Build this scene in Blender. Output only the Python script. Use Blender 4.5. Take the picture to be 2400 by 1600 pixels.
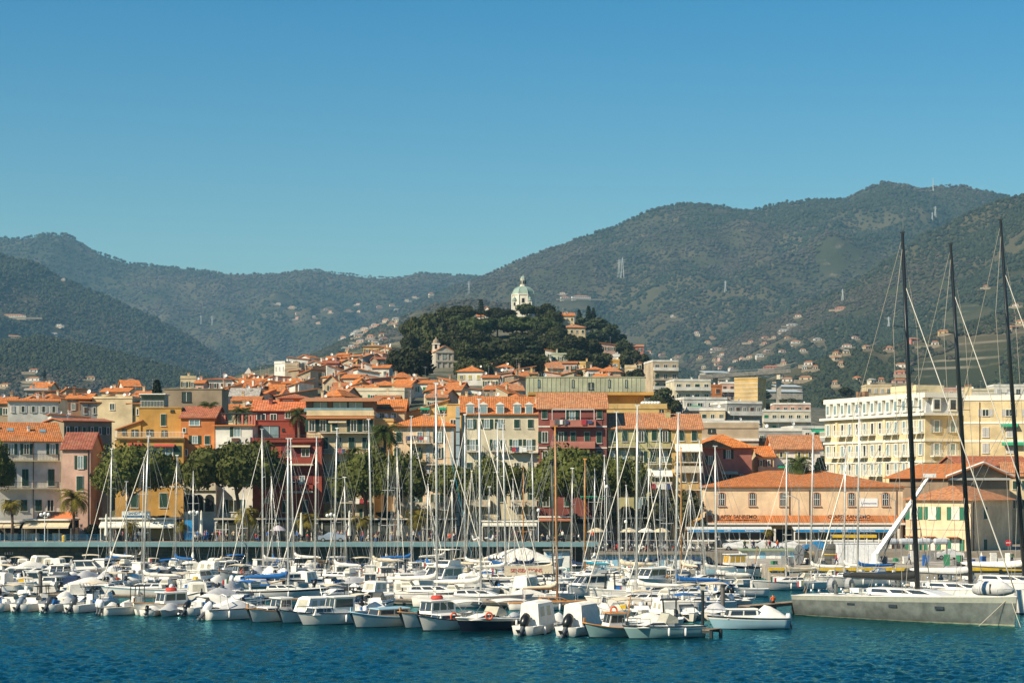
import bpy, math, random
import numpy as np
from mathutils import Vector, Matrix

for _o in list(bpy.data.objects):
    bpy.data.objects.remove(_o)
SC = bpy.context.scene
R = math.radians
random.seed(7)
rng = np.random.default_rng(7)

# ------------------------------------------------------------------ camera
F = 4667.0            # focal length in pixels of the 2400 px wide photograph (70 mm lens)
CAMZ = 12.7           # the photographer stands on a high mole
HOR = 1125.0          # horizon row
cam = bpy.data.cameras.new('camera')
cam.sensor_width = 36.0
cam.lens = 36.0 * F / 2400.0
cam.shift_y = (HOR - 800.0) / 2400.0
cam.clip_start = 1.0
cam.clip_end = 40000.0
camo = bpy.data.objects.new('camera', cam)
camo.location = (0, 0, CAMZ)
camo.rotation_euler = (R(90), 0, 0)
SC.collection.objects.link(camo)
SC.camera = camo

# ------------------------------------------------------------------ sky, sun, exposure
SUN = Vector((-0.64, -0.46, 0.62)).normalized()      # direction towards the sun
w = bpy.data.worlds.new('World')
SC.world = w
w.use_nodes = True
nt = w.node_tree
nt.nodes.clear()
out = nt.nodes.new('ShaderNodeOutputWorld')
bg = nt.nodes.new('ShaderNodeBackground')
sky = nt.nodes.new('ShaderNodeTexSky')
sky.sky_type = 'NISHITA'
sky.sun_disc = False
sky.sun_elevation = math.asin(SUN.z)
sky.sun_rotation = math.atan2(SUN.x, SUN.y)
sky.altitude = 0
sky.air_density = 1.35
sky.dust_density = 0.25
sky.ozone_density = 2.2
tint = nt.nodes.new('ShaderNodeMix')
tint.data_type = 'RGBA'
tint.blend_type = 'MULTIPLY'
tint.inputs[0].default_value = 1.0
tint.inputs[7].default_value = (0.81, 1.01, 1.10, 1)     # the teal grade of the photograph, even over the whole sky
sat = nt.nodes.new('ShaderNodeHueSaturation')
sat.inputs['Saturation'].default_value = 1.78
nt.links.new(sky.outputs[0], sat.inputs['Color'])
nt.links.new(sat.outputs[0], tint.inputs[6])
nt.links.new(tint.outputs[2], bg.inputs[0])
bg.inputs[1].default_value = 0.058
nt.links.new(bg.outputs[0], out.inputs[0])
sl = bpy.data.lights.new('sun', 'SUN')
sl.energy = 5.0
sl.angle = R(0.5)
sl.color = (1.0, 0.88, 0.66)
so = bpy.data.objects.new('sun', sl)
so.rotation_euler = SUN.to_track_quat('Z', 'Y').to_euler()
so.location = (-300, -100, 400)
SC.collection.objects.link(so)
SC.view_settings.view_transform = 'Standard'
SC.view_settings.look = 'None'
SC.view_settings.exposure = 0.62
SC.view_settings.gamma = 1.0
SC.cycles.use_denoising = True
SC.cycles.max_bounces = 6
SC.cycles.volume_bounces = 0
SC.cycles.transparent_max_bounces = 12
SC.cycles.caustics_reflective = False
SC.cycles.caustics_refractive = False

# ------------------------------------------------------------------ helpers
COL = SC.collection
KIDS = {}

def S(Y):
    return F / Y

def wx(px, Y):
    return (px - 1200.0) / F * Y

def wz(py, Y):
    return CAMZ + (HOR - py) / F * Y

def yw(py, z=0.0):
    """depth at which a point of height z shows at row py"""
    return (CAMZ - z) * F / (py - HOR)

def link(o, parent=None):
    COL.objects.link(o)
    if parent is not None:
        o.parent = parent
        KIDS.setdefault(parent.name, []).append(o)
    return o

def thing(name, label, cat, loc=(0, 0, 0), rz=0.0, group=None):
    o = bpy.data.objects.new(name, None)
    o.empty_display_size = 0.3
    o.location = loc
    o.rotation_euler = (0, 0, rz)
    tag(o, label, cat, group)
    return link(o)

def tag(o, label, cat, group=None):
    o['label'] = label
    o['category'] = cat
    if group:
        o['group'] = group
    return o

# ---- materials
MATS = {}

def srgb(r, g, b):
    f = lambda c: (c / 255.0 / 12.92) if c / 255.0 <= 0.04045 else ((c / 255.0 + 0.055) / 1.055) ** 2.4
    return (f(r), f(g), f(b))

def newmat(name):
    m = bpy.data.materials.new(name)
    m.use_nodes = True
    n = m.node_tree
    n.nodes.clear()
    o = n.nodes.new('ShaderNodeOutputMaterial')
    p = n.nodes.new('ShaderNodeBsdfPrincipled')
    n.links.new(p.outputs[0], o.inputs[0])
    return m, n, p

def nd(n, t, **kw):
    x = n.nodes.new(t)
    for k, v in kw.items():
        setattr(x, k, v)
    return x

def mixcol(n, a, b, fac, blend='MIX'):
    x = nd(n, 'ShaderNodeMix', data_type='RGBA', blend_type=blend)
    for sock, v in ((0, fac), (6, a), (7, b)):
        if hasattr(v, 'links') or hasattr(v, 'is_linked'):
            n.links.new(v, x.inputs[sock])
        elif sock == 0:
            x.inputs[0].default_value = v
        else:
            x.inputs[sock].default_value = (*v[:3], 1)
    return x.outputs[2]

def ramp(n, src, p0, p1):
    x = nd(n, 'ShaderNodeMapRange')
    x.inputs[1].default_value = p0
    x.inputs[2].default_value = p1
    n.links.new(src, x.inputs[0])
    return x.outputs[0]

def vecs(n, scale=(1, 1, 1), coord='Object', rand=True):
    tc = nd(n, 'ShaderNodeTexCoord')
    mp = nd(n, 'ShaderNodeMapping')
    mp.inputs[3].default_value = scale
    n.links.new(tc.outputs[coord], mp.inputs[0])
    if rand:
        oi = nd(n, 'ShaderNodeObjectInfo')
        mul = nd(n, 'ShaderNodeMath', operation='MULTIPLY')
        mul.inputs[1].default_value = 57.0
        n.links.new(oi.outputs['Random'], mul.inputs[0])
        n.links.new(mul.outputs[0], mp.inputs[1])
    return mp.outputs[0]

def noise(n, vec, scale, detail=3.0, rough=0.6):
    x = nd(n, 'ShaderNodeTexNoise')
    x.inputs['Scale'].default_value = scale
    x.inputs['Detail'].default_value = detail
    x.inputs['Roughness'].default_value = rough
    n.links.new(vec, x.inputs['Vector'])
    return x.outputs[0]

def bump(n, p, h, strength, dist):
    b = nd(n, 'ShaderNodeBump')
    b.inputs['Strength'].default_value = strength
    b.inputs['Distance'].default_value = dist
    n.links.new(h, b.inputs['Height'])
    n.links.new(b.outputs[0], p.inputs['Normal'])

def plain(key, col, rough=0.6, var=0.12, scale=3.0, spec=0.4, metal=0.0, rand=0.0):
    """painted, moulded or woven surface with a little uneven tone"""
    if key in MATS:
        return MATS[key]
    m, n, p = newmat(key)
    v = vecs(n)
    f = noise(n, v, scale)
    c = mixcol(n, tuple(x * (1 - var) for x in col), tuple(min(1, x * (1 + var)) for x in col), ramp(n, f, 0.3, 0.7))
    if rand:
        oi = nd(n, 'ShaderNodeObjectInfo')
        hsv = nd(n, 'ShaderNodeHueSaturation')
        n.links.new(ramp2(n, oi.outputs['Random'], 1 - rand, 1 + rand), hsv.inputs['Value'])
        n.links.new(c, hsv.inputs['Color'])
        c = hsv.outputs[0]
    n.links.new(c, p.inputs['Base Color'])
    p.inputs['Roughness'].default_value = rough
    p.inputs['Specular IOR Level'].default_value = spec
    p.inputs['Metallic'].default_value = metal
    MATS[key] = m
    return m

def ramp2(n, src, a, b):
    x = nd(n, 'ShaderNodeMapRange')
    x.inputs[3].default_value = a
    x.inputs[4].default_value = b
    n.links.new(src, x.inputs[0])
    return x.outputs[0]

def wallmat(key, col, dirt=0.6):
    """old Ligurian render: blotchy colour, rain streaks, patches of bare plaster"""
    key = 'render_' + key
    if key in MATS:
        return MATS[key]
    col = tuple(0.88 * x for x in col)
    m, n, p = newmat(key)
    v = vecs(n)
    v2 = vecs(n, (1.0, 1.0, 0.12))
    a = noise(n, v, 0.35, 4.0)
    b = noise(n, v2, 1.6, 4.0)
    c = mixcol(n, tuple(x * 0.72 for x in col), tuple(min(1, x * 1.14) for x in col), ramp(n, a, 0.32, 0.68))
    grey = tuple(0.55 * x + 0.45 * (0.30 * sum(col) / 3 + 0.05) for x in col)
    k = ramp(n, b, 0.56, 0.80)
    mul = nd(n, 'ShaderNodeMath', operation='MULTIPLY')
    n.links.new(k, mul.inputs[0])
    mul.inputs[1].default_value = dirt
    c = mixcol(n, c, grey, mul.outputs[0])
    n.links.new(c, p.inputs['Base Color'])
    p.inputs['Roughness'].default_value = 0.9
    p.inputs['Specular IOR Level'].default_value = 0.15
    bump(n, p, noise(n, v, 7.0, 3.0), 0.25, 0.03)
    MATS[key] = m
    return m

def roofmat(key, col, pitch=0.30):
    """curved terracotta tiles: ribs down the slope, courses across, every tile its own burn"""
    key = 'tiles_' + key
    if key in MATS:
        return MATS[key]
    m, n, p = newmat(key)
    tc = nd(n, 'ShaderNodeTexCoord')
    sep = nd(n, 'ShaderNodeSeparateXYZ')
    n.links.new(tc.outputs['UV'], sep.inputs[0])
    def math_(op, a, b=None):
        x = nd(n, 'ShaderNodeMath', operation=op)
        for i, q in enumerate((a, b)):
            if q is None:
                continue
            if isinstance(q, (int, float)):
                x.inputs[i].default_value = q
            else:
                n.links.new(q, x.inputs[i])
        return x.outputs[0]
    u = math_('MULTIPLY', sep.outputs[0], 1.0 / pitch)
    vv = math_('MULTIPLY', sep.outputs[1], 1.0 / 0.40)
    wn = nd(n, 'ShaderNodeTexWhiteNoise', noise_dimensions='2D')
    cb = nd(n, 'ShaderNodeCombineXYZ')
    n.links.new(math_('FLOOR', u), cb.inputs[0])
    n.links.new(math_('FLOOR', vv), cb.inputs[1])
    n.links.new(cb.outputs[0], wn.inputs[0])
    ob = vecs(n)
    big = noise(n, ob, 0.45, 4.0)
    c = mixcol(n, tuple(x * 0.72 for x in col), tuple(min(1, x * 1.25) for x in col), wn.outputs[0])
    lich = (0.30, 0.22, 0.14)
    k = math_('MULTIPLY', ramp(n, big, 0.52, 0.75), 0.45)
    c = mixcol(n, c, lich, k)
    n.links.new(c, p.inputs['Base Color'])
    p.inputs['Roughness'].default_value = 0.85
    p.inputs['Specular IOR Level'].default_value = 0.2
    h = math_('ABSOLUTE', math_('SINE', math_('MULTIPLY', u, math.pi)))
    h = math_('ADD', h, math_('MULTIPLY', math_('FRACT', vv), -0.35))
    bump(n, p, h, 0.7, 0.07)
    MATS[key] = m
    return m

def glassmat(key='window_glass', col=(0.012, 0.02, 0.025), rough=0.08):
    if key in MATS:
        return MATS[key]
    m, n, p = newmat(key)
    v = vecs(n)
    c = mixcol(n, col, tuple(x * 2.6 for x in col), noise(n, v, 1.3))
    n.links.new(c, p.inputs['Base Color'])
    p.inputs['Roughness'].default_value = rough
    p.inputs['Specular IOR Level'].default_value = 0.6
    MATS[key] = m
    return m

def leafmat(key, col, rand=0.35, trans=0.25):
    if key in MATS:
        return MATS[key]
    m, n, p = newmat(key)
    v = vecs(n)
    f = noise(n, v, 0.7, 2.0)
    c = mixcol(n, tuple(x * 0.6 for x in col), tuple(x * 1.45 for x in col), ramp(n, f, 0.3, 0.7))
    oi = nd(n, 'ShaderNodeObjectInfo')
    hsv = nd(n, 'ShaderNodeHueSaturation')
    n.links.new(ramp2(n, oi.outputs['Random'], 1 - rand, 1 + rand), hsv.inputs['Value'])
    n.links.new(c, hsv.inputs['Color'])
    n.links.new(hsv.outputs[0], p.inputs['Base Color'])
    p.inputs['Roughness'].default_value = 0.75
    p.inputs['Specular IOR Level'].default_value = 0.2
    if trans:
        tr = nd(n, 'ShaderNodeBsdfTranslucent')
        n.links.new(hsv.outputs[0], tr.inputs[0])
        mx = nd(n, 'ShaderNodeMixShader')
        mx.inputs[0].default_value = trans
        n.links.new(p.outputs[0], mx.inputs[1])
        n.links.new(tr.outputs[0], mx.inputs[2])
        n.links.new(mx.outputs[0], [q for q in n.nodes if q.type == 'OUTPUT_MATERIAL'][0].inputs[0])
    MATS[key] = m
    return m

# ---- mesh helpers
def mk(name, verts, faces, mats, fm=None, smooth=False, uv=None):
    me = bpy.data.meshes.new(name)
    me.from_pydata([tuple(v) for v in verts], [], [tuple(f) for f in faces])
    for m in (mats if isinstance(mats, (list, tuple)) else [mats]):
        me.materials.append(m)
    if fm is not None:
        me.polygons.foreach_set('material_index', fm)
    if smooth:
        me.polygons.foreach_set('use_smooth', [True] * len(me.polygons))
    if uv is not None:
        l = me.uv_layers.new(name='UVMap')
        l.data.foreach_set('uv', [c for q in uv for c in q])
    me.update()
    return me

class MB:
    """collects shapes for one mesh"""
    def __init__(s):
        s.v, s.f, s.m = [], [], []
    def add(s, vs, fs, mi=0):
        k = len(s.v)
        s.v += [tuple(q) for q in vs]
        s.f += [tuple(i + k for i in f) for f in fs]
        s.m += [mi] * len(fs)
        return s
    def box(s, c, d, mi=0, rz=0.0, taper=1.0):
        x, y, z = (q / 2 for q in d)
        pts = []
        for sz in (-1, 1):
            t = taper if sz > 0 else 1.0
            for sx, sy in ((-1, -1), (1, -1), (1, 1), (-1, 1)):
                a, b = sx * x * t, sy * y * t
                pts.append((c[0] + a * math.cos(rz) - b * math.sin(rz), c[1] + a * math.sin(rz) + b * math.cos(rz), c[2] + sz * z))
        return s.add(pts, BOXF, mi)
    def tube(s, pts, rad, n=6, mi=0, caps=True):
        """round bar through points; rad a number or a list"""
        pts = [Vector(p) for p in pts]
        rr = rad if isinstance(rad, (list, tuple)) else [rad] * len(pts)
        vs, fs = [], []
        for i, p in enumerate(pts):
            d = (pts[min(i + 1, len(pts) - 1)] - pts[max(i - 1, 0)])
            if d.length < 1e-6:
                d = Vector((0, 0, 1))
            d.normalize()
            a = d.cross(Vector((0, 0, 1)) if abs(d.z) < 0.9 else Vector((1, 0, 0))).normalized()
            b = d.cross(a)
            for k in range(n):
                t = 2 * math.pi * k / n
                vs.append(p + (a * math.cos(t) + b * math.sin(t)) * rr[i])
        for i in range(len(pts) - 1):
            for k in range(n):
                fs.append((i * n + k, i * n + (k + 1) % n, (i + 1) * n + (k + 1) % n, (i + 1) * n + k))
        if caps:
            fs.append(tuple(range(n))[::-1])
            fs.append(tuple((len(pts) - 1) * n + k for k in range(n)))
        return s.add(vs, fs, mi)
    def lathe(s, prof, c=(0, 0, 0), n=12, mi=0):
        vs, fs = [], []
        for r, z in prof:
            for k in range(n):
                t = 2 * math.pi * k / n
                vs.append((c[0] + r * math.cos(t), c[1] + r * math.sin(t), c[2] + z))
        for i in range(len(prof) - 1):
            for k in range(n):
                fs.append((i * n + k, i * n + (k + 1) % n, (i + 1) * n + (k + 1) % n, (i + 1) * n + k))
        fs.append(tuple(range(n))[::-1])
        fs.append(tuple((len(prof) - 1) * n + k for k in range(n)))
        return s.add(vs, fs, mi)
    def torus(s, c, R0, r0, axis='y', n=14, k=6, mi=0):
        vs, fs = [], []
        for i in range(n):
            t = 2 * math.pi * i / n
            for j in range(k):
                q = 2 * math.pi * j / k
                a, b, h = (R0 + r0 * math.cos(q)) * math.cos(t), (R0 + r0 * math.cos(q)) * math.sin(t), r0 * math.sin(q)
                p = {'y': (a, h, b), 'z': (a, b, h), 'x': (h, a, b)}[axis]
                vs.append((c[0] + p[0], c[1] + p[1], c[2] + p[2]))
        for i in range(n):
            for j in range(k):
                fs.append((i * k + j, i * k + (j + 1) % k, ((i + 1) % n) * k + (j + 1) % k, ((i + 1) % n) * k + j))
        return s.add(vs, fs, mi)
    def mesh(s, name, mats, smooth=False):
        return mk(name, s.v, s.f, mats, s.m if isinstance(mats, (list, tuple)) and len(mats) > 1 else None, smooth)
    def obj(s, name, mats, parent=None, smooth=False):
        return link(bpy.data.objects.new(name, s.mesh(name, mats, smooth)), parent)

BOXF = [(0, 3, 2, 1), (4, 5, 6, 7), (0, 1, 5, 4), (1, 2, 6, 5), (2, 3, 7, 6), (3, 0, 4, 7)]
BOXC = {}

def box(parent, name, c, d, m, rot=None):
    """a box part; alike boxes share their mesh"""
    key = (name, round(d[0], 2), round(d[1], 3), round(d[2], 2), m.name)
    if key not in BOXC:
        BOXC[key] = MB().box((0, 0, 0), d).mesh(name, m)
    o = bpy.data.objects.new(name, BOXC[key])
    o.location = c
    if rot:
        o.rotation_euler = rot
    return link(o, parent)

BARC = {}

def bar(parent, name, p0, p1, r, m, n=5):
    """a thin straight bar (stay, pole, rail) from p0 to p1"""
    p0, p1 = Vector(p0), Vector(p1)
    d = p1 - p0
    key = (m.name, n)
    if key not in BARC:
        BARC[key] = MB().tube([(0, 0, 0), (0, 0, 1)], 1.0, n).mesh('bar', m)
    o = bpy.data.objects.new(name, BARC[key])
    o.location = p0
    o.rotation_mode = 'QUATERNION'
    o.rotation_quaternion = d.to_track_quat('Z', 'Y')
    o.scale = (r, r, d.length)
    return link(o, parent)

def put(parent, name, me, loc=(0, 0, 0), rz=0.0, scale=None):
    o = bpy.data.objects.new(name, me)
    o.location = loc
    o.rotation_euler = (0, 0, rz)
    if scale:
        o.scale = scale if isinstance(scale, (tuple, list)) else (scale,) * 3
    return link(o, parent)

def struct(name, me, loc=(0, 0, 0)):
    o = link(bpy.data.objects.new(name, me))
    o.location = loc
    o['kind'] = 'structure'
    return o

def copy_tree(o, parent=None):
    c = o.copy()
    COL.objects.link(c)
    c.parent = parent
    for ch in KIDS.get(o.name, ()):
        copy_tree(ch, c)
    return c

def text_mesh(txt, size, m, align='CENTER', extrude=0.02):
    cu = bpy.data.curves.new('lettering', 'FONT')
    cu.body = txt
    cu.size = size
    cu.align_x = align
    cu.align_y = 'CENTER'
    cu.extrude = extrude
    cu.offset = size * 0.018
    ob = bpy.data.objects.new('lettering', cu)
    me = bpy.data.meshes.new_from_object(ob)
    bpy.data.objects.remove(ob)
    me.materials.clear()
    me.materials.append(m)
    return me

ORD = ['first', 'second', 'third', 'fourth', 'fifth', 'sixth', 'seventh', 'eighth', 'ninth', 'tenth', 'eleventh', 'twelfth',
       'thirteenth', 'fourteenth', 'fifteenth', 'sixteenth', 'seventeenth', 'eighteenth', 'nineteenth', 'twentieth'] + \
      ['twenty-' + x for x in ('first', 'second', 'third', 'fourth', 'fifth', 'sixth', 'seventh', 'eighth', 'ninth')] + ['thirtieth'] + \
      ['thirty-' + x for x in ('first', 'second', 'third', 'fourth', 'fifth', 'sixth', 'seventh', 'eighth', 'ninth')]
PENDING = []     # (object, px, phrase, place): phrases that repeat get an ordinal counted from the left

def name_later(o, px, phrase, place):
    PENDING.append((o, px, phrase, place))

def settle_labels():
    by = {}
    for o, px, ph, pl in PENDING:
        by.setdefault((ph, pl), []).append((px, o))
    for (ph, pl), rows in by.items():
        rows.sort(key=lambda r: r[0])
        for i, (_, o) in enumerate(rows):
            if len(rows) == 1:
                o['label'] = ph + ' ' + pl
            else:
                o['label'] = ph + ' ' + pl + ', ' + ORD[min(i, 38)] + ' from left'
# ------------------------------------------------------------------ value noise for the terrain
_perm = rng.permutation(512)
_val = rng.random(512)

def vnoise(x, y):
    xi, yi = np.floor(x).astype(int), np.floor(y).astype(int)
    xf, yf = x - xi, y - yi
    u, v = xf * xf * (3 - 2 * xf), yf * yf * (3 - 2 * yf)
    g = lambda a, b: _val[(_perm[(a + _perm[b % 512]) % 512])]
    return (g(xi, yi) * (1 - u) + g(xi + 1, yi) * u) * (1 - v) + (g(xi, yi + 1) * (1 - u) + g(xi + 1, yi + 1) * u) * v

def fbm(x, y, o=4):
    t, a = 0, 0.5
    for _ in range(o):
        t = t + a * vnoise(x, y)
        x, y, a = x * 2.03 + 17.1, y * 2.03 + 5.7, a * 0.5
    return t

# ------------------------------------------------------------------ mountains: ridges at their own depths, front slopes running down to the town
RIDGES = [
    (6200, 2700, [(-600, 640), (-300, 600), (0, 560), (60, 553), (110, 543), (160, 547), (215, 583), (300, 612), (420, 628), (560, 645), (650, 643), (700, 632), (730, 629), (800, 637), (900, 645), (990, 641), (1120, 648), (1400, 660), (1900, 640), (2700, 600)]),
    (4800, 2300, [(-600, 950), (600, 900), (800, 780), (950, 715), (1050, 672), (1110, 652), (1150, 636), (1250, 592), (1350, 556), (1440, 526), (1530, 486), (1600, 473), (1680, 479), (1740, 489), (1775, 491), (1830, 476), (1900, 468), (1990, 466), (2040, 441), (2080, 428), (2120, 433), (2170, 444), (2210, 434), (2250, 431), (2300, 441), (2355, 456), (2400, 462), (2700, 520)]),
    (3100, 1600, [(-600, 1000), (1300, 960), (1480, 900), (1560, 868), (1660, 822), (1800, 755), (1950, 690), (2050, 632), (2150, 560), (2250, 505), (2330, 468), (2400, 452), (2550, 430), (2700, 430)]),
    (1750, 650, [(-600, 1050), (1500, 1000), (1650, 935), (1800, 885), (1880, 850), (1960, 825), (2050, 818), (2150, 800), (2250, 770), (2330, 750), (2400, 735), (2700, 690)]),
    (4000, 1900, [(-600, 520), (-200, 560), (0, 592), (80, 612), (150, 648), (250, 690), (350, 738), (450, 795), (520, 842), (600, 885), (750, 940), (1200, 1000), (2700, 1050)]),
    (2400, 1000, [(-600, 780), (-100, 790), (0, 800), (90, 792), (180, 815), (280, 838), (380, 862), (480, 888), (600, 912), (800, 960), (2700, 1050)]),
    (2800, 1300, [(-600, 980), (300, 925), (450, 903), (600, 880), (700, 848), (780, 812), (860, 780), (950, 742), (1020, 712), (1100, 700), (1250, 715), (1400, 770), (1550, 845), (1700, 900), (2000, 960), (2700, 1000)]),
]

def mountain(px, Y):
    px, Y = np.asarray(px, float), np.asarray(Y, float)
    X = (px - 1200) / F * Y
    n1 = fbm(X / 420 + 40, Y / 620 + 9, 4) - 0.47
    n2 = fbm(X / 110 + 3, Y / 160 + 71, 3) - 0.44
    h = np.full(X.shape, 2.0)
    for Yk, D, pts in RIDGES:
        a = np.array(pts, float)
        Xs = (a[:, 0] - 1200) / F * Yk
        # the ridge crest is a line in the world, so look it up by X
        Zk = np.interp(X, Xs, CAMZ + (HOR - a[:, 1]) / F * Yk)
        Zk = Zk + 10 * (fbm(X / 60 + Yk, X * 0 + Yk / 7.0, 3) - 0.44) * (Yk / 5000)
        t = np.where(Y < Yk, (Yk - Y) / D, (Y - Yk) / 900.0)
        t = np.clip(t, 0, 1)
        base = Zk * (1 - t) ** 1.15
        amp = np.where(Y < Yk, np.clip(t * 4, 0, 1) * (1 - t) ** 0.5, 1.0)
        hk = base + amp * (n1 * 0.52 * Zk + n2 * 0.15 * Zk)
        hk = np.minimum(hk, CAMZ + (Zk - CAMZ) * np.maximum(Y, 1) / Yk * np.where(Y < Yk, 0.992, 1.0) + 0) if True else hk
        h = np.maximum(h, hk)
    return h

def mountain1(px, Y):
    return float(mountain(np.array([px]), np.array([Y]))[0])

def hill_hit(px, py, y0=1300.0):
    """first point of the mountain flank seen at a pixel of the photograph"""
    Y = np.geomspace(y0, 6800, 500)
    z = mountain(np.full(Y.shape, px), Y)
    row = HOR - (z - CAMZ) * F / Y
    k = np.argmax(row <= py)
    return Y[k], z[k]

px_ax = np.arange(-560, 2661, 7.0)
y_ax = np.concatenate([np.geomspace(1080, 6200, 300), np.linspace(6260, 7000, 8)])
PX, YY = np.meshgrid(px_ax, y_ax)
ZZ = mountain(PX, YY)
XX = (PX - 1200) / F * YY
nr, nc = PX.shape
vs = np.stack([XX, YY, ZZ], -1).reshape(-1, 3)
ii = (np.arange(nr - 1)[:, None] * nc + np.arange(nc - 1)[None, :]).reshape(-1)
fs = np.stack([ii, ii + 1, ii + nc + 1, ii + nc], -1)
m, n, p = newmat('mountain_scrub')
tc = nd(n, 'ShaderNodeTexCoord')
a = noise(n, tc.outputs['Object'], 0.004, 5.0)
b = noise(n, tc.outputs['Object'], 0.03, 4.0)
c = mixcol(n, (0.038, 0.042, 0.020), (0.085, 0.072, 0.042), ramp(n, a, 0.42, 0.62))
c = mixcol(n, c, (0.16, 0.13, 0.09), ramp(n, b, 0.62, 0.78))
sep = nd(n, 'ShaderNodeSeparateXYZ'); n.links.new(tc.outputs['Object'], sep.inputs[0])
wv = nd(n, 'ShaderNodeMath', operation='SINE'); ml = nd(n, 'ShaderNodeMath', operation='MULTIPLY'); ml.inputs[1].default_value = 0.75
n.links.new(sep.outputs[2], ml.inputs[0]); n.links.new(ml.outputs[0], wv.inputs[0])
tm_ = nd(n, 'ShaderNodeMath', operation='MULTIPLY'); n.links.new(ramp(n, wv.outputs[0], 0.3, 0.9), tm_.inputs[0]); n.links.new(ramp(n, noise(n, tc.outputs['Object'], 0.012, 3.0), 0.45, 0.65), tm_.inputs[1])
tz_ = nd(n, 'ShaderNodeMath', operation='MULTIPLY'); n.links.new(tm_.outputs[0], tz_.inputs[0]); n.links.new(ramp(n, sep.outputs[2], 280.0, 130.0), tz_.inputs[1])
c = mixcol(n, c, (0.19, 0.165, 0.115), tz_.outputs[0])     # dry stone terrace walls
n.links.new(c, p.inputs['Base Color'])
p.inputs['Roughness'].default_value = 0.95
p.inputs['Specular IOR Level'].default_value = 0.05
bump(n, p, b, 0.8, 6.0)
MATS['scrub'] = m
struct('mountains', mk('mountains', vs.tolist(), fs.tolist(), m, smooth=True))

# woods on the mountains: crowns no one could count
def forest(name, label, pts, scale, m, flat):
    me = bpy.data.meshes.new(name)
    me.from_pydata([tuple(q) for q in pts.tolist()], [], [])
    at = me.attributes.new('crown_size', 'FLOAT', 'POINT')
    at.data.foreach_set('value', scale.astype(np.float32))
    o = link(bpy.data.objects.new(name, me))
    g = bpy.data.node_groups.new(name, 'GeometryNodeTree')
    g.interface.new_socket('Geometry', in_out='INPUT', socket_type='NodeSocketGeometry')
    g.interface.new_socket('Geometry', in_out='OUTPUT', socket_type='NodeSocketGeometry')
    gi, go = g.nodes.new('NodeGroupInput'), g.nodes.new('NodeGroupOutput')
    ico = g.nodes.new('GeometryNodeMeshIcoSphere')
    ico.inputs['Subdivisions'].default_value = 2
    sp = g.nodes.new('GeometryNodeSetPosition')
    nz = g.nodes.new('ShaderNodeTexNoise')
    nz.inputs['Scale'].default_value = 1.7
    vm = g.nodes.new('ShaderNodeVectorMath'); vm.operation = 'SUBTRACT'; vm.inputs[1].default_value = (0.5, 0.5, 0.5)
    vs_ = g.nodes.new('ShaderNodeVectorMath'); vs_.operation = 'SCALE'; vs_.inputs['Scale'].default_value = 1.5
    g.links.new(nz.outputs['Color'], vm.inputs[0]); g.links.new(vm.outputs[0], vs_.inputs[0])
    g.links.new(ico.outputs[0], sp.inputs['Geometry']); g.links.new(vs_.outputs[0], sp.inputs['Offset'])
    tr = g.nodes.new('GeometryNodeTransform'); tr.inputs['Scale'].default_value = (1, 1, flat); tr.inputs['Translation'].default_value = (0, 0, 0.5)
    g.links.new(sp.outputs[0], tr.inputs['Geometry'])
    sm = g.nodes.new('GeometryNodeSetMaterial'); sm.inputs['Material'].default_value = m
    g.links.new(tr.outputs[0], sm.inputs['Geometry'])
    ip = g.nodes.new('GeometryNodeInstanceOnPoints')
    na = g.nodes.new('GeometryNodeInputNamedAttribute'); na.data_type = 'FLOAT'; na.inputs['Name'].default_value = 'crown_size'
    rv = g.nodes.new('FunctionNodeRandomValue'); rv.data_type = 'FLOAT_VECTOR'; rv.inputs[1].default_value = (0.3, 0.3, 6.28)
    g.links.new(gi.outputs[0], ip.inputs['Points']); g.links.new(sm.outputs[0], ip.inputs['Instance'])
    g.links.new(na.outputs[0], ip.inputs['Scale']); g.links.new(rv.outputs[0], ip.inputs['Rotation'])
    g.links.new(ip.outputs[0], go.inputs[0])
    md = o.modifiers.new('woods', 'NODES'); md.node_group = g
    o['kind'] = 'stuff'; o['label'] = label; o['category'] = 'forest'
    return o

# ------------------------------------------------------------------ town hill
TPX = [-500, 0, 300, 500, 640, 800, 950, 1100, 1250, 1330, 1480, 1600, 1800, 2000, 2400, 2900]
TY = [345, 362, 400, 500, 650, 800, 900, 1000, 1150]
TT = np.array([
    [1252, 1190, 1080, 1000, 965, 950, 950, 960, 975],
    [1252, 1170, 1040, 970, 945, 935, 935, 950, 965],
    [1252, 1140, 1010, 945, 928, 922, 922, 940, 960],
    [1252, 1120, 1000, 935, 912, 898, 900, 925, 955],
    [1252, 1110, 990, 928, 875, 858, 862, 900, 945],
    [1252, 1110, 990, 928, 860, 826, 830, 880, 940],
    [1252, 1110, 985, 925, 860, 798, 800, 860, 935],
    [1252, 1110, 985, 922, 858, 768, 738, 830, 930],
    [1252, 1110, 985, 922, 862, 772, 736, 830, 930],
    [1252, 1110, 990, 930, 872, 790, 758, 840, 930],
    [1252, 1130, 1005, 950, 905, 862, 858, 890, 935],
    [1252, 1150, 1050, 985, 945, 925, 920, 925, 940],
    [1252, 1190, 1110, 1030, 985, 960, 955, 950, 950],
    [1252, 1200, 1130, 1060, 1010, 985, 975, 965, 960],
    [1252, 1200, 1130, 1060, 1010, 985, 975, 965, 960],
    [1252, 1200, 1130, 1060, 1010, 985, 975, 965, 960]], float)

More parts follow.
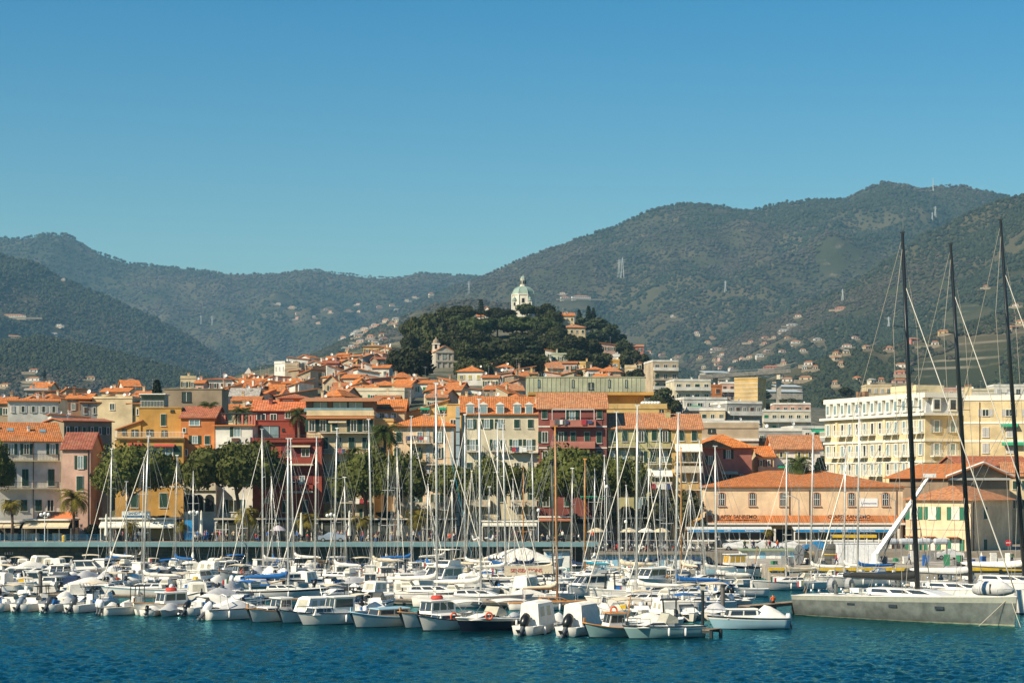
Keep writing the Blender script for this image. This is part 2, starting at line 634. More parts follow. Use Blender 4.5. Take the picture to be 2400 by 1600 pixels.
def ground(px, Y):
    """height of the town's ground"""
    px = np.asarray(px, float); Y = np.asarray(Y, float)
    i = np.clip(np.searchsorted(TPX, px) - 1, 0, len(TPX) - 2)
    j = np.clip(np.searchsorted(TY, Y) - 1, 0, len(TY) - 2)
    a = np.array(TPX, float); b = np.array(TY, float)
    u = np.clip((px - a[i]) / (a[i + 1] - a[i]), 0, 1); v = np.clip((Y - b[j]) / (b[j + 1] - b[j]), 0, 1)
    row = (TT[i, j] * (1 - u) + TT[i + 1, j] * u) * (1 - v) + (TT[i, j + 1] * (1 - u) + TT[i + 1, j + 1] * u) * v
    return CAMZ + (HOR - row) / F * Y

def ground1(px, Y):
    return float(ground(np.array([px]), np.array([Y]))[0])

def hillY(px, row, y0=362.0):
    Y = np.linspace(y0, 905, 400)
    z = ground(np.full(Y.shape, px), Y)
    r_ = HOR - (z - CAMZ) * F / Y
    k = np.argmax(r_ <= row)
    if r_[k] > row:
        k = int(np.argmin(r_))
    return float(Y[k])

gpx = np.arange(-500, 2901, 20.0)
gy = np.concatenate([np.linspace(345, 1000, 110), np.linspace(1010, 1300, 12)])
GP, GY = np.meshgrid(gpx, gy)
GZ = ground(GP, np.minimum(GY, 1150)) + 1.5 * (fbm(GP / 30, GY / 12, 3) - 0.44) * np.clip((GY - 350) / 50, 0, 1)
GZ = np.where(GY > 1150, np.interp(GY, [1150, 1300], [1.0, 0.3]) * GZ, GZ)
GX = (GP - 1200) / F * GY
nr, nc = GP.shape
vs = np.stack([GX, GY, GZ], -1).reshape(-1, 3)
ii = (np.arange(nr - 1)[:, None] * nc + np.arange(nc - 1)[None, :]).reshape(-1)
fs = np.stack([ii, ii + 1, ii + nc + 1, ii + nc], -1)
m, n, p = newmat('town_ground')
tc = nd(n, 'ShaderNodeTexCoord')
a = noise(n, tc.outputs['Object'], 0.08, 5.0)
c = mixcol(n, (0.045, 0.055, 0.024), (0.20, 0.165, 0.11), ramp(n, a, 0.42, 0.66))
n.links.new(c, p.inputs['Base Color'])
p.inputs['Roughness'].default_value = 0.95
bump(n, p, noise(n, tc.outputs['Object'], 0.6, 4.0), 0.6, 0.6)
struct('town_hill', mk('town_hill', vs.tolist(), fs.tolist(), m, smooth=True))

# ------------------------------------------------------------------ harbour water
wy = np.concatenate([np.arange(60, 118, 2.0), np.arange(118, 205, 0.34), np.geomspace(205.5, 348, 130)])
wt = np.linspace(-0.36, 0.36, 560)
WT, WY = np.meshgrid(wt, wy)
WX = WT * np.maximum(WY, 90)
WZ = np.zeros_like(WX)
wr = np.random.default_rng(3)
for lam, amp, k in ((3.6, 0.014, 6), (1.9, 0.014, 8), (1.1, 0.012, 14), (0.8, 0.009, 14)):
    for _ in range(k):
        th = wr.normal(-1.9, 0.75)
        l = lam * wr.uniform(0.75, 1.3)
        ph = wr.uniform(0, 6.28)
        WZ += amp * np.sin((WX * math.cos(th) + WY * math.sin(th)) * 2 * math.pi / l + ph)
gust = 0.55 + 0.9 * np.clip((fbm(WX / 14, WY / 22, 3) - 0.25) * 1.6, 0, 1)
calm = np.clip((WY - 135) / 35, 0, 1) * 0.62
WZ = WZ * gust * (1 - calm)
nr, nc = WX.shape
vs = np.stack([WX, WY, WZ], -1).reshape(-1, 3)
ii = (np.arange(nr - 1)[:, None] * nc + np.arange(nc - 1)[None, :]).reshape(-1)
fs = np.stack([ii, ii + 1, ii + nc + 1, ii + nc], -1)
m, n, p = newmat('harbour_water')
tc = nd(n, 'ShaderNodeTexCoord')
a = noise(n, tc.outputs['Object'], 0.05, 3.0)
c = mixcol(n, (0.000, 0.018, 0.025), (0.000, 0.030, 0.036), a)
bm = nd(n, 'ShaderNodeBump')
bm.inputs['Strength'].default_value = 1.0
bm.inputs['Distance'].default_value = 0.085
n.links.new(noise(n, vecs(n, (1.0, 0.55, 1.0), 'Object', False), 3.6, 5.0, 0.65), bm.inputs['Height'])
gl = nd(n, 'ShaderNodeBsdfGlossy')
gl.inputs['Color'].default_value = (0.30, 0.78, 0.86, 1)
gl.inputs['Roughness'].default_value = 0.08
df = nd(n, 'ShaderNodeBsdfDiffuse')
fr_ = nd(n, 'ShaderNodeFresnel')
fr_.inputs['IOR'].default_value = 1.33
mx = nd(n, 'ShaderNodeMixShader')
for q in (gl, df, fr_): n.links.new(bm.outputs[0], q.inputs['Normal'])
n.links.new(c, df.inputs['Color'])
n.links.new(fr_.outputs[0], mx.inputs[0]); n.links.new(df.outputs[0], mx.inputs[1]); n.links.new(gl.outputs[0], mx.inputs[2])
n.links.new(mx.outputs[0], [q for q in n.nodes if q.type == 'OUTPUT_MATERIAL'][0].inputs[0])
n.nodes.remove(p)
struct('harbour_water', mk('harbour_water', vs.tolist(), fs.tolist(), m, smooth=True))
# ------------------------------------------------------------------ colours of the town
WALLC = {
    'white': (0.74, 0.71, 0.64), 'cream': (0.66, 0.53, 0.33), 'pale cream': (0.70, 0.62, 0.45), 'yellow': (0.66, 0.45, 0.18),
    'ochre': (0.54, 0.31, 0.085), 'orange': (0.64, 0.23, 0.075), 'red': (0.36, 0.08, 0.05), 'pink': (0.52, 0.21, 0.16),
    'maroon': (0.27, 0.09, 0.075), 'grey': (0.34, 0.33, 0.31), 'stone': (0.33, 0.26, 0.18), 'beige': (0.52, 0.42, 0.29),
    'pale green': (0.46, 0.48, 0.34), 'peach': (0.84, 0.62, 0.40), 'olive cream': (0.50, 0.46, 0.24), 'brown': (0.26, 0.15, 0.09), 'pale pink': (0.62, 0.40, 0.31),
}
ROOFC = {'orange': (0.44, 0.155, 0.05), 'bright': (0.52, 0.175, 0.048), 'brown': (0.36, 0.12, 0.06), 'dull': (0.42, 0.185, 0.085), 'grey': (0.36, 0.33, 0.29)}

def WM(c):
    return wallmat(c.replace(' ', '_'), WALLC[c])

def RM(c):
    return roofmat(c, ROOFC[c])

TRIM = plain('trim_paint', (0.70, 0.67, 0.60), 0.7)
STONE = plain('balcony_stone', (0.52, 0.46, 0.36), 0.85, 0.2)
IRON = plain('dark_iron', (0.03, 0.035, 0.035), 0.5)
WHITE = plain('white_paint', (0.78, 0.77, 0.73), 0.55, 0.06)
GLASS = glassmat()
GLASSB = glassmat('pale_glass', (0.10, 0.15, 0.17), 0.10)
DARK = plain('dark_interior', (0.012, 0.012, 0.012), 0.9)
SH = {'green': plain('green_shutter', (0.012, 0.045, 0.030), 0.6), 'bright green': plain('bright_green_shutter', (0.01, 0.17, 0.07), 0.6),
      'brown': plain('brown_shutter', (0.10, 0.045, 0.025), 0.6), 'grey': plain('grey_shutter', (0.40, 0.40, 0.38), 0.7),
      'yellow': plain('yellow_shutter', (0.42, 0.36, 0.10), 0.6), 'blue': plain('blue_shutter', (0.03, 0.16, 0.45), 0.6)}
DISH = plain('satellite_dish', (0.66, 0.65, 0.62), 0.5)
GUT = plain('gutter_pipe', (0.10, 0.06, 0.045), 0.6)
CLOTH = {'white': plain('awning_white', (0.72, 0.69, 0.60), 0.9), 'green': plain('awning_green', (0.02, 0.25, 0.13), 0.9),
         'red': plain('awning_red', (0.42, 0.07, 0.05), 0.9), 'beige': plain('awning_beige', (0.60, 0.50, 0.34), 0.9), 'blue': plain('awning_blue', (0.015, 0.20, 0.44), 0.8)}

def framemesh(w, h, d, m, bar_=None):
    key = ('fr', round(w, 2), round(h, 2), round(d, 2), m.name, bar_)
    if key not in BOXC:
        t = 0.09 if bar_ is None else bar_
        b = MB()
        b.box((0, 0, h / 2 - t / 2), (w, d, t)); b.box((0, -0.03, -h / 2 + t / 2), (w + 0.12, d + 0.06, t))
        b.box((-w / 2 + t / 2, 0, 0), (t, d, h - 2 * t)); b.box((w / 2 - t / 2, 0, 0), (t, d, h - 2 * t))
        BOXC[key] = b.mesh('window', m)
    return BOXC[key]

def railmesh(L, h, m, gap=0.22, r=0.014):
    key = ('rail', round(L, 1), round(h, 2), m.name, gap)
    if key not in BOXC:
        b = MB()
        b.box((0, 0, h), (L, 0.05, 0.05)); b.box((0, 0, 0.08), (L, 0.03, 0.03))
        k = max(2, int(L / gap))
        for i in range(k + 1):
            b.box((-L / 2 + L * i / k, 0, h / 2), (2 * r, 2 * r, h))
        BOXC[key] = b.mesh('railing', m)
    return BOXC[key]

DISHM = None

def dish_mesh():
    global DISHM
    if DISHM is None:
        b = MB()
        b.lathe([(0.02, -0.12), (0.22, -0.08), (0.42, 0.03), (0.42, 0.05), (0.22, -0.05), (0.02, -0.09)], n=12)
        v = [Matrix.Rotation(R(68), 3, 'X') @ Vector(q) for q in b.v]
        b.v = [tuple(q + Vector((0, -0.1, 0.9))) for q in v]
        b.tube([(0, 0, 0), (0, 0, 0.85)], 0.03, 5)
        b.tube([(0, -0.1, 0.75), (0, -0.62, 0.98)], 0.02, 4)
        DISHM = b.mesh('satellite_dish', DISH)
    return DISHM

ANTM = None

def antenna_mesh():
    global ANTM
    if ANTM is None:
        b = MB()
        b.tube([(0, 0, 0), (0, 0, 3.0)], 0.03, 4)
        b.tube([(-0.7, 0, 2.8), (0.7, 0, 2.8)], 0.02, 4)
        for i in range(6):
            x = -0.6 + 0.24 * i
            b.tube([(x, -0.3, 2.8), (x, 0.3, 2.8)], 0.015, 3)
        b.tube([(-0.35, 0, 2.2), (0.35, 0, 2.35)], 0.02, 4)
        ANTM = b.mesh('antenna', plain('aerial_metal', (0.4, 0.4, 0.4), 0.4, metal=0.6))
    return ANTM

class House:
    def __init__(s, name, label, px0, px1, top, Y, depth, wall, face=0.0, base=None, cat='house', group=None, later=None, shutter='green', extra_gable=None):
        s.Y = Y
        s.rz = -R(face)
        k0, k1 = (px0 - 1200) / F, (px1 - 1200) / F
        kc = (px0 + px1) / 2
        s.xc = wx(kc, Y)
        gz = ground1(kc, Y) - 1.0 if base is None else base
        s.base = gz
        s.root = thing(name, label, cat, (s.xc, Y, gz), s.rz, group)
        if later:
            name_later(s.root, kc, label, later)
        s.x0, s.x1 = s.lx(px0), s.lx(px1)
        # centre the frame on the front wall
        mid = (s.x0 + s.x1) / 2
        s.w = s.x1 - s.x0
        s.mid = mid
        s.d = depth
        s.h = max(2.0, s.lz(kc, top))
        s.wall_m = WM(wall) if isinstance(wall, str) else wall
        s.sh = SH[shutter]
        s.roof_o = None
        s.k = px1 - px0

    def lx(s, px):
        k = (px - 1200) / F
        return (k * s.Y - s.xc) / (math.cos(s.rz) - k * math.sin(s.rz))

    def lz(s, px, py):
        return wz(py, s.Y + s.lx(px) * math.sin(s.rz)) - s.base

    def sc(s):
        return F / s.Y

    def walls(s, peak=0.0, kind='flat', skew=None):
        """outer walls; peak adds gable triangles (kind: gable_x, gable_y, shed_l, shed_r, shed_f)"""
        a, b, d, h = s.x0, s.x1, s.d, s.h
        v = [(a, 0, 0), (b, 0, 0), (b, d, 0), (a, d, 0), (a, 0, h), (b, 0, h), (b, d, h), (a, d, h)]
        f = [(0, 1, 5, 4), (1, 2, 6, 5), (2, 3, 7, 6), (3, 0, 4, 7), (4, 5, 6, 7)]
        if kind == 'gable_x':
            v += [(a, d / 2, h + peak), (b, d / 2, h + peak)]; f += [(7, 4, 8), (5, 6, 9)]
        elif kind == 'gable_y':
            m_ = (a + b) / 2 if skew is None else a + (b - a) * skew
            v += [(m_, 0, h + peak), (m_, d, h + peak)]; f += [(4, 5, 8), (6, 7, 9)]
        elif kind == 'shed_f':
            v += [(a, d, h + peak), (b, d, h + peak)]; f += [(4, 8, 7), (5, 6, 9), (6, 7, 8, 9)]
        elif kind == 'shed_l':
            v += [(b, 0, h + peak), (b, d, h + peak)]; f += [(4, 5, 8), (6, 7, 9), (5, 6, 9, 8)]
        elif kind == 'shed_r':
            v += [(a, 0, h + peak), (a, d, h + peak)]; f += [(4, 5, 8), (6, 7, 9), (7, 4, 8, 9)]
        s.wall_o = put(s.root, 'wall', mk('wall', v, f, s.wall_m))
        return s

    def roof(s, kind, peak, m, over=0.35, skew=None, thick=0.16):
        """tiled roof; peak in metres above the eaves"""
        s.peak = peak
        s.walls(peak, kind if kind not in ('hip', 'flat') else 'flat', skew)
        a, b, d, h = s.x0 - over, s.x1 + over, s.d + over, s.h
        f0 = -over
        A, B, t = [], [], thick
        dz = 0.03
        if kind == 'gable_x':
            r = d / 2 - over / 2 + 0
            e = over * peak / (s.d / 2)
            ym = s.d / 2
            P = [[(a, f0, h - e), (b, f0, h - e), (b, ym, h + peak), (a, ym, h + peak)], [(b, d, h - e), (a, d, h - e), (a, ym, h + peak), (b, ym, h + peak)]]
        elif kind == 'gable_y':
            m_ = (s.x0 + s.x1) / 2 if skew is None else s.x0 + s.w * skew
            e = over * peak / max(0.5, (m_ - s.x0)); e2 = over * peak / max(0.5, (s.x1 - m_))
            P = [[(a, d, h - e), (a, f0, h - e), (m_, f0, h + peak), (m_, d, h + peak)], [(b, f0, h - e2), (b, d, h - e2), (m_, d, h + peak), (m_, f0, h + peak)]]
        elif kind == 'hip':
            q = min((b - a) / 2, (d + over) / 2) * (0.999 if skew is None else skew)
            ym = (d + f0) / 2
            c1, c2 = (a + q, ym, h + peak), (b - q, ym, h + peak)
            if (b - a) <= (d + over):
                xm = (a + b) / 2
                c1, c2 = (xm, f0 + q, h + peak), (xm, d - q, h + peak)
                P = [[(a, f0, h), (b, f0, h), c1], [(b, f0, h), (b, d, h), c2, c1], [(b, d, h), (a, d, h), c2], [(a, d, h), (a, f0, h), c1, c2]]
            else:
                P = [[(a, f0, h), (b, f0, h), c2, c1], [(b, f0, h), (b, d, h), c2], [(b, d, h), (a, d, h), c1, c2], [(a, d, h), (a, f0, h), c1]]
        elif kind == 'shed_f':
            P = [[(a, f0, h - over * peak / s.d), (b, f0, h - over * peak / s.d), (b, d, h + peak), (a, d, h + peak)]]
        elif kind == 'shed_l':
            P = [[(a, d, h - over * peak / s.w), (a, f0, h - over * peak / s.w), (b, f0, h + peak), (b, d, h + peak)]]
        elif kind == 'shed_r':
            P = [[(b, f0, h - over * peak / s.w), (b, d, h - over * peak / s.w), (a, d, h + peak), (a, f0, h + peak)]]
        vs, fs, uv = [], [], []
        for poly in P:
            V3 = [Vector(q) + Vector((0, 0, dz)) for q in poly]
            e1 = (V3[1] - V3[0]).normalized()
            nn = (V3[1] - V3[0]).cross(V3[2] - V3[0]).normalized()
            e2 = nn.cross(e1)
            k = len(vs)
            top = [q + nn * t for q in V3]
            vs += V3 + top
            L = len(V3)
            fs.append(tuple(k + L + i for i in range(L)))
            uv += [((q - V3[0]).dot(e1), (q - V3[0]).dot(e2)) for q in V3]
            fs.append(tuple(k + i for i in range(L))[::-1])
            uv += [(0, 0)] * L
            for i in range(L):
                j = (i + 1) % L
                fs.append((k + i, k + j, k + L + j, k + L + i))
                uv += [(0, 0)] * 4
        s.roof_o = put(s.root, 'roof', mk('roof', vs, fs, m, uv=uv))
        return s

    def flat(s, parapet=0.5, m=None, slab=True):
        s.peak = parapet
        s.walls()
        mm = m or s.wall_m
        a, b, d, h = s.x0 - 0.12, s.x1 + 0.12, s.d + 0.12, s.h
        bb = MB()
        bb.box(((a + b) / 2, d / 2 - 0.06, h + 0.08), (b - a, d + 0.12, 0.14))
        if parapet > 0.2:
            z = h + 0.15 + parapet / 2
            bb.box(((a + b) / 2, 0.05, z), (b - a - 0.2, 0.16, parapet)); bb.box(((a + b) / 2, s.d - 0.05, z), (b - a - 0.2, 0.16, parapet))
            bb.box((a + 0.18, s.d / 2, z), (0.16, s.d - 0.3, parapet)); bb.box((b - 0.18, s.d / 2, z), (0.16, s.d - 0.3, parapet))
        s.roof_o = bb.obj('roof', mm, s.root)
        return s

    def win(s, px, py, wp, hp, style='o', frame=None, glass=None, shutter=None, y=0.0):
        """window centred on a pixel of the photograph, wp and hp in its pixels; o open shutters, c closed shutters, n none, l half open"""
        k = s.Y + s.lx(px) * math.sin(s.rz)
        x, z = s.lx(px), s.lz(px, py)
        return s.win_at(x, z, wp * k / F / max(0.35, math.cos(s.rz)), hp * k / F, style, frame, glass, shutter, y)

    def win_at(s, x, z, w, h, style='o', frame=None, glass=None, shutter=None, y=0.0, rz=0.0):
        """x, z: where on the front wall; y, rz move it to another wall"""
        w = max(0.4, round(w, 1)); h = max(0.4, round(h, 1))
        fm = frame or TRIM
        o = put(s.root, 'window', framemesh(w, h, 0.10, fm), (x, y - 0.052, z), rz)
        g = glass or GLASS
        smat = SH[shutter] if shutter else s.sh
        if style == 'c':
            for q in (-1, 1):
                box(o, 'shutter', (q * w / 4.15, -0.035, 0), (w / 2 - 0.06, 0.06, h - 0.1), smat)
            return o
        box(o, 'pane', (0, 0.03, 0), (w - 0.1, 0.03, h - 0.1), g)
        if w > 0.7:
            box(o, 'mullion', (0, -0.01, 0), (0.06, 0.05, h - 0.18), WHITE)
        if style in ('o', 'l'):
            for q in ((-1, 1) if style == 'o' else (-1,)):
                box(o, 'shutter', (q * (w * 0.75 + 0.05), 0.01, 0), (w / 2, 0.06, h), smat)
        return o

    def grid(s, rows, cols, w=1.0, h=1.5, z0=None, dz=3.1, style='mix', skip=0.12, side=False, shutter=None, inset=0.9):
        """rows of windows from the top down; z0 is the depth of the first row's centre below the eaves"""
        z0 = 1.5 if z0 is None else z0
        for r in range(rows):
            z = s.h - z0 - dz * r
            if z < 1.0:
                break
            for c in range(cols):
                if random.random() < skip:
                    continue
                x = s.x0 + inset + (s.w - 2 * inset) * ((c + 0.5) / cols)
                st = random.choice(['o', 'o', 'c', 'n']) if style == 'mix' else style
                s.win_at(x, z, w, h, st, shutter=shutter)
        return s

    def side_grid(s, rows, cols, right=True, w=0.9, h=1.4, z0=1.6, dz=3.1, style='mix', shutter=None, skip=0.15):
        for r in range(rows):
            z = s.h - z0 - dz * r
            if z < 1.0:
                break
            for c in range(cols):
                if random.random() < skip:
                    continue
                y = s.d * (c + 0.5) / cols
                x = s.x1 if right else s.x0
                st = random.choice(['o', 'c', 'n']) if style == 'mix' else style
                off = 0.052 if right else -0.052
                o = s.win_at(x + off, z, w, h, st, y=0.052 + y, rz=R(90) if right else R(-90), shutter=shutter)
        return s

    def balcony(s, px0, px1, py, hp=14, proj=1.1, style='iron', m=None, y=0.0):
        """balcony with its floor at row py"""
        x0, x1, z = s.lx(px0), s.lx(px1), s.lz((px0 + px1) / 2, py)
        h = max(0.9, hp / s.sc())
        return s.balcony_at(x0, x1, z, h, proj, style, m, y)

    def balcony_at(s, x0, x1, z, h=0.95, proj=1.1, style='iron', m=None, y=0.0):
        c, L = (x0 + x1) / 2, x1 - x0
        b = box(s.root, 'balcony', (c, y - proj / 2 - 0.003, z - 0.09), (L, proj, 0.16), m or STONE)
        if style == 'iron' or style == 'white':
            mm = IRON if style == 'iron' else WHITE
            put(b, 'railing', railmesh(L, h, mm), (0, -proj / 2 + 0.06, 0.08))
            for q in (-1, 1):
                put(b, 'railing', railmesh(proj - 0.1, h, mm), (q * (L / 2 - 0.05), 0.0, 0.08), R(90))
        elif style == 'glass':
            box(b, 'railing', (0, -proj / 2 + 0.06, 0.08 + h / 2), (L, 0.03, h), GLASSB)
        else:
            mm = m or s.wall_m
            box(b, 'parapet', (0, -proj / 2 + 0.07, 0.083 + h / 2), (L, 0.14, h), mm)
            for q in (-1, 1):
                box(b, 'parapet', (q * (L / 2 - 0.07), 0.07, 0.083 + h / 2), (0.14, proj - 0.14, h - 0.01), mm)
        return b

    def band(s, py, m=None, hp=3, name='string_course', proud=0.08):
        z = s.lz(s.x_mid_px(), py)
        box(s.root, name, ((s.x0 + s.x1) / 2, -proud / 2 - 0.001, z), (s.w + 0.05, proud, max(0.12, hp / s.sc())), m or TRIM)
        return s

    def x_mid_px(s):
        return 1200 + F * s.xc / s.Y

    def awning(s, px0, px1, py0, py1, m, proj=1.4, y=0.0):
        x0, x1 = s.lx(px0), s.lx(px1)
        z0, z1 = s.lz(px0, py0), s.lz(px0, py1)
        b = MB()
        t = 0.05
        v = [(x0, y - 0.03, z0), (x1, y - 0.03, z0), (x1, y - proj, z1 + 0.12), (x0, y - proj, z1 + 0.12), (x1, y - proj, z1), (x0, y - proj, z1)]
        v2 = [(q[0], q[1] + 0.01, q[2] - t) for q in v]
        b.add(v + v2, [(0, 3, 2, 1), (3, 5, 4, 2), (6, 7, 8, 9), (9, 8, 10, 11), (0, 1, 7, 6), (5, 11, 10, 4), (0, 6, 9, 11, 5, 3), (1, 2, 4, 10, 8, 7)])
        b.obj('awning', m, s.root)
        return s

    def chimney(s, u=0.5, v=0.5, h=1.3, w=0.55, m=None):
        z = s.h + 0.2
        b = MB()
        b.box((0, 0, h / 2 - 0.6), (w, w, h + 1.2)); b.box((0, 0, h + 0.05), (w + 0.16, w + 0.16, 0.1)); b.box((0, 0, h + 0.3), (w + 0.1, w + 0.1, 0.07), 1)
        for q in ((-1, -1), (1, -1), (1, 1), (-1, 1)):
            b.box((q[0] * w * 0.36, q[1] * w * 0.36, h + 0.18), (0.1, 0.1, 0.17))
        o = b.obj('chimney', [m or s.wall_m, RM('orange')], s.roof_o)
        o.location = (s.x0 + s.w * u, s.d * v, z + (s.peak * (0.45 if v < 0.5 else 0.5)))
        return s

    def dishes(s, n=1, ant=0):
        for _ in range(n):
            o = put(s.roof_o, 'satellite_dish', dish_mesh(), (s.x0 + s.w * random.uniform(0.1, 0.9), s.d * random.uniform(0.25, 0.6), s.h + s.peak * 0.62), random.uniform(-0.5, 0.9), random.uniform(0.7, 1.05))
        for _ in range(ant):
            put(s.roof_o, 'antenna', antenna_mesh(), (s.x0 + s.w * random.uniform(0.1, 0.9), s.d * random.uniform(0.3, 0.6), s.h + s.peak * 0.6), random.uniform(0, 3))
        return s

    def pipe(s, px, py0, py1):
        x = s.lx(px)
        bar(s.root, 'drainpipe', (x, -0.09, s.lz(px, py1)), (x, -0.09, s.lz(px, py0)), 0.07, GUT)
        return s

    def laundry(s, px0, px1, py, y=-1.25):
        x, z = s.lx(px0), s.lz((px0 + px1) / 2, py)
        x1 = s.lx(px1)
        while x < x1 - 0.4:
            wd = random.uniform(0.35, 0.8)
            c = random.choice([(0.75, 0.75, 0.72), (0.70, 0.70, 0.68), (0.05, 0.07, 0.16), (0.35, 0.04, 0.05), (0.10, 0.10, 0.11)])
            m = plain('linen_%02d' % int(c[0] * 99), c, 0.9)
            box(s.root, 'laundry', (x + wd / 2, y + random.uniform(-.02, .02), z - 0.35), (wd, 0.04, random.choice([0.5, 0.7, 0.9])), m)
            x += wd + random.uniform(0.03, 0.15)
        return s
# ------------------------------------------------------------------ promenade and quays
def slab(name, x0, x1, y0, y1, z0, z1, m):
    return struct(name, MB().box(((x0 + x1) / 2, (y0 + y1) / 2, (z0 + z1) / 2), (x1 - x0, y1 - y0, z1 - z0)).mesh(name, m))

m, n, p = newmat('quay_stone')
v = vecs(n, rand=False)
br = nd(n, 'ShaderNodeTexBrick')
br.inputs['Scale'].default_value = 1.0
br.inputs['Brick Width'].default_value = 1.3; br.inputs['Row Height'].default_value = 0.55; br.inputs['Mortar Size'].default_value = 0.03
br.inputs['Color1'].default_value = (0.12, 0.10, 0.075, 1); br.inputs['Color2'].default_value = (0.19, 0.16, 0.12, 1); br.inputs['Mortar'].default_value = (0.06, 0.055, 0.045, 1)
mp = nd(n, 'ShaderNodeMapping'); mp.inputs[2].default_value = (R(90), 0, 0)
n.links.new(v, mp.inputs[0]); n.links.new(mp.outputs[0], br.inputs['Vector'])
n.links.new(mixcol(n, br.outputs[0], (0.05, 0.06, 0.045), ramp(n, noise(n, v, 0.5), 0.5, 0.8)), p.inputs['Base Color'])
p.inputs['Roughness'].default_value = 0.9
MATS['quay_stone'] = m
QST = m
PAVE = plain('paving', (0.22, 0.19, 0.15), 0.9, 0.25, 0.7)
CONC = plain('concrete', (0.36, 0.32, 0.26), 0.9, 0.3, 0.8)
COPE = plain('coping_paint', (0.15, 0.27, 0.29), 0.7, 0.12, 0.5)
YEL = plain('quay_yellow', (0.62, 0.40, 0.02), 0.7, 0.25, 1.5)
PZ = 3.6
xq = wx(1400, 293)
slab('promenade', -150, xq, 293, 356, -3, PZ, PAVE)
struct('quay_wall', MB().box(((-150 + xq) / 2, 292.9, 1.35), (150 + xq, 0.2, 3.0)).mesh('quay_wall', QST))
struct('promenade_coping', MB().box(((-150 + xq) / 2, 291.8, 3.33), (150 + xq + 0.1, 2.7, 0.62)).mesh('promenade_coping', COPE))
TZ = 2.4
slab('harbour_terrace', xq + 0.01, 190, 286, 356, -3, TZ, PAVE)
QZ = 1.6
xl = wx(1803, 253)
qs = slab('stone_quay', xl, 190, 253, 285.99, -3, QZ, CONC)
struct('quay_edge', MB().box(((xl + 190) / 2, 252.93, QZ - 0.17), (190 - xl + 0.1, 0.3, 0.42)).mesh('quay_edge', YEL))
for i in range(14):
    x = xl + 2.0 + i * 3.9
    o = box(qs, 'fender_post', (x, 252.75, 0.45), (0.3, 0.2, 1.9), IRON)
slab('stone_jetty', wx(1765, 296), wx(1803, 253) - 0.02, 258, 285.98, -3, 1.2, CONC)

# blue and white striped store cabins under the terrace
CAB = [plain('cabin_white', (0.74, 0.74, 0.70), 0.6), plain('cabin_blue', (0.26, 0.50, 0.64), 0.6), plain('cabin_pale', (0.56, 0.66, 0.70), 0.6), plain('cabin_deep', (0.10, 0.32, 0.60), 0.6), plain('cabin_cream', (0.55, 0.50, 0.40), 0.7)]
def cabins(label, px0, px1, Y, z0, z1, top_m):
    x0, x1 = wx(px0, Y), wx(px1, Y)
    t = thing('store_cabin_row', label, 'cabin row', ((x0 + x1) / 2, Y, z0))
    L = x1 - x0
    MB().box((0, 0.9, (z1 - z0) / 2), (L, 1.8, z1 - z0)).obj('body', CAB[0], t)
    MB().box((0, 0.7, z1 - z0 + 0.09), (L + 0.3, 2.6, 0.18)).obj('roof', top_m, t)
    x, i = -L / 2 + 0.35, 0
    while x < L / 2 - 0.9:
        wd = random.choice([0.62, 0.7, 0.8])
        box(t, 'door', (x + wd / 2, -0.025, (z1 - z0) / 2 - 0.1), (wd, 0.05, (z1 - z0) - 0.35), CAB[random.choice([1, 2, 2, 0, 0, 1, 4])])
        x += wd + random.choice([0.45, 0.6, 0.75]); i += 1
cabins('long row of white and blue striped cabins under the scooter park', 1388, 1655, 283.6, 0.0, 2.15, PAVE)
cabins('short white and blue cabin row with green roof below the parked white cars', 1735, 1872, 283.6, 1.2, 2.75, plain('cabin_green_roof', (0.25, 0.33, 0.20), 0.8))
cabins('far end of blue cabins beside the covered white motor yacht', 1275, 1335, 290.2, 0.0, 2.5, PAVE)

# ------------------------------------------------------------------ waterfront houses
FY = 312.0
def front(label, px0, px1, top, wall, Y=FY, depth=12, face=0.0, **k):
    return House('waterfront_house', label, px0, px1, top, Y, depth, wall, face, PZ if Y < 340 else None, **k)

# A white house
h = front('shaded white house with orange roof, skylights and long balcony at the harbour corner', -15, 143, 1033, 'white', face=-22, depth=10)
h.roof('gable_x', 2.9, RM('orange'))
for px in (26, 62, 123): h.win(px, 1052, 13, 26, 'o', glass=GLASSB if px != 62 else None)
h.balcony(4, 137, 1078, 15, 1.0, 'iron', plain('balcony_cream', (0.6, 0.5, 0.3), 0.8))
for px in (25, 59, 120): h.win(px, 1119, 15, 42, 'c')
h.balcony(-8, 136, 1143, 14, 0.9)
for px in (19, 56, 90, 118): h.win(px, 1184, 15, 28, 'n' if px > 100 else 'c')
h.pipe(78, 1036, 1225); h.chimney(0.08, 0.3, 0.8, 0.35); h.chimney(0.55, 0.25, 0.7, 0.35); h.band(1147, None, 2)
for u, v in ((0.28, 0.27), (0.76, 0.24)):
    o = box(h.roof_o, 'skylight', (h.x0 + h.w * u, h.d * v, h.h + h.peak * v * 2 + 0.25), (1.0, 0.9, 0.12), GLASSB, (math.atan2(2.9, h.d / 2), 0, 0))
# B narrow pink
h = front('narrow salmon pink house with ribbed dark red roof beside the dark alley', 146, 212, 1052, 'pale pink', depth=9, Y=311)
h.roof('gable_x', 2.6, roofmat('ribbed_dark', (0.27, 0.09, 0.055), 0.42))
h.win(189, 1083, 14, 31, 'o', glass=GLASSB); h.win(187, 1133, 17, 37, 'c', WHITE); h.win(172, 1192, 14, 28, 'c'); h.pipe(207, 1056, 1240)
h.side_grid(3, 1, True, 0.9, 1.5, 2.2, 3.4)
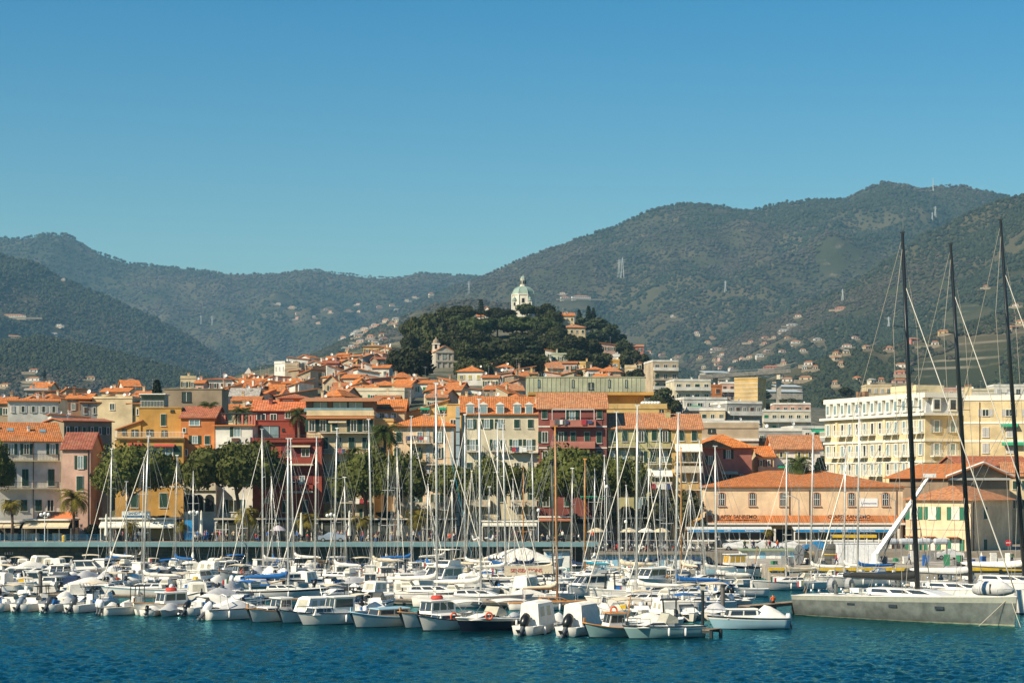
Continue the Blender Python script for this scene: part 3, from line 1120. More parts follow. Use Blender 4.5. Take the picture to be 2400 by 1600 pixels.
# C ochre house and what stands on it
h = front('tall ochre house with roof terrace, red awning and white framed windows behind a stone pine', 270, 430, 1026, 'ochre', depth=12)
h.flat(0.15)
b = h.balcony(272, 432, 1025, 11, 0.5, 'white', WM('ochre'))
h.win(318, 1053, 18, 22, 'n', WHITE); h.awning(302, 336, 1038, 1043, CLOTH['red'], 0.8)
h.win(388, 1057, 36, 26, 'o', glass=GLASSB); h.awning(362, 410, 1040, 1046, CLOTH['red'], 0.7); h.balcony(362, 410, 1086, 15, 1.1, 'wall')
h.win(318, 1105, 17, 34, 'c', WHITE); h.win(385, 1108, 17, 34, 'c', WHITE)
for px in (315, 383): h.win(px, 1172, 20, 36, 'c', WHITE)
h.band(1140, None, 2); h.band(1028, None, 4)
h = front('small ochre attic with sloping coping and three dark doors on the ochre terrace', 275, 330, 1006, 'ochre', Y=FY + 4, depth=7)
h.roof('shed_l', 1.4, RM('dull')); h.win(316, 1015, 16, 18, 'n', IRON); h.win(291, 1012, 10, 14, 'n', IRON)
h = front('ochre stair tower with green shuttered window and glazed penthouse on top', 326, 425, 956, 'ochre', Y=FY + 4.2, depth=8)
h.flat(0.1); h.win(383, 984, 14, 30, 'c'); h.win(404, 963, 9, 5, 'n', IRON); h.win(351, 1015, 16, 18, 'n', IRON); h.win(385, 1016, 13, 16, 'n', IRON)
x0, x1 = h.lx(328), h.lx(383)
pt = thing('glazed_penthouse', 'teal glazed penthouse with white railing standing on the ochre stair tower', 'penthouse', (h.xc, FY + 5.0, h.base + h.h + 0.16))
box(pt, 'body', ((x0 + x1) / 2, 2.0, 1.0), (x1 - x0, 3.6, 2.0), plain('penthouse_teal', (0.10, 0.22, 0.22), 0.5))
for i in range(4):
    xx = x0 + (x1 - x0) * (i + 0.5) / 4
    box(pt, 'pane', (xx, 0.16, 1.0), ((x1 - x0) / 4 - 0.12, 0.06, 1.6), GLASS)
box(pt, 'roof', ((x0 + x1) / 2, 1.9, 2.1), (x1 - x0 + 0.5, 4.6, 0.16), WHITE)
put(pt, 'railing', railmesh(x1 - x0, 1.0, WHITE), ((x0 + x1) / 2, -0.55, 0.0))
h = House('waterfront_house', 'bare stained concrete wall block behind the glazed penthouse', 385, 520, 912, 345, 8, 'stone', 0, None)
h.flat(0.0); h.win(437, 930, 22, 24, 'n', IRON)
# D orange
h = front('narrow bright orange house between the ochre house and the white one', 424, 503, 979, 'orange', Y=FY + 1.5)
h.roof('gable_x', 1.9, RM('brown'))
h.win(456, 990, 26, 15, 'n', WHITE, GLASSB); h.win(432, 1008, 9, 12, 'n'); h.win(457, 1030, 13, 20, 'o', glass=GLASSB); h.win(486, 1031, 13, 22, 'c'); h.win(434, 1060, 12, 16, 'n'); h.win(455, 1078, 14, 20, 'o'); h.win(436, 1115, 14, 26, 'c')
h = front('white arcaded loggia with three round arches and stone balustrade', 430, 506, 1134, 'white', Y=FY - 1.5, depth=5)
h.flat(0.05)
h.balcony(430, 506, 1146, 13, 0.35, 'wall', STONE)
for px in (441, 466, 491):
    x, z = h.lx(px), h.lz(px, 1198)
    b = MB(); b.box((0, 0, 1.0), (1.35, 0.06, 2.0))
    b.add([(0.675 * math.cos(R(t)), -0.03, 2.0 + 0.675 * math.sin(R(t))) for t in range(0, 181, 20)] + [(0.675 * math.cos(R(t)), 0.03, 2.0 + 0.675 * math.sin(R(t))) for t in range(0, 181, 20)], [tuple(range(10))[::-1], tuple(range(10, 20))] + [(i, i + 1, i + 11, i + 10) for i in range(9)])
    o = b.obj('arch_opening', DARK, h.root); o.location = (x, -0.04, z)
# E white
h = front('white house with orange tiled eave, pergola terrace and green shutters behind a stone pine', 505, 592, 998, 'white', face=4, depth=11)
h.roof('shed_f', 0.35, RM('bright'), 0.5)
h.win(556, 1012, 16, 24, 'l', glass=GLASSB); h.balcony(535, 590, 1040, 16, 1.2, 'wall'); box(h.root, 'planter', (h.lx(556), -1.35, h.lz(556, 1031)), (1.2, 0.2, 0.6), SH['brown'])
h.win(562, 1124, 24, 30, 'o'); h.win(548, 1185, 26, 30, 'o'); h.win(566, 1075, 14, 22, 'o')
for px in (508, 514, 556, 572, 579, 585):
    x = h.lx(px); box(h.root, 'pergola_column', (x, 4.0, h.h + 1.15), (0.28, 0.28, 1.7), WM('pink'))
box(h.root, 'pergola_roof', ((h.x0 + h.x1) / 2, 6.2, h.h + 2.1), (h.w, 5, 0.16), IRON)
# F red
h = front('deep red house with round window and two red balconies', 592, 754, 1033, 'red', Y=FY - 3, depth=12)
h.flat(0.35)
b = h.balcony(596, 752, 1033, 8, 0.5, 'iron', WM('red'))
lo = MB().lathe([(0.46, -0.05), (0.46, 0.05)], n=18)
for py, g in ((1049, GLASS), (1172, GLASSB)):
    o = put(h.root, 'round_window', MB().lathe([(0.5, -0.04), (0.5, 0.04)], n=18).mesh('round_window', TRIM if py > 1100 else IRON), (h.lx(627), -0.042, h.lz(627, py)))
    o.rotation_euler = (R(90), 0, 0)
    put(o, 'pane', MB().lathe([(0.42, -0.02), (0.42, 0.02)], n=18).mesh('pane', g), (0, 0, 0.05))
for py, fl in ((1058, 1086), (1124, 1150)):
    box(h.root, 'loggia', (h.lx(696), -0.02, h.lz(696, py)), ((h.lx(733) - h.lx(660)), 0.04, 30 / h.sc()), plain('loggia_shade_red', (0.16, 0.03, 0.025), 0.9))  # flat panel in darker red, painting in the shade of the loggia recess
    h.balcony(657, 735, fl, 15, 1.1, 'wall'); box(h.root, 'balcony_trim', ((h.lx(657) + h.lx(735)) / 2, -0.62, h.lz(696, fl) - 0.24), (h.lx(735) - h.lx(657) + 0.1, 1.2, 0.12), STONE)
h.win(716, 1060, 19, 20, 'n', y=-0.045); h.win(708, 1124, 13, 20, 'n', WHITE, GLASSB, y=-0.045); h.win(677, 1062, 12, 18, 'c', y=-0.045); h.win(678, 1124, 12, 20, 'c', y=-0.045)
h.awning(680, 728, 1043, 1047, CLOTH['beige'], 0.8); h.win(668, 1186, 14, 30, 'c'); h.win(716, 1186, 14, 30, 'c')
h = front('bright red upper storey with a wide glass door on the red terrace', 594, 691, 986, 'red', Y=FY + 4, depth=7)
h.flat(0.1); h.win(632, 1012, 44, 30, 'n', IRON, GLASSB); h.win(664, 1007, 5, 7, 'n', IRON)
h = House('waterfront_house', 'maroon top floor with ribbed orange roof and bay window above the red house', 592, 722, 962, FY + 11, 7, 'maroon', 0, PZ)
h.roof('gable_x', 1.7, roofmat('ribbed', (0.5, 0.15, 0.06), 0.42)); h.win(675, 972, 14, 18, 'n'); h.win(641, 978, 16, 18, 'n'); h.win(612, 978, 22, 18, 'n', WHITE)
h.dishes(0, 1); h.chimney(0.3, 0.3, 0.8)
h = House('waterfront_house', 'small red belvedere with a wide window and green shutter under tiled eaves', 656, 718, 934, FY + 14, 6, 'orange', 0, PZ + 8)
h.roof('hip', 0.7, RM('brown'), 0.5); h.win(675, 945, 25, 17, 'n', WHITE, GLASSB); h.win(701, 948, 10, 14, 'c', shutter='bright green')
# G cream
h = front('cream apartment house with glazed brown penthouse and four tiers of green shuttered doors', 719, 876, 974, 'cream', depth=12)
h.flat(0.7)
h.band(979, RM('orange'), 4, 'tiled_eave', 0.7)
for py, fl, sty, pxs in ((997, 1013, 'iron', (731, 757, 785, 829, 858)), (1038, 1061, 'iron', (762, 793, 824, 856)), (1094, 1115, 'iron', (731, 757, 790, 824, 858)), (1160, 1176, 'iron', (735, 780, 824, 858)), (1206, 0, '', (858, 735))):
    for px in pxs: h.win(px, py, 15, 28, random.choice('occ'), glass=GLASS)
    if fl: h.balcony(750 if fl < 1100 else 724, 872, fl, 14, 1.1, sty)
h.laundry(795, 826, 1052); h.laundry(835, 862, 1168); h.awning(770, 812, 1008 - 25, 990, CLOTH['beige'], 0.5)
h = front('long glass fronted brown penthouse with tiled roof on the cream house', 717, 877, 940, 'brown', Y=FY + 3.5, depth=7)
h.roof('shed_f', 0.7, RM('dull'), 0.9)
for px in (751, 797, 834): h.win(px, 951, 36, 20, 'n', IRON, GLASSB)
put(h.root, 'railing', MB().box((0, 0, 0.3), (h.w, 0.04, 0.6)).mesh('railing', GLASSB), ((h.x0 + h.x1) / 2, -2.9, h.lz(797, 966)))
# H
h = House('waterfront_house', 'low house with bright orange roof, skylights and terrace windows beside the penthouse', 877, 948, 962, FY + 10, 9, 'cream', 0, PZ)
h.roof('gable_x', 1.9, RM('bright')); h.win(895, 973, 13, 13, 'n', WHITE); h.win(923, 973, 13, 13, 'n', WHITE); h.dishes(3); h.band(955, IRON, 3)
# I
h = front('peach house with bright orange hipped roof, laundry and grey corner strips', 921, 1064, 1000, 'peach', depth=13)
h.roof('hip', 1.9, RM('bright'), 0.6)
for py, pxs in ((1024, (935, 984, 1029)), (1061, (930, 975, 1028)), (1108, (935, 980, 1028)), (1170, (936, 975, 1024))):
    for px in pxs: h.win(px, py, 14, 25, 'c' if px < 940 else random.choice('oon'), glass=random.choice([GLASS, GLASSB]))
h.balcony(952, 1010, 1037, 15, 1.1); h.laundry(955, 1008, 1022); h.balcony(952, 1000, 1079, 14, 1.0); h.balcony(1000, 1062, 1087, 15, 1.1); h.balcony(925, 1062, 1128, 14, 1.0)
h.balcony(925, 1062, 1190, 14, 1.2, 'wall', STONE)
for px in (1003, 1060): box(h.root, 'corner_strip', (h.lx(px), -0.03, h.h / 2), (0.45, 0.06, h.h - 0.3), plain('strip_grey', (0.45, 0.48, 0.48), 0.8))
h = front('low yellow annex with flat terrace of satellite dishes behind a tall palm', 876, 922, 987, 'yellow', Y=FY + 2, depth=9)
h.flat(0.3); h.dishes(3); h.win(898, 1015, 12, 22, 'c'); h.win(898, 1058, 12, 22, 'c')
h = House('waterfront_house', 'yellow house with long sloping roofline and green blinds behind the hipped roof', 932, 1050, 975, FY + 16, 9, 'yellow', 0, PZ)
h.roof('shed_l', 2.7, RM('dull'), 0.3)
for px in (996, 1036): h.win(px, 962, 20, 19, 'n', glass=GLASS); h.awning(px - 11, px + 11, 953, 960, CLOTH['green'], 0.6)
h = House('waterfront_house', 'tall narrow yellow house squeezed beside a blue grey pipe shaft', 1048, 1082, 948, FY + 8, 9, 'yellow', 0, PZ)
h.flat(0.2); h.win(1062, 990, 14, 16, 'n'); h.win(1062, 1050, 12, 20, 'c')
sh_ = thing('pipe_shaft', 'blue grey metal pipe shaft rising between yellow and cream houses', 'shaft', (wx(1073, FY - .5), FY - .5, PZ))
MB().box((0, 0, 10.3), (0.6, 0.5, 20.6)).obj('duct', plain('zinc', (0.30, 0.38, 0.42), 0.5), sh_)
for i in range(9): box(sh_, 'clamp', (0, 0, 2 + i * 2.1), (0.72, 0.6, 0.12), IRON)
# J
h = front('large cream apartment house with dormers in its orange roof and green shutters', 1081, 1262, 971, 'pale cream', depth=13)
h.roof('gable_x', 2.9, RM('orange')); h.band(971, RM('dull'), 3, 'cornice', 0.35)
for i, px in enumerate((1102, 1133, 1172, 1212, 1240)):
    x, z = h.lx(px), h.h + 0.75
    b = MB(); b.box((0, 0, 0), (1.25, 1.6, 1.5)); d_ = b.obj('dormer', TRIM, h.roof_o); d_.location = (x, 0.75, z)
    MB().add([(-0.8, -0.95, 0.75), (0.8, -0.95, 0.75), (0, -0.95, 1.25), (-0.8, 0.9, 0.75), (0.8, 0.9, 0.75), (0, 0.9, 1.25)], [(0, 1, 2), (0, 2, 5, 3), (1, 4, 5, 2), (3, 5, 4), (0, 3, 4, 1)]).obj('dormer_roof', TRIM, d_)
    box(d_, 'pane', (0, -0.81, -0.05), (0.95, 0.04, 1.1), GLASSB)
for px, st in ((1102, 'o'), (1141, 'o'), (1174, 'l'), (1211, 'c'), (1243, 'c')): h.win(px, 993, 13, 22, st, glass=GLASSB)
for px, st in ((1108, 'o'), (1162, 'o'), (1178, 'n'), (1208, 'o'), (1240, 'o')): h.win(px, 1042, 14, 25, st, glass=GLASSB)
h.balcony(1094, 1130, 1057, 14, 0.9, 'white'); h.balcony(1150, 1186, 1056, 13, 0.9); h.balcony(1194, 1261, 1059, 14, 1.0, 'white'); h.laundry(1200, 1236, 1048)
for px, st in ((1100, 'c'), (1140, 'o'), (1178, 'c'), (1211, 'n'), (1243, 'c')): h.win(px, 1097, 13, 28, st)
for px in (1103, 1135, 1178, 1211, 1243): h.win(px, 1162, 15, 30, random.choice('oc'))
h.balcony(1090, 1150, 1184, 12, 0.9, 'wall', STONE); h.balcony(1192, 1258, 1184, 12, 0.9, 'wall', STONE); h.chimney(0.98, 0.3, 1.2)
h.band(1124, None, 3)
# K
h = front('maroon apartment house with cream banded floors, laundry and pergola balcony', 1262, 1422, 958, 'maroon', Y=FY - 0.8, depth=12)
h.roof('gable_x', 2.6, RM('dull'))
for px, py, wd, ht, st in ((1276, 970, 14, 24, 'c'), (1341, 972, 15, 26, 'o'), (1405, 970, 14, 24, 'c'), (1277, 1024, 15, 27, 'l'), (1315, 1024, 14, 26, 'o'), (1343, 1025, 14, 28, 'c'), (1376, 1024, 14, 26, 'c'), (1404, 1025, 14, 28, 'c'), (1277, 1067, 13, 24, 'n'), (1316, 1070, 16, 26, 'n'), (1376, 1067, 14, 24, 'c'), (1405, 1067, 14, 24, 'c'), (1280, 1170, 16, 34, 'o'), (1330, 1170, 16, 34, 'c'), (1395, 1180, 16, 30, 'n'), (1278, 1118, 14, 28, 'c'), (1405, 1118, 14, 28, 'c')):
    h.win(px, py, wd, ht, st, glass=GLASSB if px == 1341 else None)
PINKB = WM('pink')
h.balcony(1289, 1396, 998, 14, 1.1, 'wall', PINKB); h.balcony(1292, 1394, 1048, 14, 1.1, 'wall', PINKB); h.balcony(1290, 1396, 1140, 14, 1.1, 'wall', PINKB)
h.band(999, None, 3); h.band(1049, None, 3); h.band(1142, None, 3); h.laundry(1300, 1340, 984); h.laundry(1362, 1394, 984)
h.awning(1297, 1362, 1052, 1062, CLOTH['green'], 1.1); h.awning(1361, 1420, 1161, 1170, CLOTH['green'], 1.2)
for px in (1294, 1326, 1360, 1392): bar(h.root, 'pergola_post', (h.lx(px), -1.0, h.lz(px, 984)), (h.lx(px), -1.0, h.lz(px, 960)), 0.05, WHITE)
bar(h.root, 'pergola_beam', (h.lx(1294), -1.0, h.lz(1294, 960)), (h.lx(1392), -1.0, h.lz(1392, 960)), 0.06, WHITE)
# L
h = front('olive cream apartment house with orange roof, striped awning and laundry', 1424, 1573, 1004, 'olive cream', depth=12)
h.roof('gable_x', 2.5, RM('dull'))
for px, py, st in ((1439, 1022, 'c'), (1464, 1022, 'c'), (1503, 1022, 'o'), (1533, 1020, 'c'), (1559, 1022, 'o'), (1435, 1070, 'o'), (1462, 1070, 'n'), (1502, 1070, 'o'), (1530, 1070, 'c'), (1558, 1070, 'o'), (1440, 1120, 'c'), (1500, 1120, 'c'), (1535, 1125, 'n'), (1440, 1178, 'c'), (1500, 1178, 'o'), (1530, 1178, 'c')):
    h.win(px, py, 13, 27, st, glass=random.choice([GLASS, GLASSB]))
h.balcony(1425, 1492, 1046, 13, 1.0); h.balcony(1516, 1574, 1048, 13, 1.0); h.balcony(1516, 1574, 1086, 13, 1.0); h.balcony(1516, 1574, 1142, 13, 1.1, 'wall', STONE); h.balcony(1425, 1490, 1142, 13, 1.0)
h.awning(1518, 1575, 1098, 1116, CLOTH['white'], 1.4); h.laundry(1524, 1568, 1134); h.chimney(0.98, 0.35, 1.4, 0.8)
# M
h = front('bright ochre house end with white framed windows and white sun blinds', 1574, 1645, 1006, 'yellow', Y=FY - 0.5, depth=12)
h.roof('gable_x', 2.5, RM('dull'))
for px in (1597, 1627): h.win(px, 1021, 13, 25, 'c', WHITE)
h.awning(1582, 1645, 1040, 1058, CLOTH['white'], 1.3)
for py, fl in ((1071, 1082), (1118, 1146), (1175, 0)):
    for px in (1600, 1627): h.win(px, py, 15, 24, 'n')
    if fl: h.balcony(1582, 1645, fl, 12, 1.1, 'iron')
h.balcony(1580, 1645, 1105, 12, 1.1, 'wall', STONE)
# N..Q
h = House('waterfront_house', 'pink house with vivid orange hipped roof and two shuttered windows above the market hall', 1646, 1762, 1051, 322, 11, 'pink', -8, PZ)
h.roof('hip', 2.2, RM('bright'), 0.6, 0.72); h.win(1707, 1064, 12, 22, 'o', glass=GLASSB); h.win(1665, 1078, 12, 22, 'o', glass=GLASSB); h.win(1706, 1116, 18, 14, 'n'); h.awning(1690, 1728, 1104, 1110, CLOTH['beige'], 0.8); h.win(1738, 1116, 9, 10, 'n'); h.win(1662, 1122, 16, 16, 'c')
h = House('waterfront_house', 'plain beige flat roofed building rising behind the pink house', 1640, 1778, 1003, 338, 12, 'beige', 0, PZ)
h.flat(0.8); h.win(1668, 998 + 12, 18, 10, 'n', IRON); h.band(1030, None, 6, 'cornice', 0.3)
h = House('waterfront_house', 'low house with orange roof and two slim shuttered windows next to the white one', 1777, 1814, 1070, 325, 9, 'cream', 0, PZ)
h.roof('gable_x', 1.7, RM('bright')); h.win(1784, 1085, 7, 16, 'o', shutter='brown'); h.win(1802, 1085, 7, 16, 'o', shutter='brown')
h = House('waterfront_house', 'small house showing only its orange roof behind the beige block', 1774, 1830, 1046, 340, 8, 'cream', 0, PZ)
h.roof('gable_x', 1.4, RM('bright')); h.chimney(0.35, 0.3, 0.6)
h = House('waterfront_house', 'white house with yellow shutters and dull orange roof beside a palm', 1814, 1922, 1051, 326, 9, 'white', 0, PZ)
h.roof('gable_x', 2.2, RM('dull'), 0.5)
for px in (1831, 1873, 1898): h.win(px, 1065, 9, 15, 'o', shutter='yellow')
h.awning(1822, 1860, 1090, 1096, CLOTH['green'], 0.6); h.win(1850, 1100, 9, 14, 'n'); h.win(1890, 1100, 9, 14, 'n')

# ------------------------------------------------------------------ market hall
h = House('market_hall', 'long peach market hall with orange roof, arched windows and lettered canopy', 1652, 2116, 1142, 306, 22, 'peach', 0, TZ, cat='hall')
h.roof('hip', 2.5, RM('orange'), 0.45)
MB().box(((h.x0 + h.x1) / 2, -0.1, h.h - 0.18), (h.w + 0.4, 0.2, 0.3)).obj('cornice', WM('peach'), h.root)
AW = {}
def arch_window(h, px, py, w_, ht):
    x, z = h.lx(px), h.lz(px, py)
    key = (w_, ht)
    if key not in AW:
        def arch(w, hh, y0, y1, mat, name):
            pts = [(-w / 2, -hh / 2), (w / 2, -hh / 2)] + [(w / 2 * math.cos(R(t)), hh / 2 - 0.25 + 0.25 * math.sin(R(t))) for t in range(0, 181, 22)]
            N = len(pts)
            return MB().add([(q[0], y0, q[1]) for q in pts] + [(q[0], y1, q[1]) for q in pts], [tuple(range(N)), tuple(range(N, 2 * N))[::-1]] + [(i, i + N, (i + 1) % N + N, (i + 1) % N) for i in range(N)]).mesh(name, mat)
        AW[key] = (arch(w_ + 0.22, ht + 0.2, -0.06, 0.0, plain('brick_surround', (0.38, 0.14, 0.07), 0.9), 'window'), arch(w_, ht, -0.08, -0.061, GLASS, 'pane'))
    o = put(h.root, 'window', AW[key][0], (x, 0, z))
    put(o, 'pane', AW[key][1])
    for q in (-0.36, -0.12, 0.12, 0.36): box(o, 'glazing_bar', (q * w_ * 1.3, -0.095, -0.05), (0.05, 0.03, ht - 0.15), WHITE)
    box(o, 'glazing_bar', (0, -0.097, 0.0), (w_ - 0.05, 0.03, 0.06), WHITE)
    box(o, 'window_sill', (0, -0.12, -ht / 2 - 0.12), (w_ + 0.4, 0.22, 0.12), STONE)
for px in (1691, 1763, 1835, 1914, 1995, 2075): arch_window(h, px, 1169, 0.98, 1.9)
for px in (1850, 1897, 2101): h.pipe(px, 1146, 1206)
b = MB().box((0, 0, 0), (2.75, 0.06, 1.28)); sg = b.obj('sign_board', plain('sign_white', (0.78, 0.78, 0.77), 0.5, 0.02), h.root)
sg.location = (h.lx(2036), -0.05, h.lz(2036, 1177))
tm = put(sg, 'lettering', text_mesh('Contemporanea', 0.36, plain('sign_ink', (0.10, 0.16, 0.28), 0.6), extrude=0.006), (0, -0.04, -0.12)); tm.rotation_euler = (R(90), 0, 0)
# tiled lean-to canopy
cx0, cx1 = h.lx(1622), h.lx(2112)
z0, z1 = h.lz(1880, 1207), h.lz(1880, 1226) + 0.15
vs = [(cx0 + 2.4, -0.03, z0), (cx1, -0.03, z0), (cx1, -3.3, z1), (cx0, -3.3, z1)]
vs += [(q[0], q[1], q[2] - 0.18) for q in vs]
def flat_uv(vs, f):
    return [(vs[i][0], math.hypot(vs[i][1], vs[i][2])) for i in f]
fs = [(0, 3, 2, 1), (4, 5, 6, 7), (0, 1, 5, 4), (2, 3, 7, 6), (1, 2, 6, 5), (3, 0, 4, 7)]
can = put(h.root, 'canopy_roof', mk('canopy_roof', vs, fs, RM('orange'), uv=[q for f in fs for q in flat_uv(vs, f)]))
box(h.root, 'canopy_fascia', ((cx0 + cx1) / 2, -3.33, z1 - 0.14), (cx1 - cx0, 0.12, 0.3), TRIM)
slope = math.atan2(z0 - z1, 3.27)
INK = plain('dark_letters', (0.03, 0.012, 0.008), 0.7)
for px in (1720, 1984):
    tm = put(h.root, 'lettering', text_mesh('CLAPSY SANREMO', 0.78, INK, extrude=0.03), (h.lx(px), -2.45, (z0 + z1) / 2 + 0.35))
    tm.rotation_euler = (R(80), 0, 0)
    bar(h.root, 'lettering_rail', (h.lx(px - 22), -2.4, (z0 + z1) / 2 - 0.1), (h.lx(px + 28), -2.4, (z0 + z1) / 2 - 0.1), 0.05, INK)
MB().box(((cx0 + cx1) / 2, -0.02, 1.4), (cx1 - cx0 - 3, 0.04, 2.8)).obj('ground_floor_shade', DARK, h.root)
for i in range(9): box(h.root, 'canopy_column', (cx0 + 1.0 + i * (cx1 - cx0 - 2) / 8, -3.1, 1.5), (0.3, 0.3, z1 * 2 - 3.3 if False else 2.9), TRIM)

def veranda(label, px0, px1, Y, texts):
    x0, x1 = wx(px0, Y), wx(px1, Y)
    L = x1 - x0
    t = thing('glazed_veranda', label, 'veranda', ((x0 + x1) / 2, Y, TZ))
    n_ = 8
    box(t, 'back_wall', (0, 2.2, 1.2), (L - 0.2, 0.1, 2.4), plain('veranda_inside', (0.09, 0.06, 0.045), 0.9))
    box(t, 'floor', (0, 1.1, 0.04), (L, 2.4, 0.08), PAVE)
    for i in range(n_ + 1): box(t, 'post', (-L / 2 + L * i / n_, 0, 1.3), (0.16, 0.16, 2.6), WHITE)
    for z, hh in ((1.22, 0.22), (2.52, 0.14), (0.12, 0.18)): box(t, 'rail', (0, 0.002, z), (L - 0.1, 0.12, hh), WHITE)
    for i in range(n_):
        xx = -L / 2 + L * (i + 0.5) / n_
        box(t, 'pane', (xx, 0.02, 1.86), (L / n_ - 0.2, 0.03, 1.1), glassmat('veranda_glass', (0.02, 0.016, 0.012)))
        box(t, 'low_panel', (xx, 0.03, 0.66), (L / n_ - 0.2, 0.03, 0.86), plain('low_panel', (0.33, 0.30, 0.24), 0.4))
    b = MB().add([(-L / 2 - 0.2, 0.9, 3.3), (L / 2 + 0.2, 0.9, 3.3), (L / 2 + 0.2, -0.75, 2.85), (-L / 2 - 0.2, -0.75, 2.85), (-L / 2 - 0.2, 0.9, 3.22), (L / 2 + 0.2, 0.9, 3.22), (L / 2 + 0.2, -0.75, 2.77), (-L / 2 - 0.2, -0.75, 2.77)], [(0, 3, 2, 1), (4, 5, 6, 7), (0, 1, 5, 4), (2, 3, 7, 6), (1, 2, 6, 5), (3, 0, 4, 7)])
    b.obj('awning', plain('awning_cloth_grey', (0.55, 0.55, 0.52), 0.9), t)
    va = box(t, 'valance', (0, -0.78, 2.72), (L - 0.3, 0.04, 0.42), CLOTH['blue'])
    for q, s_ in texts:
        o = put(va, 'lettering', text_mesh(s_, 0.30, WHITE, extrude=0.006), (q * L / 2, -0.03, 0)); o.rotation_euler = (R(90), 0, 0)
    return t
veranda('glazed restaurant veranda under blue lettered awning nearest the hedge', 1612, 1806, 300.2, [(-0.6, 'Focacceria'), (-0.05, 'CLAPSY'), (0.55, 'Ristorante Pizzeria')])
veranda('glazed restaurant veranda under blue lettered awning near the white crane', 1862, 2088, 300.2, [(-0.45, 'Pizzeria'), (0.02, 'CLAPSY'), (0.5, 'Ristorante Pizzeria')])

# ------------------------------------------------------------------ hotel, yellow block, harbour office
YC = 360.0
XC = wx(2168, YC)
ang = 70.0
nx, ny = -math.sin(R(ang)), -math.cos(R(ang))       # outward normal of the long facade
dxv = (-math.cos(R(ang)), math.sin(R(ang)))         # along the facade to its far end
L = 37.0
ho = thing('grand_hotel', 'yellow grand hotel with white balconies and grey mansard roof', 'hotel', (XC + dxv[0] * L / 2, YC + dxv[1] * L / 2, 6.0), -R(ang))
hz_ = lambda py: wz(py, YC) - 6.0
HC, HT = hz_(970), hz_(921)
HWM = wallmat('hotel_yellow', (0.76, 0.63, 0.39), 0.15)
HW = plain('hotel_white', (0.76, 0.72, 0.62), 0.7, 0.06)
MB().box((0, 8, HC / 2), (L, 16, HC)).obj('wall', HWM, ho)
SLATE = plain('mansard_slate', (0.40, 0.42, 0.43), 0.6)
MB().add([(-L / 2, 0.1, HC), (L / 2, 0.1, HC), (L / 2, 15.9, HC), (-L / 2, 15.9, HC), (-L / 2 + 0.9, 1.0, HT - 0.5), (L / 2 - 0.9, 1.0, HT - 0.5), (L / 2 - 0.9, 15, HT - 0.5), (-L / 2 + 0.9, 15, HT - 0.5)], BOXF).obj('mansard_roof', SLATE, ho)
for z, pr, hh in ((HC, 0.8, 0.45), (HT - 0.3, 0.2, 0.9), (hz_(1031), 0.25, 0.4), (hz_(1081), 0.25, 0.3)):
    MB().box((0, 8, z), (L + pr * 2, 16 + pr * 2, hh)).obj('cornice', HW, ho)
FL = [hz_(998), hz_(1052), hz_(1098)]
def hotel_window(x, y, z, rz, w_, hh, bal):
    o = put(ho, 'window', framemesh(w_, hh, 0.14, HW, 0.16), (x, y, z), rz)
    box(o, 'pane', (0, 0.02, 0), (w_ - 0.3, 0.05, hh - 0.3), GLASSB if random.random() < 0.6 else GLASS)
    for q in (-1, 1): box(o, 'shutter', (q * (w_ * 0.7), 0.0, 0), (w_ * 0.42, 0.07, hh), SH['grey'])
    if bal:
        b = box(o, 'balcony', (0, -0.62, -hh / 2 - 0.12), (w_ * 2.1, 1.15, 0.2), HW)
        put(o, 'railing', railmesh(w_ * 2.1, 0.95, HW, 0.3, 0.03), (0, -1.15, -hh / 2))
nW = 13
for r, z in enumerate(FL):
    for c in range(nW):
        x = -L / 2 + L * (c + 0.5) / nW
        hotel_window(x, -0.06, z, 0, 1.15, 2.3, (c + r) % 3 != 1)
    for c in range(2):
        hotel_window(L / 2 + 0.06, 2.4 + 3.4 * c, z, R(90), 1.3, 2.3, r > 0)
for c in range(nW):
    x = -L / 2 + L * (c + 0.5) / nW
    b = box(ho, 'dormer', (x, 0.45, (HC + HT) / 2 - 0.1), (1.5, 1.2, 2.4), HW); box(b, 'pane', (0, -0.61, 0), (0.9, 0.04, 1.7), GLASSB)
for c in range(2):
    b = box(ho, 'dormer', (L / 2 - 0.45, 2.4 + 3.4 * c, (HC + HT) / 2 - 0.1), (1.2, 1.7, 2.4), HW); box(b, 'pane', (0.61, 0, 0), (0.04, 1.1, 1.7), GLASS)
for c in range(4): box(ho, 'pilaster', (-L / 2 + 5 + c * 9, -0.12, HC / 2), (0.9, 0.24, HC - 0.5), HW if c % 2 else HWM)
put(ho, 'roof_railing', railmesh(L - 3, 1.0, IRON, 0.5), (0, 1.6, HT - 0.3))
for x in (-12, -9.5, 4): box(ho, 'chimney', (x, 4, HT + 0.6), (0.9, 0.9, 1.9), WM('brown'))
box(ho, 'roof_cabin', (6, 6, HT + 0.8), (9, 6, 2.2), HWM)

h = House('apartment_block', 'plain yellow apartment block with grey shutters and green blinds beside the hotel', 2259, 2440, 938, 348, 14, wallmat('block_yellow', (0.73, 0.59, 0.34), 0.2), 14, PZ, cat='apartment block', shutter='grey')
h.flat(0.8, HW); h.band(990, HW, 5); h.band(1033, HW, 5)
for py, pxs in ((967, (2310, 2365, 2412)), (1013, (2310, 2367, 2412)), (1050, (2310, 2367, 2412))):
    for px in pxs: h.win(px, py, 15, 24 if py > 1000 else 18, 'o' if py < 1000 else 'c', HW)
h.awning(2348, 2400, 1035, 1043, CLOTH['green'], 1.0); h.awning(2346, 2386, 992, 1000, CLOTH['green'], 0.8); h.pipe(2296, 942, 1120); h.chimney(0.05, 0.3, 2.0, 1.2); h.dishes(2, 1)

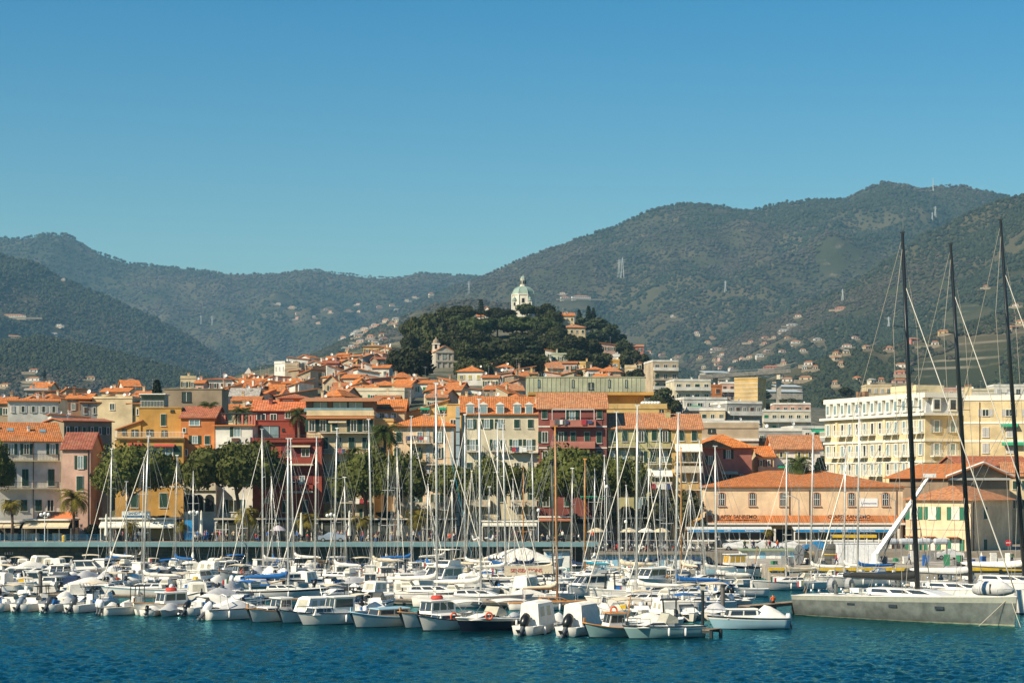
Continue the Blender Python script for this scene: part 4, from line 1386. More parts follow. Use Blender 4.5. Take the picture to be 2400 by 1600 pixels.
# harbour office: corner towards the quay
YU = 290.0
XU = wx(2275, YU)
uo = thing('harbour_office', 'peach harbour office with hipped roof and green shutters', 'office', (XU, YU, TZ - 0.8), -R(40))
UH = wz(1172, YU) - (TZ - 0.8)
LW, LD = 10.6, 13.5
MB().box((-LW / 2, LD / 2, UH / 2), (LW, LD, UH)).obj('wall', WM('peach'), uo)
ov = 0.6
a_, b_, c_, d_ = -LW - ov, ov, -ov, LD + ov
pk = wz(1136, YU + 5) - (TZ - 0.8)
vs = [(a_, c_, UH), (b_, c_, UH), (b_, d_, UH), (a_, d_, UH), (-LW / 2, 4.6, pk), (-LW / 2, LD - 4.6, pk)]
fs = [(0, 1, 4), (1, 2, 5, 4), (2, 3, 5), (3, 0, 4, 5), (0, 3, 2, 1)]
UVS = []
for f in fs:
    A = Vector(vs[f[0]]); e1 = (Vector(vs[f[1]]) - A).normalized(); nn_ = e1.cross(Vector(vs[f[2]]) - A).normalized(); e2 = nn_.cross(e1)
    UVS += [((Vector(vs[i]) - A).dot(e1), (Vector(vs[i]) - A).dot(e2)) for i in f]
put(uo, 'roof', mk('roof', vs, fs, RM('dull'), uv=UVS))
GSH = plain('office_green_shutter', (0.015, 0.13, 0.07), 0.6)
for z, hh in ((wz(1203, YU) - TZ + 0.8, 1.9), (wz(1283, YU) - TZ + 0.8, 2.4)):
    for x in (-9.2, -6.2, -2.4):
        o = put(uo, 'window', framemesh(1.3, hh, 0.1, TRIM), (x, -0.052, z))
        box(o, 'pane', (0, 0.0, 0), (1.15, 0.04, hh - 0.15), plain('drawn_blind', (0.62, 0.58, 0.50), 0.8))
        for q in (-1, 1): box(o, 'shutter', (q * 1.05, 0.0, 0), (0.72, 0.07, hh), GSH)
    o = put(uo, 'window', framemesh(1.2, hh, 0.1, TRIM), (0.052, 4.5, z), R(90)); box(o, 'shutter', (0, -0.03, 0), (1.1, 0.06, hh - 0.1), SH['green'])
for x in (-9.2, -6.2, -2.4):
    box(uo, 'door_hood', (x, -0.6, wz(1260, YU) - TZ + 0.8), (1.9, 1.2, 0.1), RM('dull'), (R(-14), 0, 0))
box(uo, 'string_course', (-LW / 2, -0.03, wz(1240, YU) - TZ + 0.8), (LW, 0.06, 0.25), WM('pale cream'))
bar(uo, 'drainpipe', (1.0 - 0.9, 0.8, 0.2), (0.1, 0.8, UH - 0.1), 0.07, GUT)

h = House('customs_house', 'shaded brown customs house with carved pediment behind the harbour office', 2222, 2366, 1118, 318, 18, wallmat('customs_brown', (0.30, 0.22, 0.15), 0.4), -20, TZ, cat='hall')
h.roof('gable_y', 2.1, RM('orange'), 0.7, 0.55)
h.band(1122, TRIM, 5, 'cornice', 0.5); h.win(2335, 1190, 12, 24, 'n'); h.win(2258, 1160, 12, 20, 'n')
for q in (0, 1):
    pts = [(h.x0 - 0.6, h.h + 0.1), (h.x0 + h.w * 0.55, h.h + 2.35), (h.x1 + 0.6, h.h + 0.1)]
    A, B = pts[q], pts[q + 1]
    bar(h.root, 'pediment_moulding', (A[0], -0.4, A[1]), (B[0], -0.4, B[1]), 0.22, TRIM)
put(h.root, 'crest', MB().lathe([(0.55, -0.1), (0.6, 0.0), (0.3, 0.12)], n=10).mesh('crest', WM('stone')), (h.x0 + h.w * 0.55, -0.12, h.h + 1.0)).rotation_euler = (R(90), 0, 0)
h = House('waterfront_house', 'low house with pale orange roof and cream wall beyond the customs house', 2352, 2470, 1115, 325, 10, 'cream', 10, TZ)
h.roof('gable_x', 2.2, RM('dull')); h.grid(2, 3)
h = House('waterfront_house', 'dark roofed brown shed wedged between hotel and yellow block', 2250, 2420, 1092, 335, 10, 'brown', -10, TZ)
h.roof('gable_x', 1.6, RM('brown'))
# ------------------------------------------------------------------ big blocks behind the front row
def hs(label, px0, px1, top, Y, depth, wall, face=0.0, name='town_house', cat='house', later=None, **k):
    return House(name, label, px0, px1, top, Y, depth, wall, face, None, cat, later=later, **k)

h = hs('long pale green corrugated hall with slim dark windows and rooftop railings', 1234, 1512, 884, 425, 20, 'pale green', 0, 'market_block', 'hall')
h.flat(0.15)
x = h.x0 + 0.5
while x < h.x1 - 0.3:
    box(h.root, 'cladding_rib', (x, -0.04, h.h - 2.3), (0.10, 0.08, 4.4), h.wall_m); x += 0.95
for px in (1263, 1343, 1428, 1468): h.win(px, 899, 5, 19, 'n', IRON, GLASSB)
h.win(1385, 905, 13, 18, 'n', IRON); h.dishes(1, 3)
put(h.root, 'railing', railmesh(24, 1.0, plain('rail_grey', (0.3, 0.3, 0.28), 0.5), 0.4), (h.x1 - 12.5, -0.6, h.lz(1400, 921)))
h = hs('ochre retail block with projecting flat roof below the green hall', 1258, 1510, 928, 404, 15, 'ochre', 0, 'market_block', 'hall')
h.flat(0.0); box(h.root, 'roof_slab', ((h.x0 + h.x1) / 2, 5, h.h + 0.4), (h.w + 3.5, 15.5, 0.55), WM('ochre')); h.win(1330, 945, 60, 8, 'n', IRON)
h = hs('low ochre block with terrace railing and water tanks at the end of the green hall', 1420, 1563, 958, 392, 12, 'yellow', 0, 'market_block', 'hall')
h.flat(0.9); h.win(1550, 952 + 12, 10, 10, 'n', IRON)
for i in range(6): put(h.roof_o, 'water_tank', MB().lathe([(0.45, 0), (0.5, 0.1), (0.5, 1.2), (0.2, 1.4)], n=10).mesh('water_tank', WHITE), (h.x0 + h.w * (0.62 + 0.05 * i), 1.5, h.h + 0.15))

# ------------------------------------------------------------------ old town houses read off the photograph: px0, px1, eave row, ridge rise (px), wall, roof kind, roof colour, face, windows(rows, cols), shutter
def Yof(py):
    return 400 + (940 - py) * 2.15

OLD = [
    (423, 460, 887, 0, 'cream', 'flat', '', -6, (1, 2), 'green'), (458, 477, 898, 8, 'pale pink', 'gable_x', 'bright', 0, (1, 1), 'green'),
    (480, 545, 890, 4, 'white', 'hip', 'brown', -8, (1, 4), 'brown'), (520, 570, 911, 13, 'beige', 'shed_l', 'orange', -20, (1, 2), 'green'),
    (540, 604, 928, 20, 'stone', 'gable_x', 'grey', 0, (1, 2), 'green'), (545, 608, 939, 11, 'cream', 'gable_x', 'orange', 0, (1, 2), 'green'),
    (578, 620, 886, 6, 'cream', 'gable_x', 'orange', 10, (2, 3), 'green'), (604, 648, 899, 9, 'white', 'gable_y', 'bright', 10, (1, 3), 'green'),
    (600, 636, 912, 7, 'pale cream', 'gable_x', 'orange', 12, (2, 2), 'green'), (648, 692, 899, 6, 'white', 'hip', 'bright', 4, (1, 2), 'blue'),
    (643, 668, 852, 0, 'white', 'flat', '', 32, (3, 3), 'grey'), (668, 700, 858, 0, 'beige', 'flat', '', 8, (2, 2), 'brown'),
    (668, 706, 868, 0, 'stone', 'flat', '', 15, (1, 1), 'brown'), (700, 735, 872, 0, 'stone', 'shed_r', 'dull', -30, (1, 1), 'brown'),
    (733, 766, 866, 0, 'brown', 'flat', '', -25, (2, 2), 'green'), (660, 745, 926, 16, 'stone', 'shed_l', 'orange', -22, (1, 2), 'green'),
    (676, 722, 842, 5, 'white', 'shed_r', 'brown', 0, (1, 2), 'green'), (700, 726, 838, 6, 'white', 'gable_y', 'orange', 20, (1, 1), 'green'),
    (722, 752, 852, 6, 'white', 'gable_y', 'orange', 15, (1, 2), 'green'), (752, 792, 851, 7, 'pink', 'gable_x', 'brown', 0, (1, 2), 'green'),
    (766, 796, 840, 6, 'white', 'gable_x', 'bright', 0, (1, 2), 'green'), (790, 815, 832, 6, 'cream', 'gable_x', 'bright', 10, (1, 1), 'green'),
    (766, 800, 866, 12, 'white', 'shed_r', 'orange', -15, (1, 1), 'brown'), (801, 828, 848, 6, 'beige', 'gable_y', 'dull', 12, (2, 2), 'grey'),
    (812, 846, 838, 4, 'beige', 'shed_l', 'dull', 0, (1, 2), 'green'), (840, 868, 836, 9, 'white', 'gable_x', 'bright', 25, (1, 1), 'green'),
    (850, 892, 838, 8, 'grey', 'gable_y', 'dull', -26, (1, 1), 'green'), (884, 908, 842, 6, 'stone', 'gable_x', 'brown', -20, (1, 1), 'green'),
    (852, 905, 812, 3, 'yellow', 'hip', 'dull', 0, (1, 3), 'brown'), (888, 912, 818, 5, 'cream', 'gable_y', 'dull', 10, (1, 2), 'green'),
    (828, 858, 858, 6, 'yellow', 'gable_x', 'dull', 0, (1, 2), 'green'), (856, 892, 859, 8, 'white', 'shed_r', 'bright', -10, (1, 2), 'green'),
    (780, 814, 882, 10, 'beige', 'shed_l', 'bright', -28, (1, 1), 'brown'), (802, 848, 886, 10, 'beige', 'gable_x', 'bright', 12, (1, 3), 'brown'),
    (838, 890, 874, 9, 'white', 'shed_r', 'bright', -14, (1, 3), 'green'), (872, 912, 862, 8, 'white', 'gable_x', 'bright', 5, (1, 2), 'green'),
    (778, 846, 912, 8, 'cream', 'gable_x', 'bright', 0, (1, 2), 'green'), (868, 922, 888, 6, 'pink', 'shed_l', 'dull', -16, (1, 2), 'green'),
    (866, 928, 904, 12, 'cream', 'hip', 'bright', 6, (1, 2), 'grey'), (798, 948, 916, 0, 'pale cream', 'flat', '', 3, (1, 5), 'bright green'),
    (948, 1022, 898, 8, 'white', 'gable_x', 'bright', 4, (2, 4), 'bright green'), (958, 1002, 888, 5, 'cream', 'hip', 'dull', 0, (1, 2), 'green'),
    (926, 962, 908, 6, 'white', 'gable_x', 'bright', 0, (1, 2), 'green'), (880, 935, 932, 6, 'pale cream', 'gable_x', 'orange', 0, (1, 2), 'green'),
    (1072, 1131, 871, 13, 'white', 'hip', 'bright', 6, (1, 3), 'yellow'), (1043, 1080, 914, 20, 'pale cream', 'gable_x', 'orange', 16, (1, 1), 'bright green'),
    (1084, 1126, 913, 5, 'white', 'shed_r', 'brown', 0, (1, 2), 'bright green'), (1166, 1199, 861, 8, 'white', 'hip', 'bright', 0, (1, 1), 'green'),
    (1130, 1168, 885, 7, 'pale cream', 'gable_x', 'orange', 4, (2, 2), 'green'), (1168, 1200, 876, 3, 'pale pink', 'shed_l', 'dull', 6, (2, 2), 'green'),
    (1200, 1254, 868, 10, 'stone', 'shed_l', 'dull', -6, (1, 2), 'green'), (1204, 1232, 884, 4, 'stone', 'shed_r', 'dull', -20, (1, 2), 'brown'),
    (1140, 1166, 862, 6, 'cream', 'shed_r', 'dull', 0, (1, 2), 'green'), (1210, 1258, 876, 5, 'yellow', 'gable_x', 'dull', 0, (1, 2), 'grey'),
    (1080, 1128, 936, 10, 'cream', 'gable_x', 'bright', 0, (1, 3), 'green'), (1130, 1176, 936, 7, 'grey', 'gable_x', 'orange', 0, (1, 2), 'green'),
    (1000, 1046, 932, 8, 'pale cream', 'gable_x', 'dull', 0, (1, 2), 'green'), (1024, 1046, 906, 4, 'white', 'shed_l', 'dull', 0, (1, 1), 'green'),
    # right flank of the hill
    (1312, 1346, 740, 8, 'cream', 'gable_x', 'orange', 0, (1, 3), 'green'), (1320, 1372, 768, 9, 'cream', 'hip', 'dull', -6, (1, 4), 'green'),
    (1304, 1324, 788, 5, 'beige', 'hip', 'orange', 0, (1, 1), 'brown'), (1278, 1304, 824, 5, 'white', 'shed_r', 'bright', 0, (1, 1), 'green'),
    (1292, 1336, 830, 0, 'pale green', 'flat', '', 8, (1, 3), 'green'), (1292, 1352, 851, 5, 'pale pink', 'gable_x', 'orange', 6, (1, 4), 'green'),
    (1350, 1373, 852, 0, 'yellow', 'flat', '', 18, (2, 2), 'grey'), (1372, 1386, 868, 4, 'cream', 'shed_r', 'orange', -20, (1, 1), 'brown'),
    (1404, 1442, 808, 5, 'pale pink', 'shed_r', 'bright', -10, (1, 3), 'green'), (1436, 1456, 836, 0, 'white', 'flat', '', 5, (1, 2), 'blue'),
    (1430, 1452, 846, 0, 'ochre', 'flat', '', 5, (2, 1), 'grey'), (1278, 1316, 876, 6, 'pale pink', 'shed_r', 'bright', 10, (1, 2), 'grey'),
    (1312, 1358, 880, 5, 'cream', 'shed_r', 'orange', 4, (1, 2), 'green'), (1464, 1492, 862, 0, 'cream', 'flat', '', 6, (1, 1), 'green'),
    (1498, 1532, 878, 9, 'pale cream', 'gable_y', 'orange', 14, (1, 1), 'green'), (1476, 1508, 812, 5, 'pink', 'gable_x', 'dull', 0, (1, 2), 'green'),
    (1538, 1568, 888, 5, 'white', 'hip', 'dull', 0, (1, 2), 'green'), (1488, 1504, 850, 4, 'cream', 'shed_r', 'bright', 0, (1, 1), 'green'),
    # behind the left end of the front row
    (18, 138, 940, 6, 'white', 'gable_x', 'bright', -14, (1, 5), 'grey'), (120, 208, 978, 4, 'white', 'shed_r', 'brown', -18, (2, 2), 'green'),
    (158, 212, 934, 13, 'brown', 'gable_x', 'bright', 0, (1, 2), 'brown'), (190, 232, 943, 6, 'grey', 'gable_x', 'orange', -14, (2, 2), 'brown'),
    (238, 300, 918, 10, 'cream', 'gable_x', 'bright', 6, (1, 1), 'blue'), (216, 310, 934, 0, 'cream', 'flat', '', 6, (1, 1), 'brown'),
    (-40, 30, 945, 16, 'stone', 'gable_x', 'orange', 0, (1, 2), 'green'), (94, 142, 920, 6, 'stone', 'shed_l', 'brown', -20, (1, 1), 'brown'),
    (60, 110, 915, 5, 'grey', 'gable_x', 'grey', -10, (1, 2), 'green'), (318, 360, 922, 7, 'cream', 'gable_x', 'bright', 0, (1, 2), 'green'),
    (150, 262, 988, 5, 'stone', 'gable_x', 'brown', -38, (4, 6), 'green'), (405, 470, 960, 16, 'beige', 'hip', 'bright', 0, (1, 2), 'green'),
    (495, 552, 960, 14, 'cream', 'gable_x', 'orange', 0, (1, 2), 'green'), (555, 600, 962, 14, 'beige', 'gable_x', 'bright', 0, (1, 2), 'green'),
    (740, 800, 940, 10, 'cream', 'gable_x', 'orange', 0, (1, 2), 'green'), (300, 330, 946, 6, 'yellow', 'gable_x', 'orange', 0, (1, 2), 'green'),
]
roofword = {'flat': 'flat roof', 'gable_x': 'tiled roof', 'gable_y': 'tiled gable', 'hip': 'hipped roof', 'shed_l': 'lean-to roof', 'shed_r': 'lean-to roof', 'shed_f': 'lean-to roof'}
rcw = {'bright': 'bright orange', 'orange': 'orange', 'brown': 'dark brown', 'dull': 'pale terracotta', 'grey': 'grey', '': ''}
for (p0, p1, ev, rise, wall, kind, rc, face, (rw, cl), shc) in OLD:
    Y = Yof(ev)
    if ev > 942:
        Y = 380
    if p0 < 330 and ev > 930:
        Y = 372 if ev < 970 else 350
    if (p0, p1) == (150, 262):
        Y = 338
    if p0 > 1262:
        Y = hillY((p0 + p1) / 2, ev + 30)
    wpx = p1 - p0
    place = 'behind the waterfront row' if p0 < 400 else 'in the hillside old town' if p1 < 960 else 'below the hilltop trees' if p1 < 1262 else 'on the hill flank'
    ph = '%s house with %s %s' % (wall, rcw[rc], roofword[kind]) if rc else '%s house with flat roof' % wall
    ph = ph.replace('  ', ' ')
    dep = max(7.0, min(12.0, wpx * Y / F * 0.9))
    h = hs(ph, p0, p1, ev, Y, dep, wall, face, later=place, shutter=shc)
    pk = max(0.5, rise * Y / F * (1.0 if kind != 'gable_x' else 0.95))
    if kind == 'flat':
        h.flat(random.choice([0.3, 0.6, 0.9]))
    else:
        h.roof(kind, pk, RM(rc), 0.4)
    hh = 1.3 if wpx > 24 else 1.1
    wd = min(1.0, h.w / cl * 0.38)
    for r_ in range(rw):
        for c_ in range(cl):
            st = random.choice(['o', 'o', 'c', 'n']) if shc not in ('yellow', 'blue', 'bright green') else random.choice('coc')
            h.win_at(h.x0 + h.w * (c_ + 0.5) / cl, h.h - (1.5 if kind != 'gable_y' else 1.1) - 2.9 * r_, wd, hh, st)
    if random.random() < 0.75: h.chimney(random.uniform(0.15, 0.85), random.choice([0.3, 0.6]), random.uniform(0.7, 1.4), 0.5)
    h.dishes(random.choice([0, 0, 1, 1]), random.choice([0, 0, 1]))

# filler: houses half hidden between those, the old town climbs house over house
def fill(poly_px, n_, places, seed):
    rr = random.Random(seed)
    for _ in range(n_):
        px = rr.uniform(poly_px[0], poly_px[1])
        t = (px - poly_px[0]) / (poly_px[1] - poly_px[0])
        hi = poly_px[2] + (poly_px[3] - poly_px[2]) * t
        py = rr.uniform(hi, poly_px[4])
        Y = Yof(py) + 9
        wpx = rr.uniform(24, 44)
        wall = rr.choice(['cream', 'white', 'pale cream', 'beige', 'pale pink', 'stone', 'white'])
        kind = rr.choice(['gable_x', 'gable_x', 'hip', 'shed_l', 'shed_r', 'gable_y'])
        rc = rr.choice(['bright', 'orange', 'dull', 'bright'])
        h = hs('small %s house, %s %s' % (wall, rcw[rc], roofword[kind]), px - wpx / 2, px + wpx / 2, py, Y, 8, wall, rr.uniform(-22, 26), later=places)
        h.roof(kind, rr.uniform(0.9, 1.8), RM(rc), 0.4)
        cl = rr.choice([1, 2, 3])
        for c_ in range(cl): h.win_at(h.x0 + h.w * (c_ + 0.5) / cl, h.h - 1.5, min(0.9, h.w / cl * 0.35), 1.2, rr.choice('ocn'))
        if rr.random() < 0.6: h.chimney(rr.random(), 0.4, 0.9, 0.45)
        h.dishes(rr.choice([0, 0, 1]), rr.choice([0, 0, 1]))
fill((560, 900, 895, 815, 930), 34, 'among the old town roofs', 11)
fill((440, 600, 905, 885, 940), 8, 'among the western roofs', 12)
fill((940, 1240, 880, 872, 935), 16, 'under the hill wood', 13)
fill((1300, 1480, 860, 870, 905), 8, 'behind the green hall', 14)
fill((0, 320, 912, 905, 945), 9, 'at the western foot', 15)

# stone turret with pyramid roof
Y = 520
t = thing('stone_turret', 'small striped stone turret with pointed pyramid roof above old town', 'turret', (wx(583, Y), Y, wz(905, Y)))
MB().box((0, 0, (wz(876, Y) - wz(905, Y)) / 2), (1.9, 1.9, wz(876, Y) - wz(905, Y))).obj('wall', WM('stone'), t)
zz = wz(876, Y) - wz(905, Y)
for i in range(3): box(t, 'string_course', (0, 0, zz - 0.2 - 0.5 * i), (2.0, 2.0, 0.18), WM('beige'))
MB().add([(-1.05, -1.05, zz), (1.05, -1.05, zz), (1.05, 1.05, zz), (-1.05, 1.05, zz), (0, 0, wz(861, Y) - wz(905, Y))], [(0, 1, 4), (1, 2, 4), (2, 3, 4), (3, 0, 4), (3, 2, 1, 0)]).obj('roof', RM('grey'), t)

# ------------------------------------------------------------------ apartment blocks on the right flank
def block(label, px0, px1, top, Y, depth, wall, face, floors, cols, shutter='green', bal=True, parapet=0.5, dz=3.0, side=0):
    h = hs(label, px0, px1, top, Y, depth, wall, face, 'apartment_block', 'apartment block', shutter=shutter)
    h.flat(parapet, WM('white') if bal else None)
    for r in range(floors):
        z = h.h - 1.6 - dz * r
        for c in range(cols): h.win_at(h.x0 + h.w * (c + 0.5) / cols, z, min(1.4, h.w / cols * 0.5), 1.6, random.choice('ncn'))
        if bal: h.balcony_at(h.x0 + 0.2, h.x1 - 0.2, z - 1.1, 0.9, 1.2, 'wall' if r % 2 == 0 or not bal else 'iron', WM('white'))
    if side: h.side_grid(floors, side, True, dz=dz)
    h.dishes(1, 1)
    return h
block('tall white stepped apartment block with balconies beside the hill', 1530, 1590, 848, 640, 14, 'beige', -8, 6, 3, side=2)
block('grey white apartment block with long balconies below the stepped one', 1580, 1666, 893, 600, 14, 'pale cream', -6, 4, 4, side=2)
block('bright white apartment house with green awning and terrace', 1603, 1704, 936, 500, 12, 'white', -10, 3, 4, 'bright green').awning(1618, 1642, 950, 956, CLOTH['green'], 0.8)
h = hs('ochre yellow tower block with white floor bands', 1721, 1776, 889, 620, 10, 'yellow', 22, 'apartment_block', 'apartment block', shutter='brown')
h.flat(0.5); [h.band(889 + 9.5 * i, TRIM, 1.2) for i in range(1, 7)]; h.side_grid(6, 3, True, 1.0, 1.3, 1.8, 2.7)
block('orange apartment house tucked behind the yellow tower', 1652, 1692, 905, 660, 10, 'orange', -12, 3, 2, 'brown', False)
block('pale pink apartment house with terracotta top floor behind the yellow tower', 1690, 1724, 899, 670, 10, 'pale pink', 0, 3, 2, 'brown')
block('long brown grey apartment block with rows of loggias below the yellow tower', 1704, 1786, 946, 480, 12, 'grey', -14, 4, 5, 'brown')
block('cream apartment row with green blinds below the viaduct', 1786, 1900, 965, 560, 12, 'pale cream', -4, 3, 6, 'bright green')
block('low grey terrace flats with glass balconies behind the beige building', 1775, 1880, 1010, 400, 10, 'grey', 0, 2, 5, 'green')
block('white terrace flats with green awnings left of the hotel', 1860, 1945, 1004, 430, 10, 'white', -8, 2, 4, 'bright green').awning(1900, 1940, 1006, 1014, CLOTH['green'], 1.0)
block('pink apartment row under the wooded slope', 1815, 1900, 948, 640, 10, 'pale pink', 0, 3, 5, 'brown')
block('cream terrace house with grey penthouse next to the beige building', 1660, 1780, 992, 420, 10, 'pale cream', 0, 2, 4, 'bright green')
block('cream block with striped blinds beside the stone pines', 1640, 1700, 962, 470, 10, 'cream', 5, 3, 3, 'green')
for lab, px0, px1, top, Y, wall in (('cream villa block above the hotel corner', 2030, 2090, 905, 700, 'cream'), ('white villa block above the yellow apartment block', 2330, 2420, 905, 620, 'white'), ('pale villa block with roof garden above the yellow block', 2260, 2330, 915, 600, 'pale cream'), ('pink villa row right of the hotel roof', 2180, 2260, 912, 660, 'pale pink')):
    block(lab, px0, px1, top, Y, 10, wall, 0, 2, 4, 'grey', False)

# viaduct
Y = 1000
vt = thing('motorway_viaduct', 'grey concrete motorway viaduct on tall piers crossing the valley', 'viaduct', (wx(1760, Y), Y, wz(930, Y)))
z = wz(880, Y) - wz(930, Y)
x0, x1 = wx(1640, Y) - wx(1760, Y), wx(1862, Y) - wx(1760, Y)
o = MB().add([(x0, 0, z - 1.6), (x1, 14, z + 2.2), (x1, 22, z + 2.2), (x0, 8, z - 1.6), (x0, 0, z + 0.4), (x1, 14, z + 4.2), (x1, 22, z + 4.2), (x0, 8, z + 0.4)], BOXF).obj('deck', CONC, vt)
for q in (0.18, 0.42, 0.66, 0.88): box(vt, 'pier', (x0 + (x1 - x0) * q, 4 + 14 * q, z / 2 - 3), (2.2, 2.6, z + 4), CONC)
bar(vt, 'parapet_rail', (x0, 0, z + 1.2), (x1, 14, z + 5.0), 0.12, plain('rail_grey2', (.4, .4, .4), .5))

# ------------------------------------------------------------------ churches
def dome_profile(r, h, n_=7):
    return [(r * math.cos(R(90 * i / n_)), h * math.sin(R(90 * i / n_))) for i in range(n_)]
Y = 900
S_ = Y / F
dc = thing('domed_sanctuary', 'white domed sanctuary with green copper dome and lantern on the hilltop', 'church', (wx(1226, Y), Y, wz(735, Y)), R(22.5))
COP = plain('copper_green', (0.23, 0.31, 0.26), 0.6, 0.15, 0.5)
CW = wallmat('sanctuary', (0.74, 0.70, 0.58), 0.25)
zr = lambda py: wz(py, Y) - wz(735, Y)
rd = 28 * S_
MB().lathe([(rd, -4), (rd, zr(694)), (rd * 1.05, zr(693)), (rd * 1.05, zr(690))], n=8).obj('drum', CW, dc)
pr = [(rd * 1.0, zr(690))] + [(max(rd * 0.22, rd * 0.97 * math.cos(R(a))), zr(690) + (zr(671) - zr(690)) * math.sin(R(a)) * 1.0) for a in range(8, 89, 10)]
MB().lathe(pr, n=8).obj('dome', COP, dc)
for i in range(8):
    a = R(45 * i)
    pts = [(q[0] * 1.01 * math.cos(a), q[0] * 1.01 * math.sin(a), q[1]) for q in pr]
    MB().tube(pts, 0.13, 4).obj('dome_rib', COP, dc)
lz0 = zr(671)
MB().lathe([(8 * S_, lz0 - 0.4), (8 * S_, lz0 + 0.6), (6.5 * S_, lz0 + 0.7), (6.5 * S_, zr(656)), (7.5 * S_, zr(655)), (7.5 * S_, zr(654))], n=8).obj('lantern', CW, dc)
for i in range(8):
    a = R(45 * i + 22.5); r_ = 6.2 * S_
    box(dc, 'lantern_window', (r_ * math.cos(a), r_ * math.sin(a), (lz0 + zr(655)) / 2 + 0.2), (0.25, 0.5, 1.6), DARK, (0, 0, a))
MB().lathe([(7 * S_, zr(654)), (6.4 * S_, zr(651)), (4 * S_, zr(648)), (1.2 * S_, zr(646.5)), (0.6 * S_, zr(644)), (0.2 * S_, zr(641))], n=8).obj('lantern_cap', COP, dc)
for i in range(8):
    a = R(45 * i + 22.5); r_ = rd * 0.925
    box(dc, 'pilaster', (rd * math.cos(R(45 * i)), rd * math.sin(R(45 * i)), zr(712)), (0.5, 0.5, zr(694) - zr(735)), TRIM, (0, 0, R(45 * i)))
    box(dc, 'window', (r_ * math.cos(a), r_ * math.sin(a), zr(706)), (0.12, 1.2, 2.0), DARK, (0, 0, a))
for px in (1206, 1242):
    tw = thing('bell_turret', 'slim white bell turret with green cap at the %s side of the sanctuary drum' % ('left' if px < 1220 else 'right'), 'turret', (wx(px, Y - 8), Y - 8, wz(735, Y - 8)))
    box(tw, 'shaft', (0, 0, zr(715) - 1.6), (1.7, 1.7, zr(706) - zr(735) + 1.2), CW)
    box(tw, 'opening', (0, -0.83, zr(713)), (0.7, 0.12, 1.5), DARK)
    MB().lathe([(1.25, zr(705)), (1.25, zr(704)), (0.75, zr(701.5)), (0.85, zr(700)), (0.3, zr(697)), (0.06, zr(694))], n=8).obj('cap', COP, tw)
ch = House('chapel_nave', 'pale nave gable of the sanctuary showing between hilltop trees', 1208, 1240, 728, Y - 14, 10, CW, 10, None, 'church')
ch.roof('gable_y', 2.4, RM('grey'), 0.3)
hs('pale chapel gable peeping through the trees left of the dome', 1135, 1145, 724, 880, 6, 'white', 10).roof('gable_y', 1.0, RM('orange'))
hs('orange roofed cottage under the monkey puzzle tree on the hilltop', 1118, 1134, 741, 870, 6, 'white', 0).roof('gable_x', 1.2, RM('orange'))
hs('white hermitage wall behind the leaning hilltop pine', 1228, 1246, 738, 868, 5, 'white', 18).flat(0.2)

Y = 640
gc = House('grey_church', 'grey shaded church facade with pediment in front of the dark hill trees', 1021, 1064, 824, Y, 22, wallmat('church_grey', (0.50, 0.45, 0.38), 0.3), -14, None, 'church')
gc.roof('gable_y', 1.9, RM('dull'), 0.3)
for px in (1024, 1036, 1050, 1061): box(gc.root, 'pilaster', (gc.lx(px), -0.1, gc.h / 2), (0.55, 0.2, gc.h - 0.4), gc.wall_m)
gc.band(846, gc.wall_m, 4, 'cornice', 0.35); gc.band(825, gc.wall_m, 4, 'cornice', 0.4)
put(gc.root, 'round_window', MB().lathe([(0.75, -0.06), (0.75, 0.06)], n=14).mesh('round_window', plain('round_glass', (0.28, 0.33, 0.30), 0.4)), (gc.lx(1042), -0.07, gc.lz(1042, 836))).rotation_euler = (R(90), 0, 0)
gc.win(1042, 880, 9, 22, 'n', TRIM)
bt = thing('bell_tower', 'white bell tower with small dome beside the grey church', 'tower', (wx(1022, Y + 4), Y + 4, wz(860, Y + 4)))
zq = lambda py: wz(py, Y + 4) - wz(860, Y + 4)
box(bt, 'shaft', (0, 0, zq(806) / 2 - 3), (2.3, 2.3, zq(806) + 6), wallmat('sanctuary', (0.74, 0.70, 0.58)))
box(bt, 'cornice', (0, 0, zq(806)), (2.7, 2.7, 0.3), TRIM)
box(bt, 'opening', (0, -1.13, zq(812)), (0.8, 0.1, 1.7), DARK); box(bt, 'opening', (-1.13, 0, zq(812)), (0.1, 0.8, 1.7), DARK)
MB().lathe([(1.1, zq(805)), (1.1, zq(802)), (1.0, zq(799)), (0.75, zq(796)), (0.35, zq(794)), (0.2, zq(792)), (0.05, zq(788))], n=10).obj('dome', WM('stone'), bt)

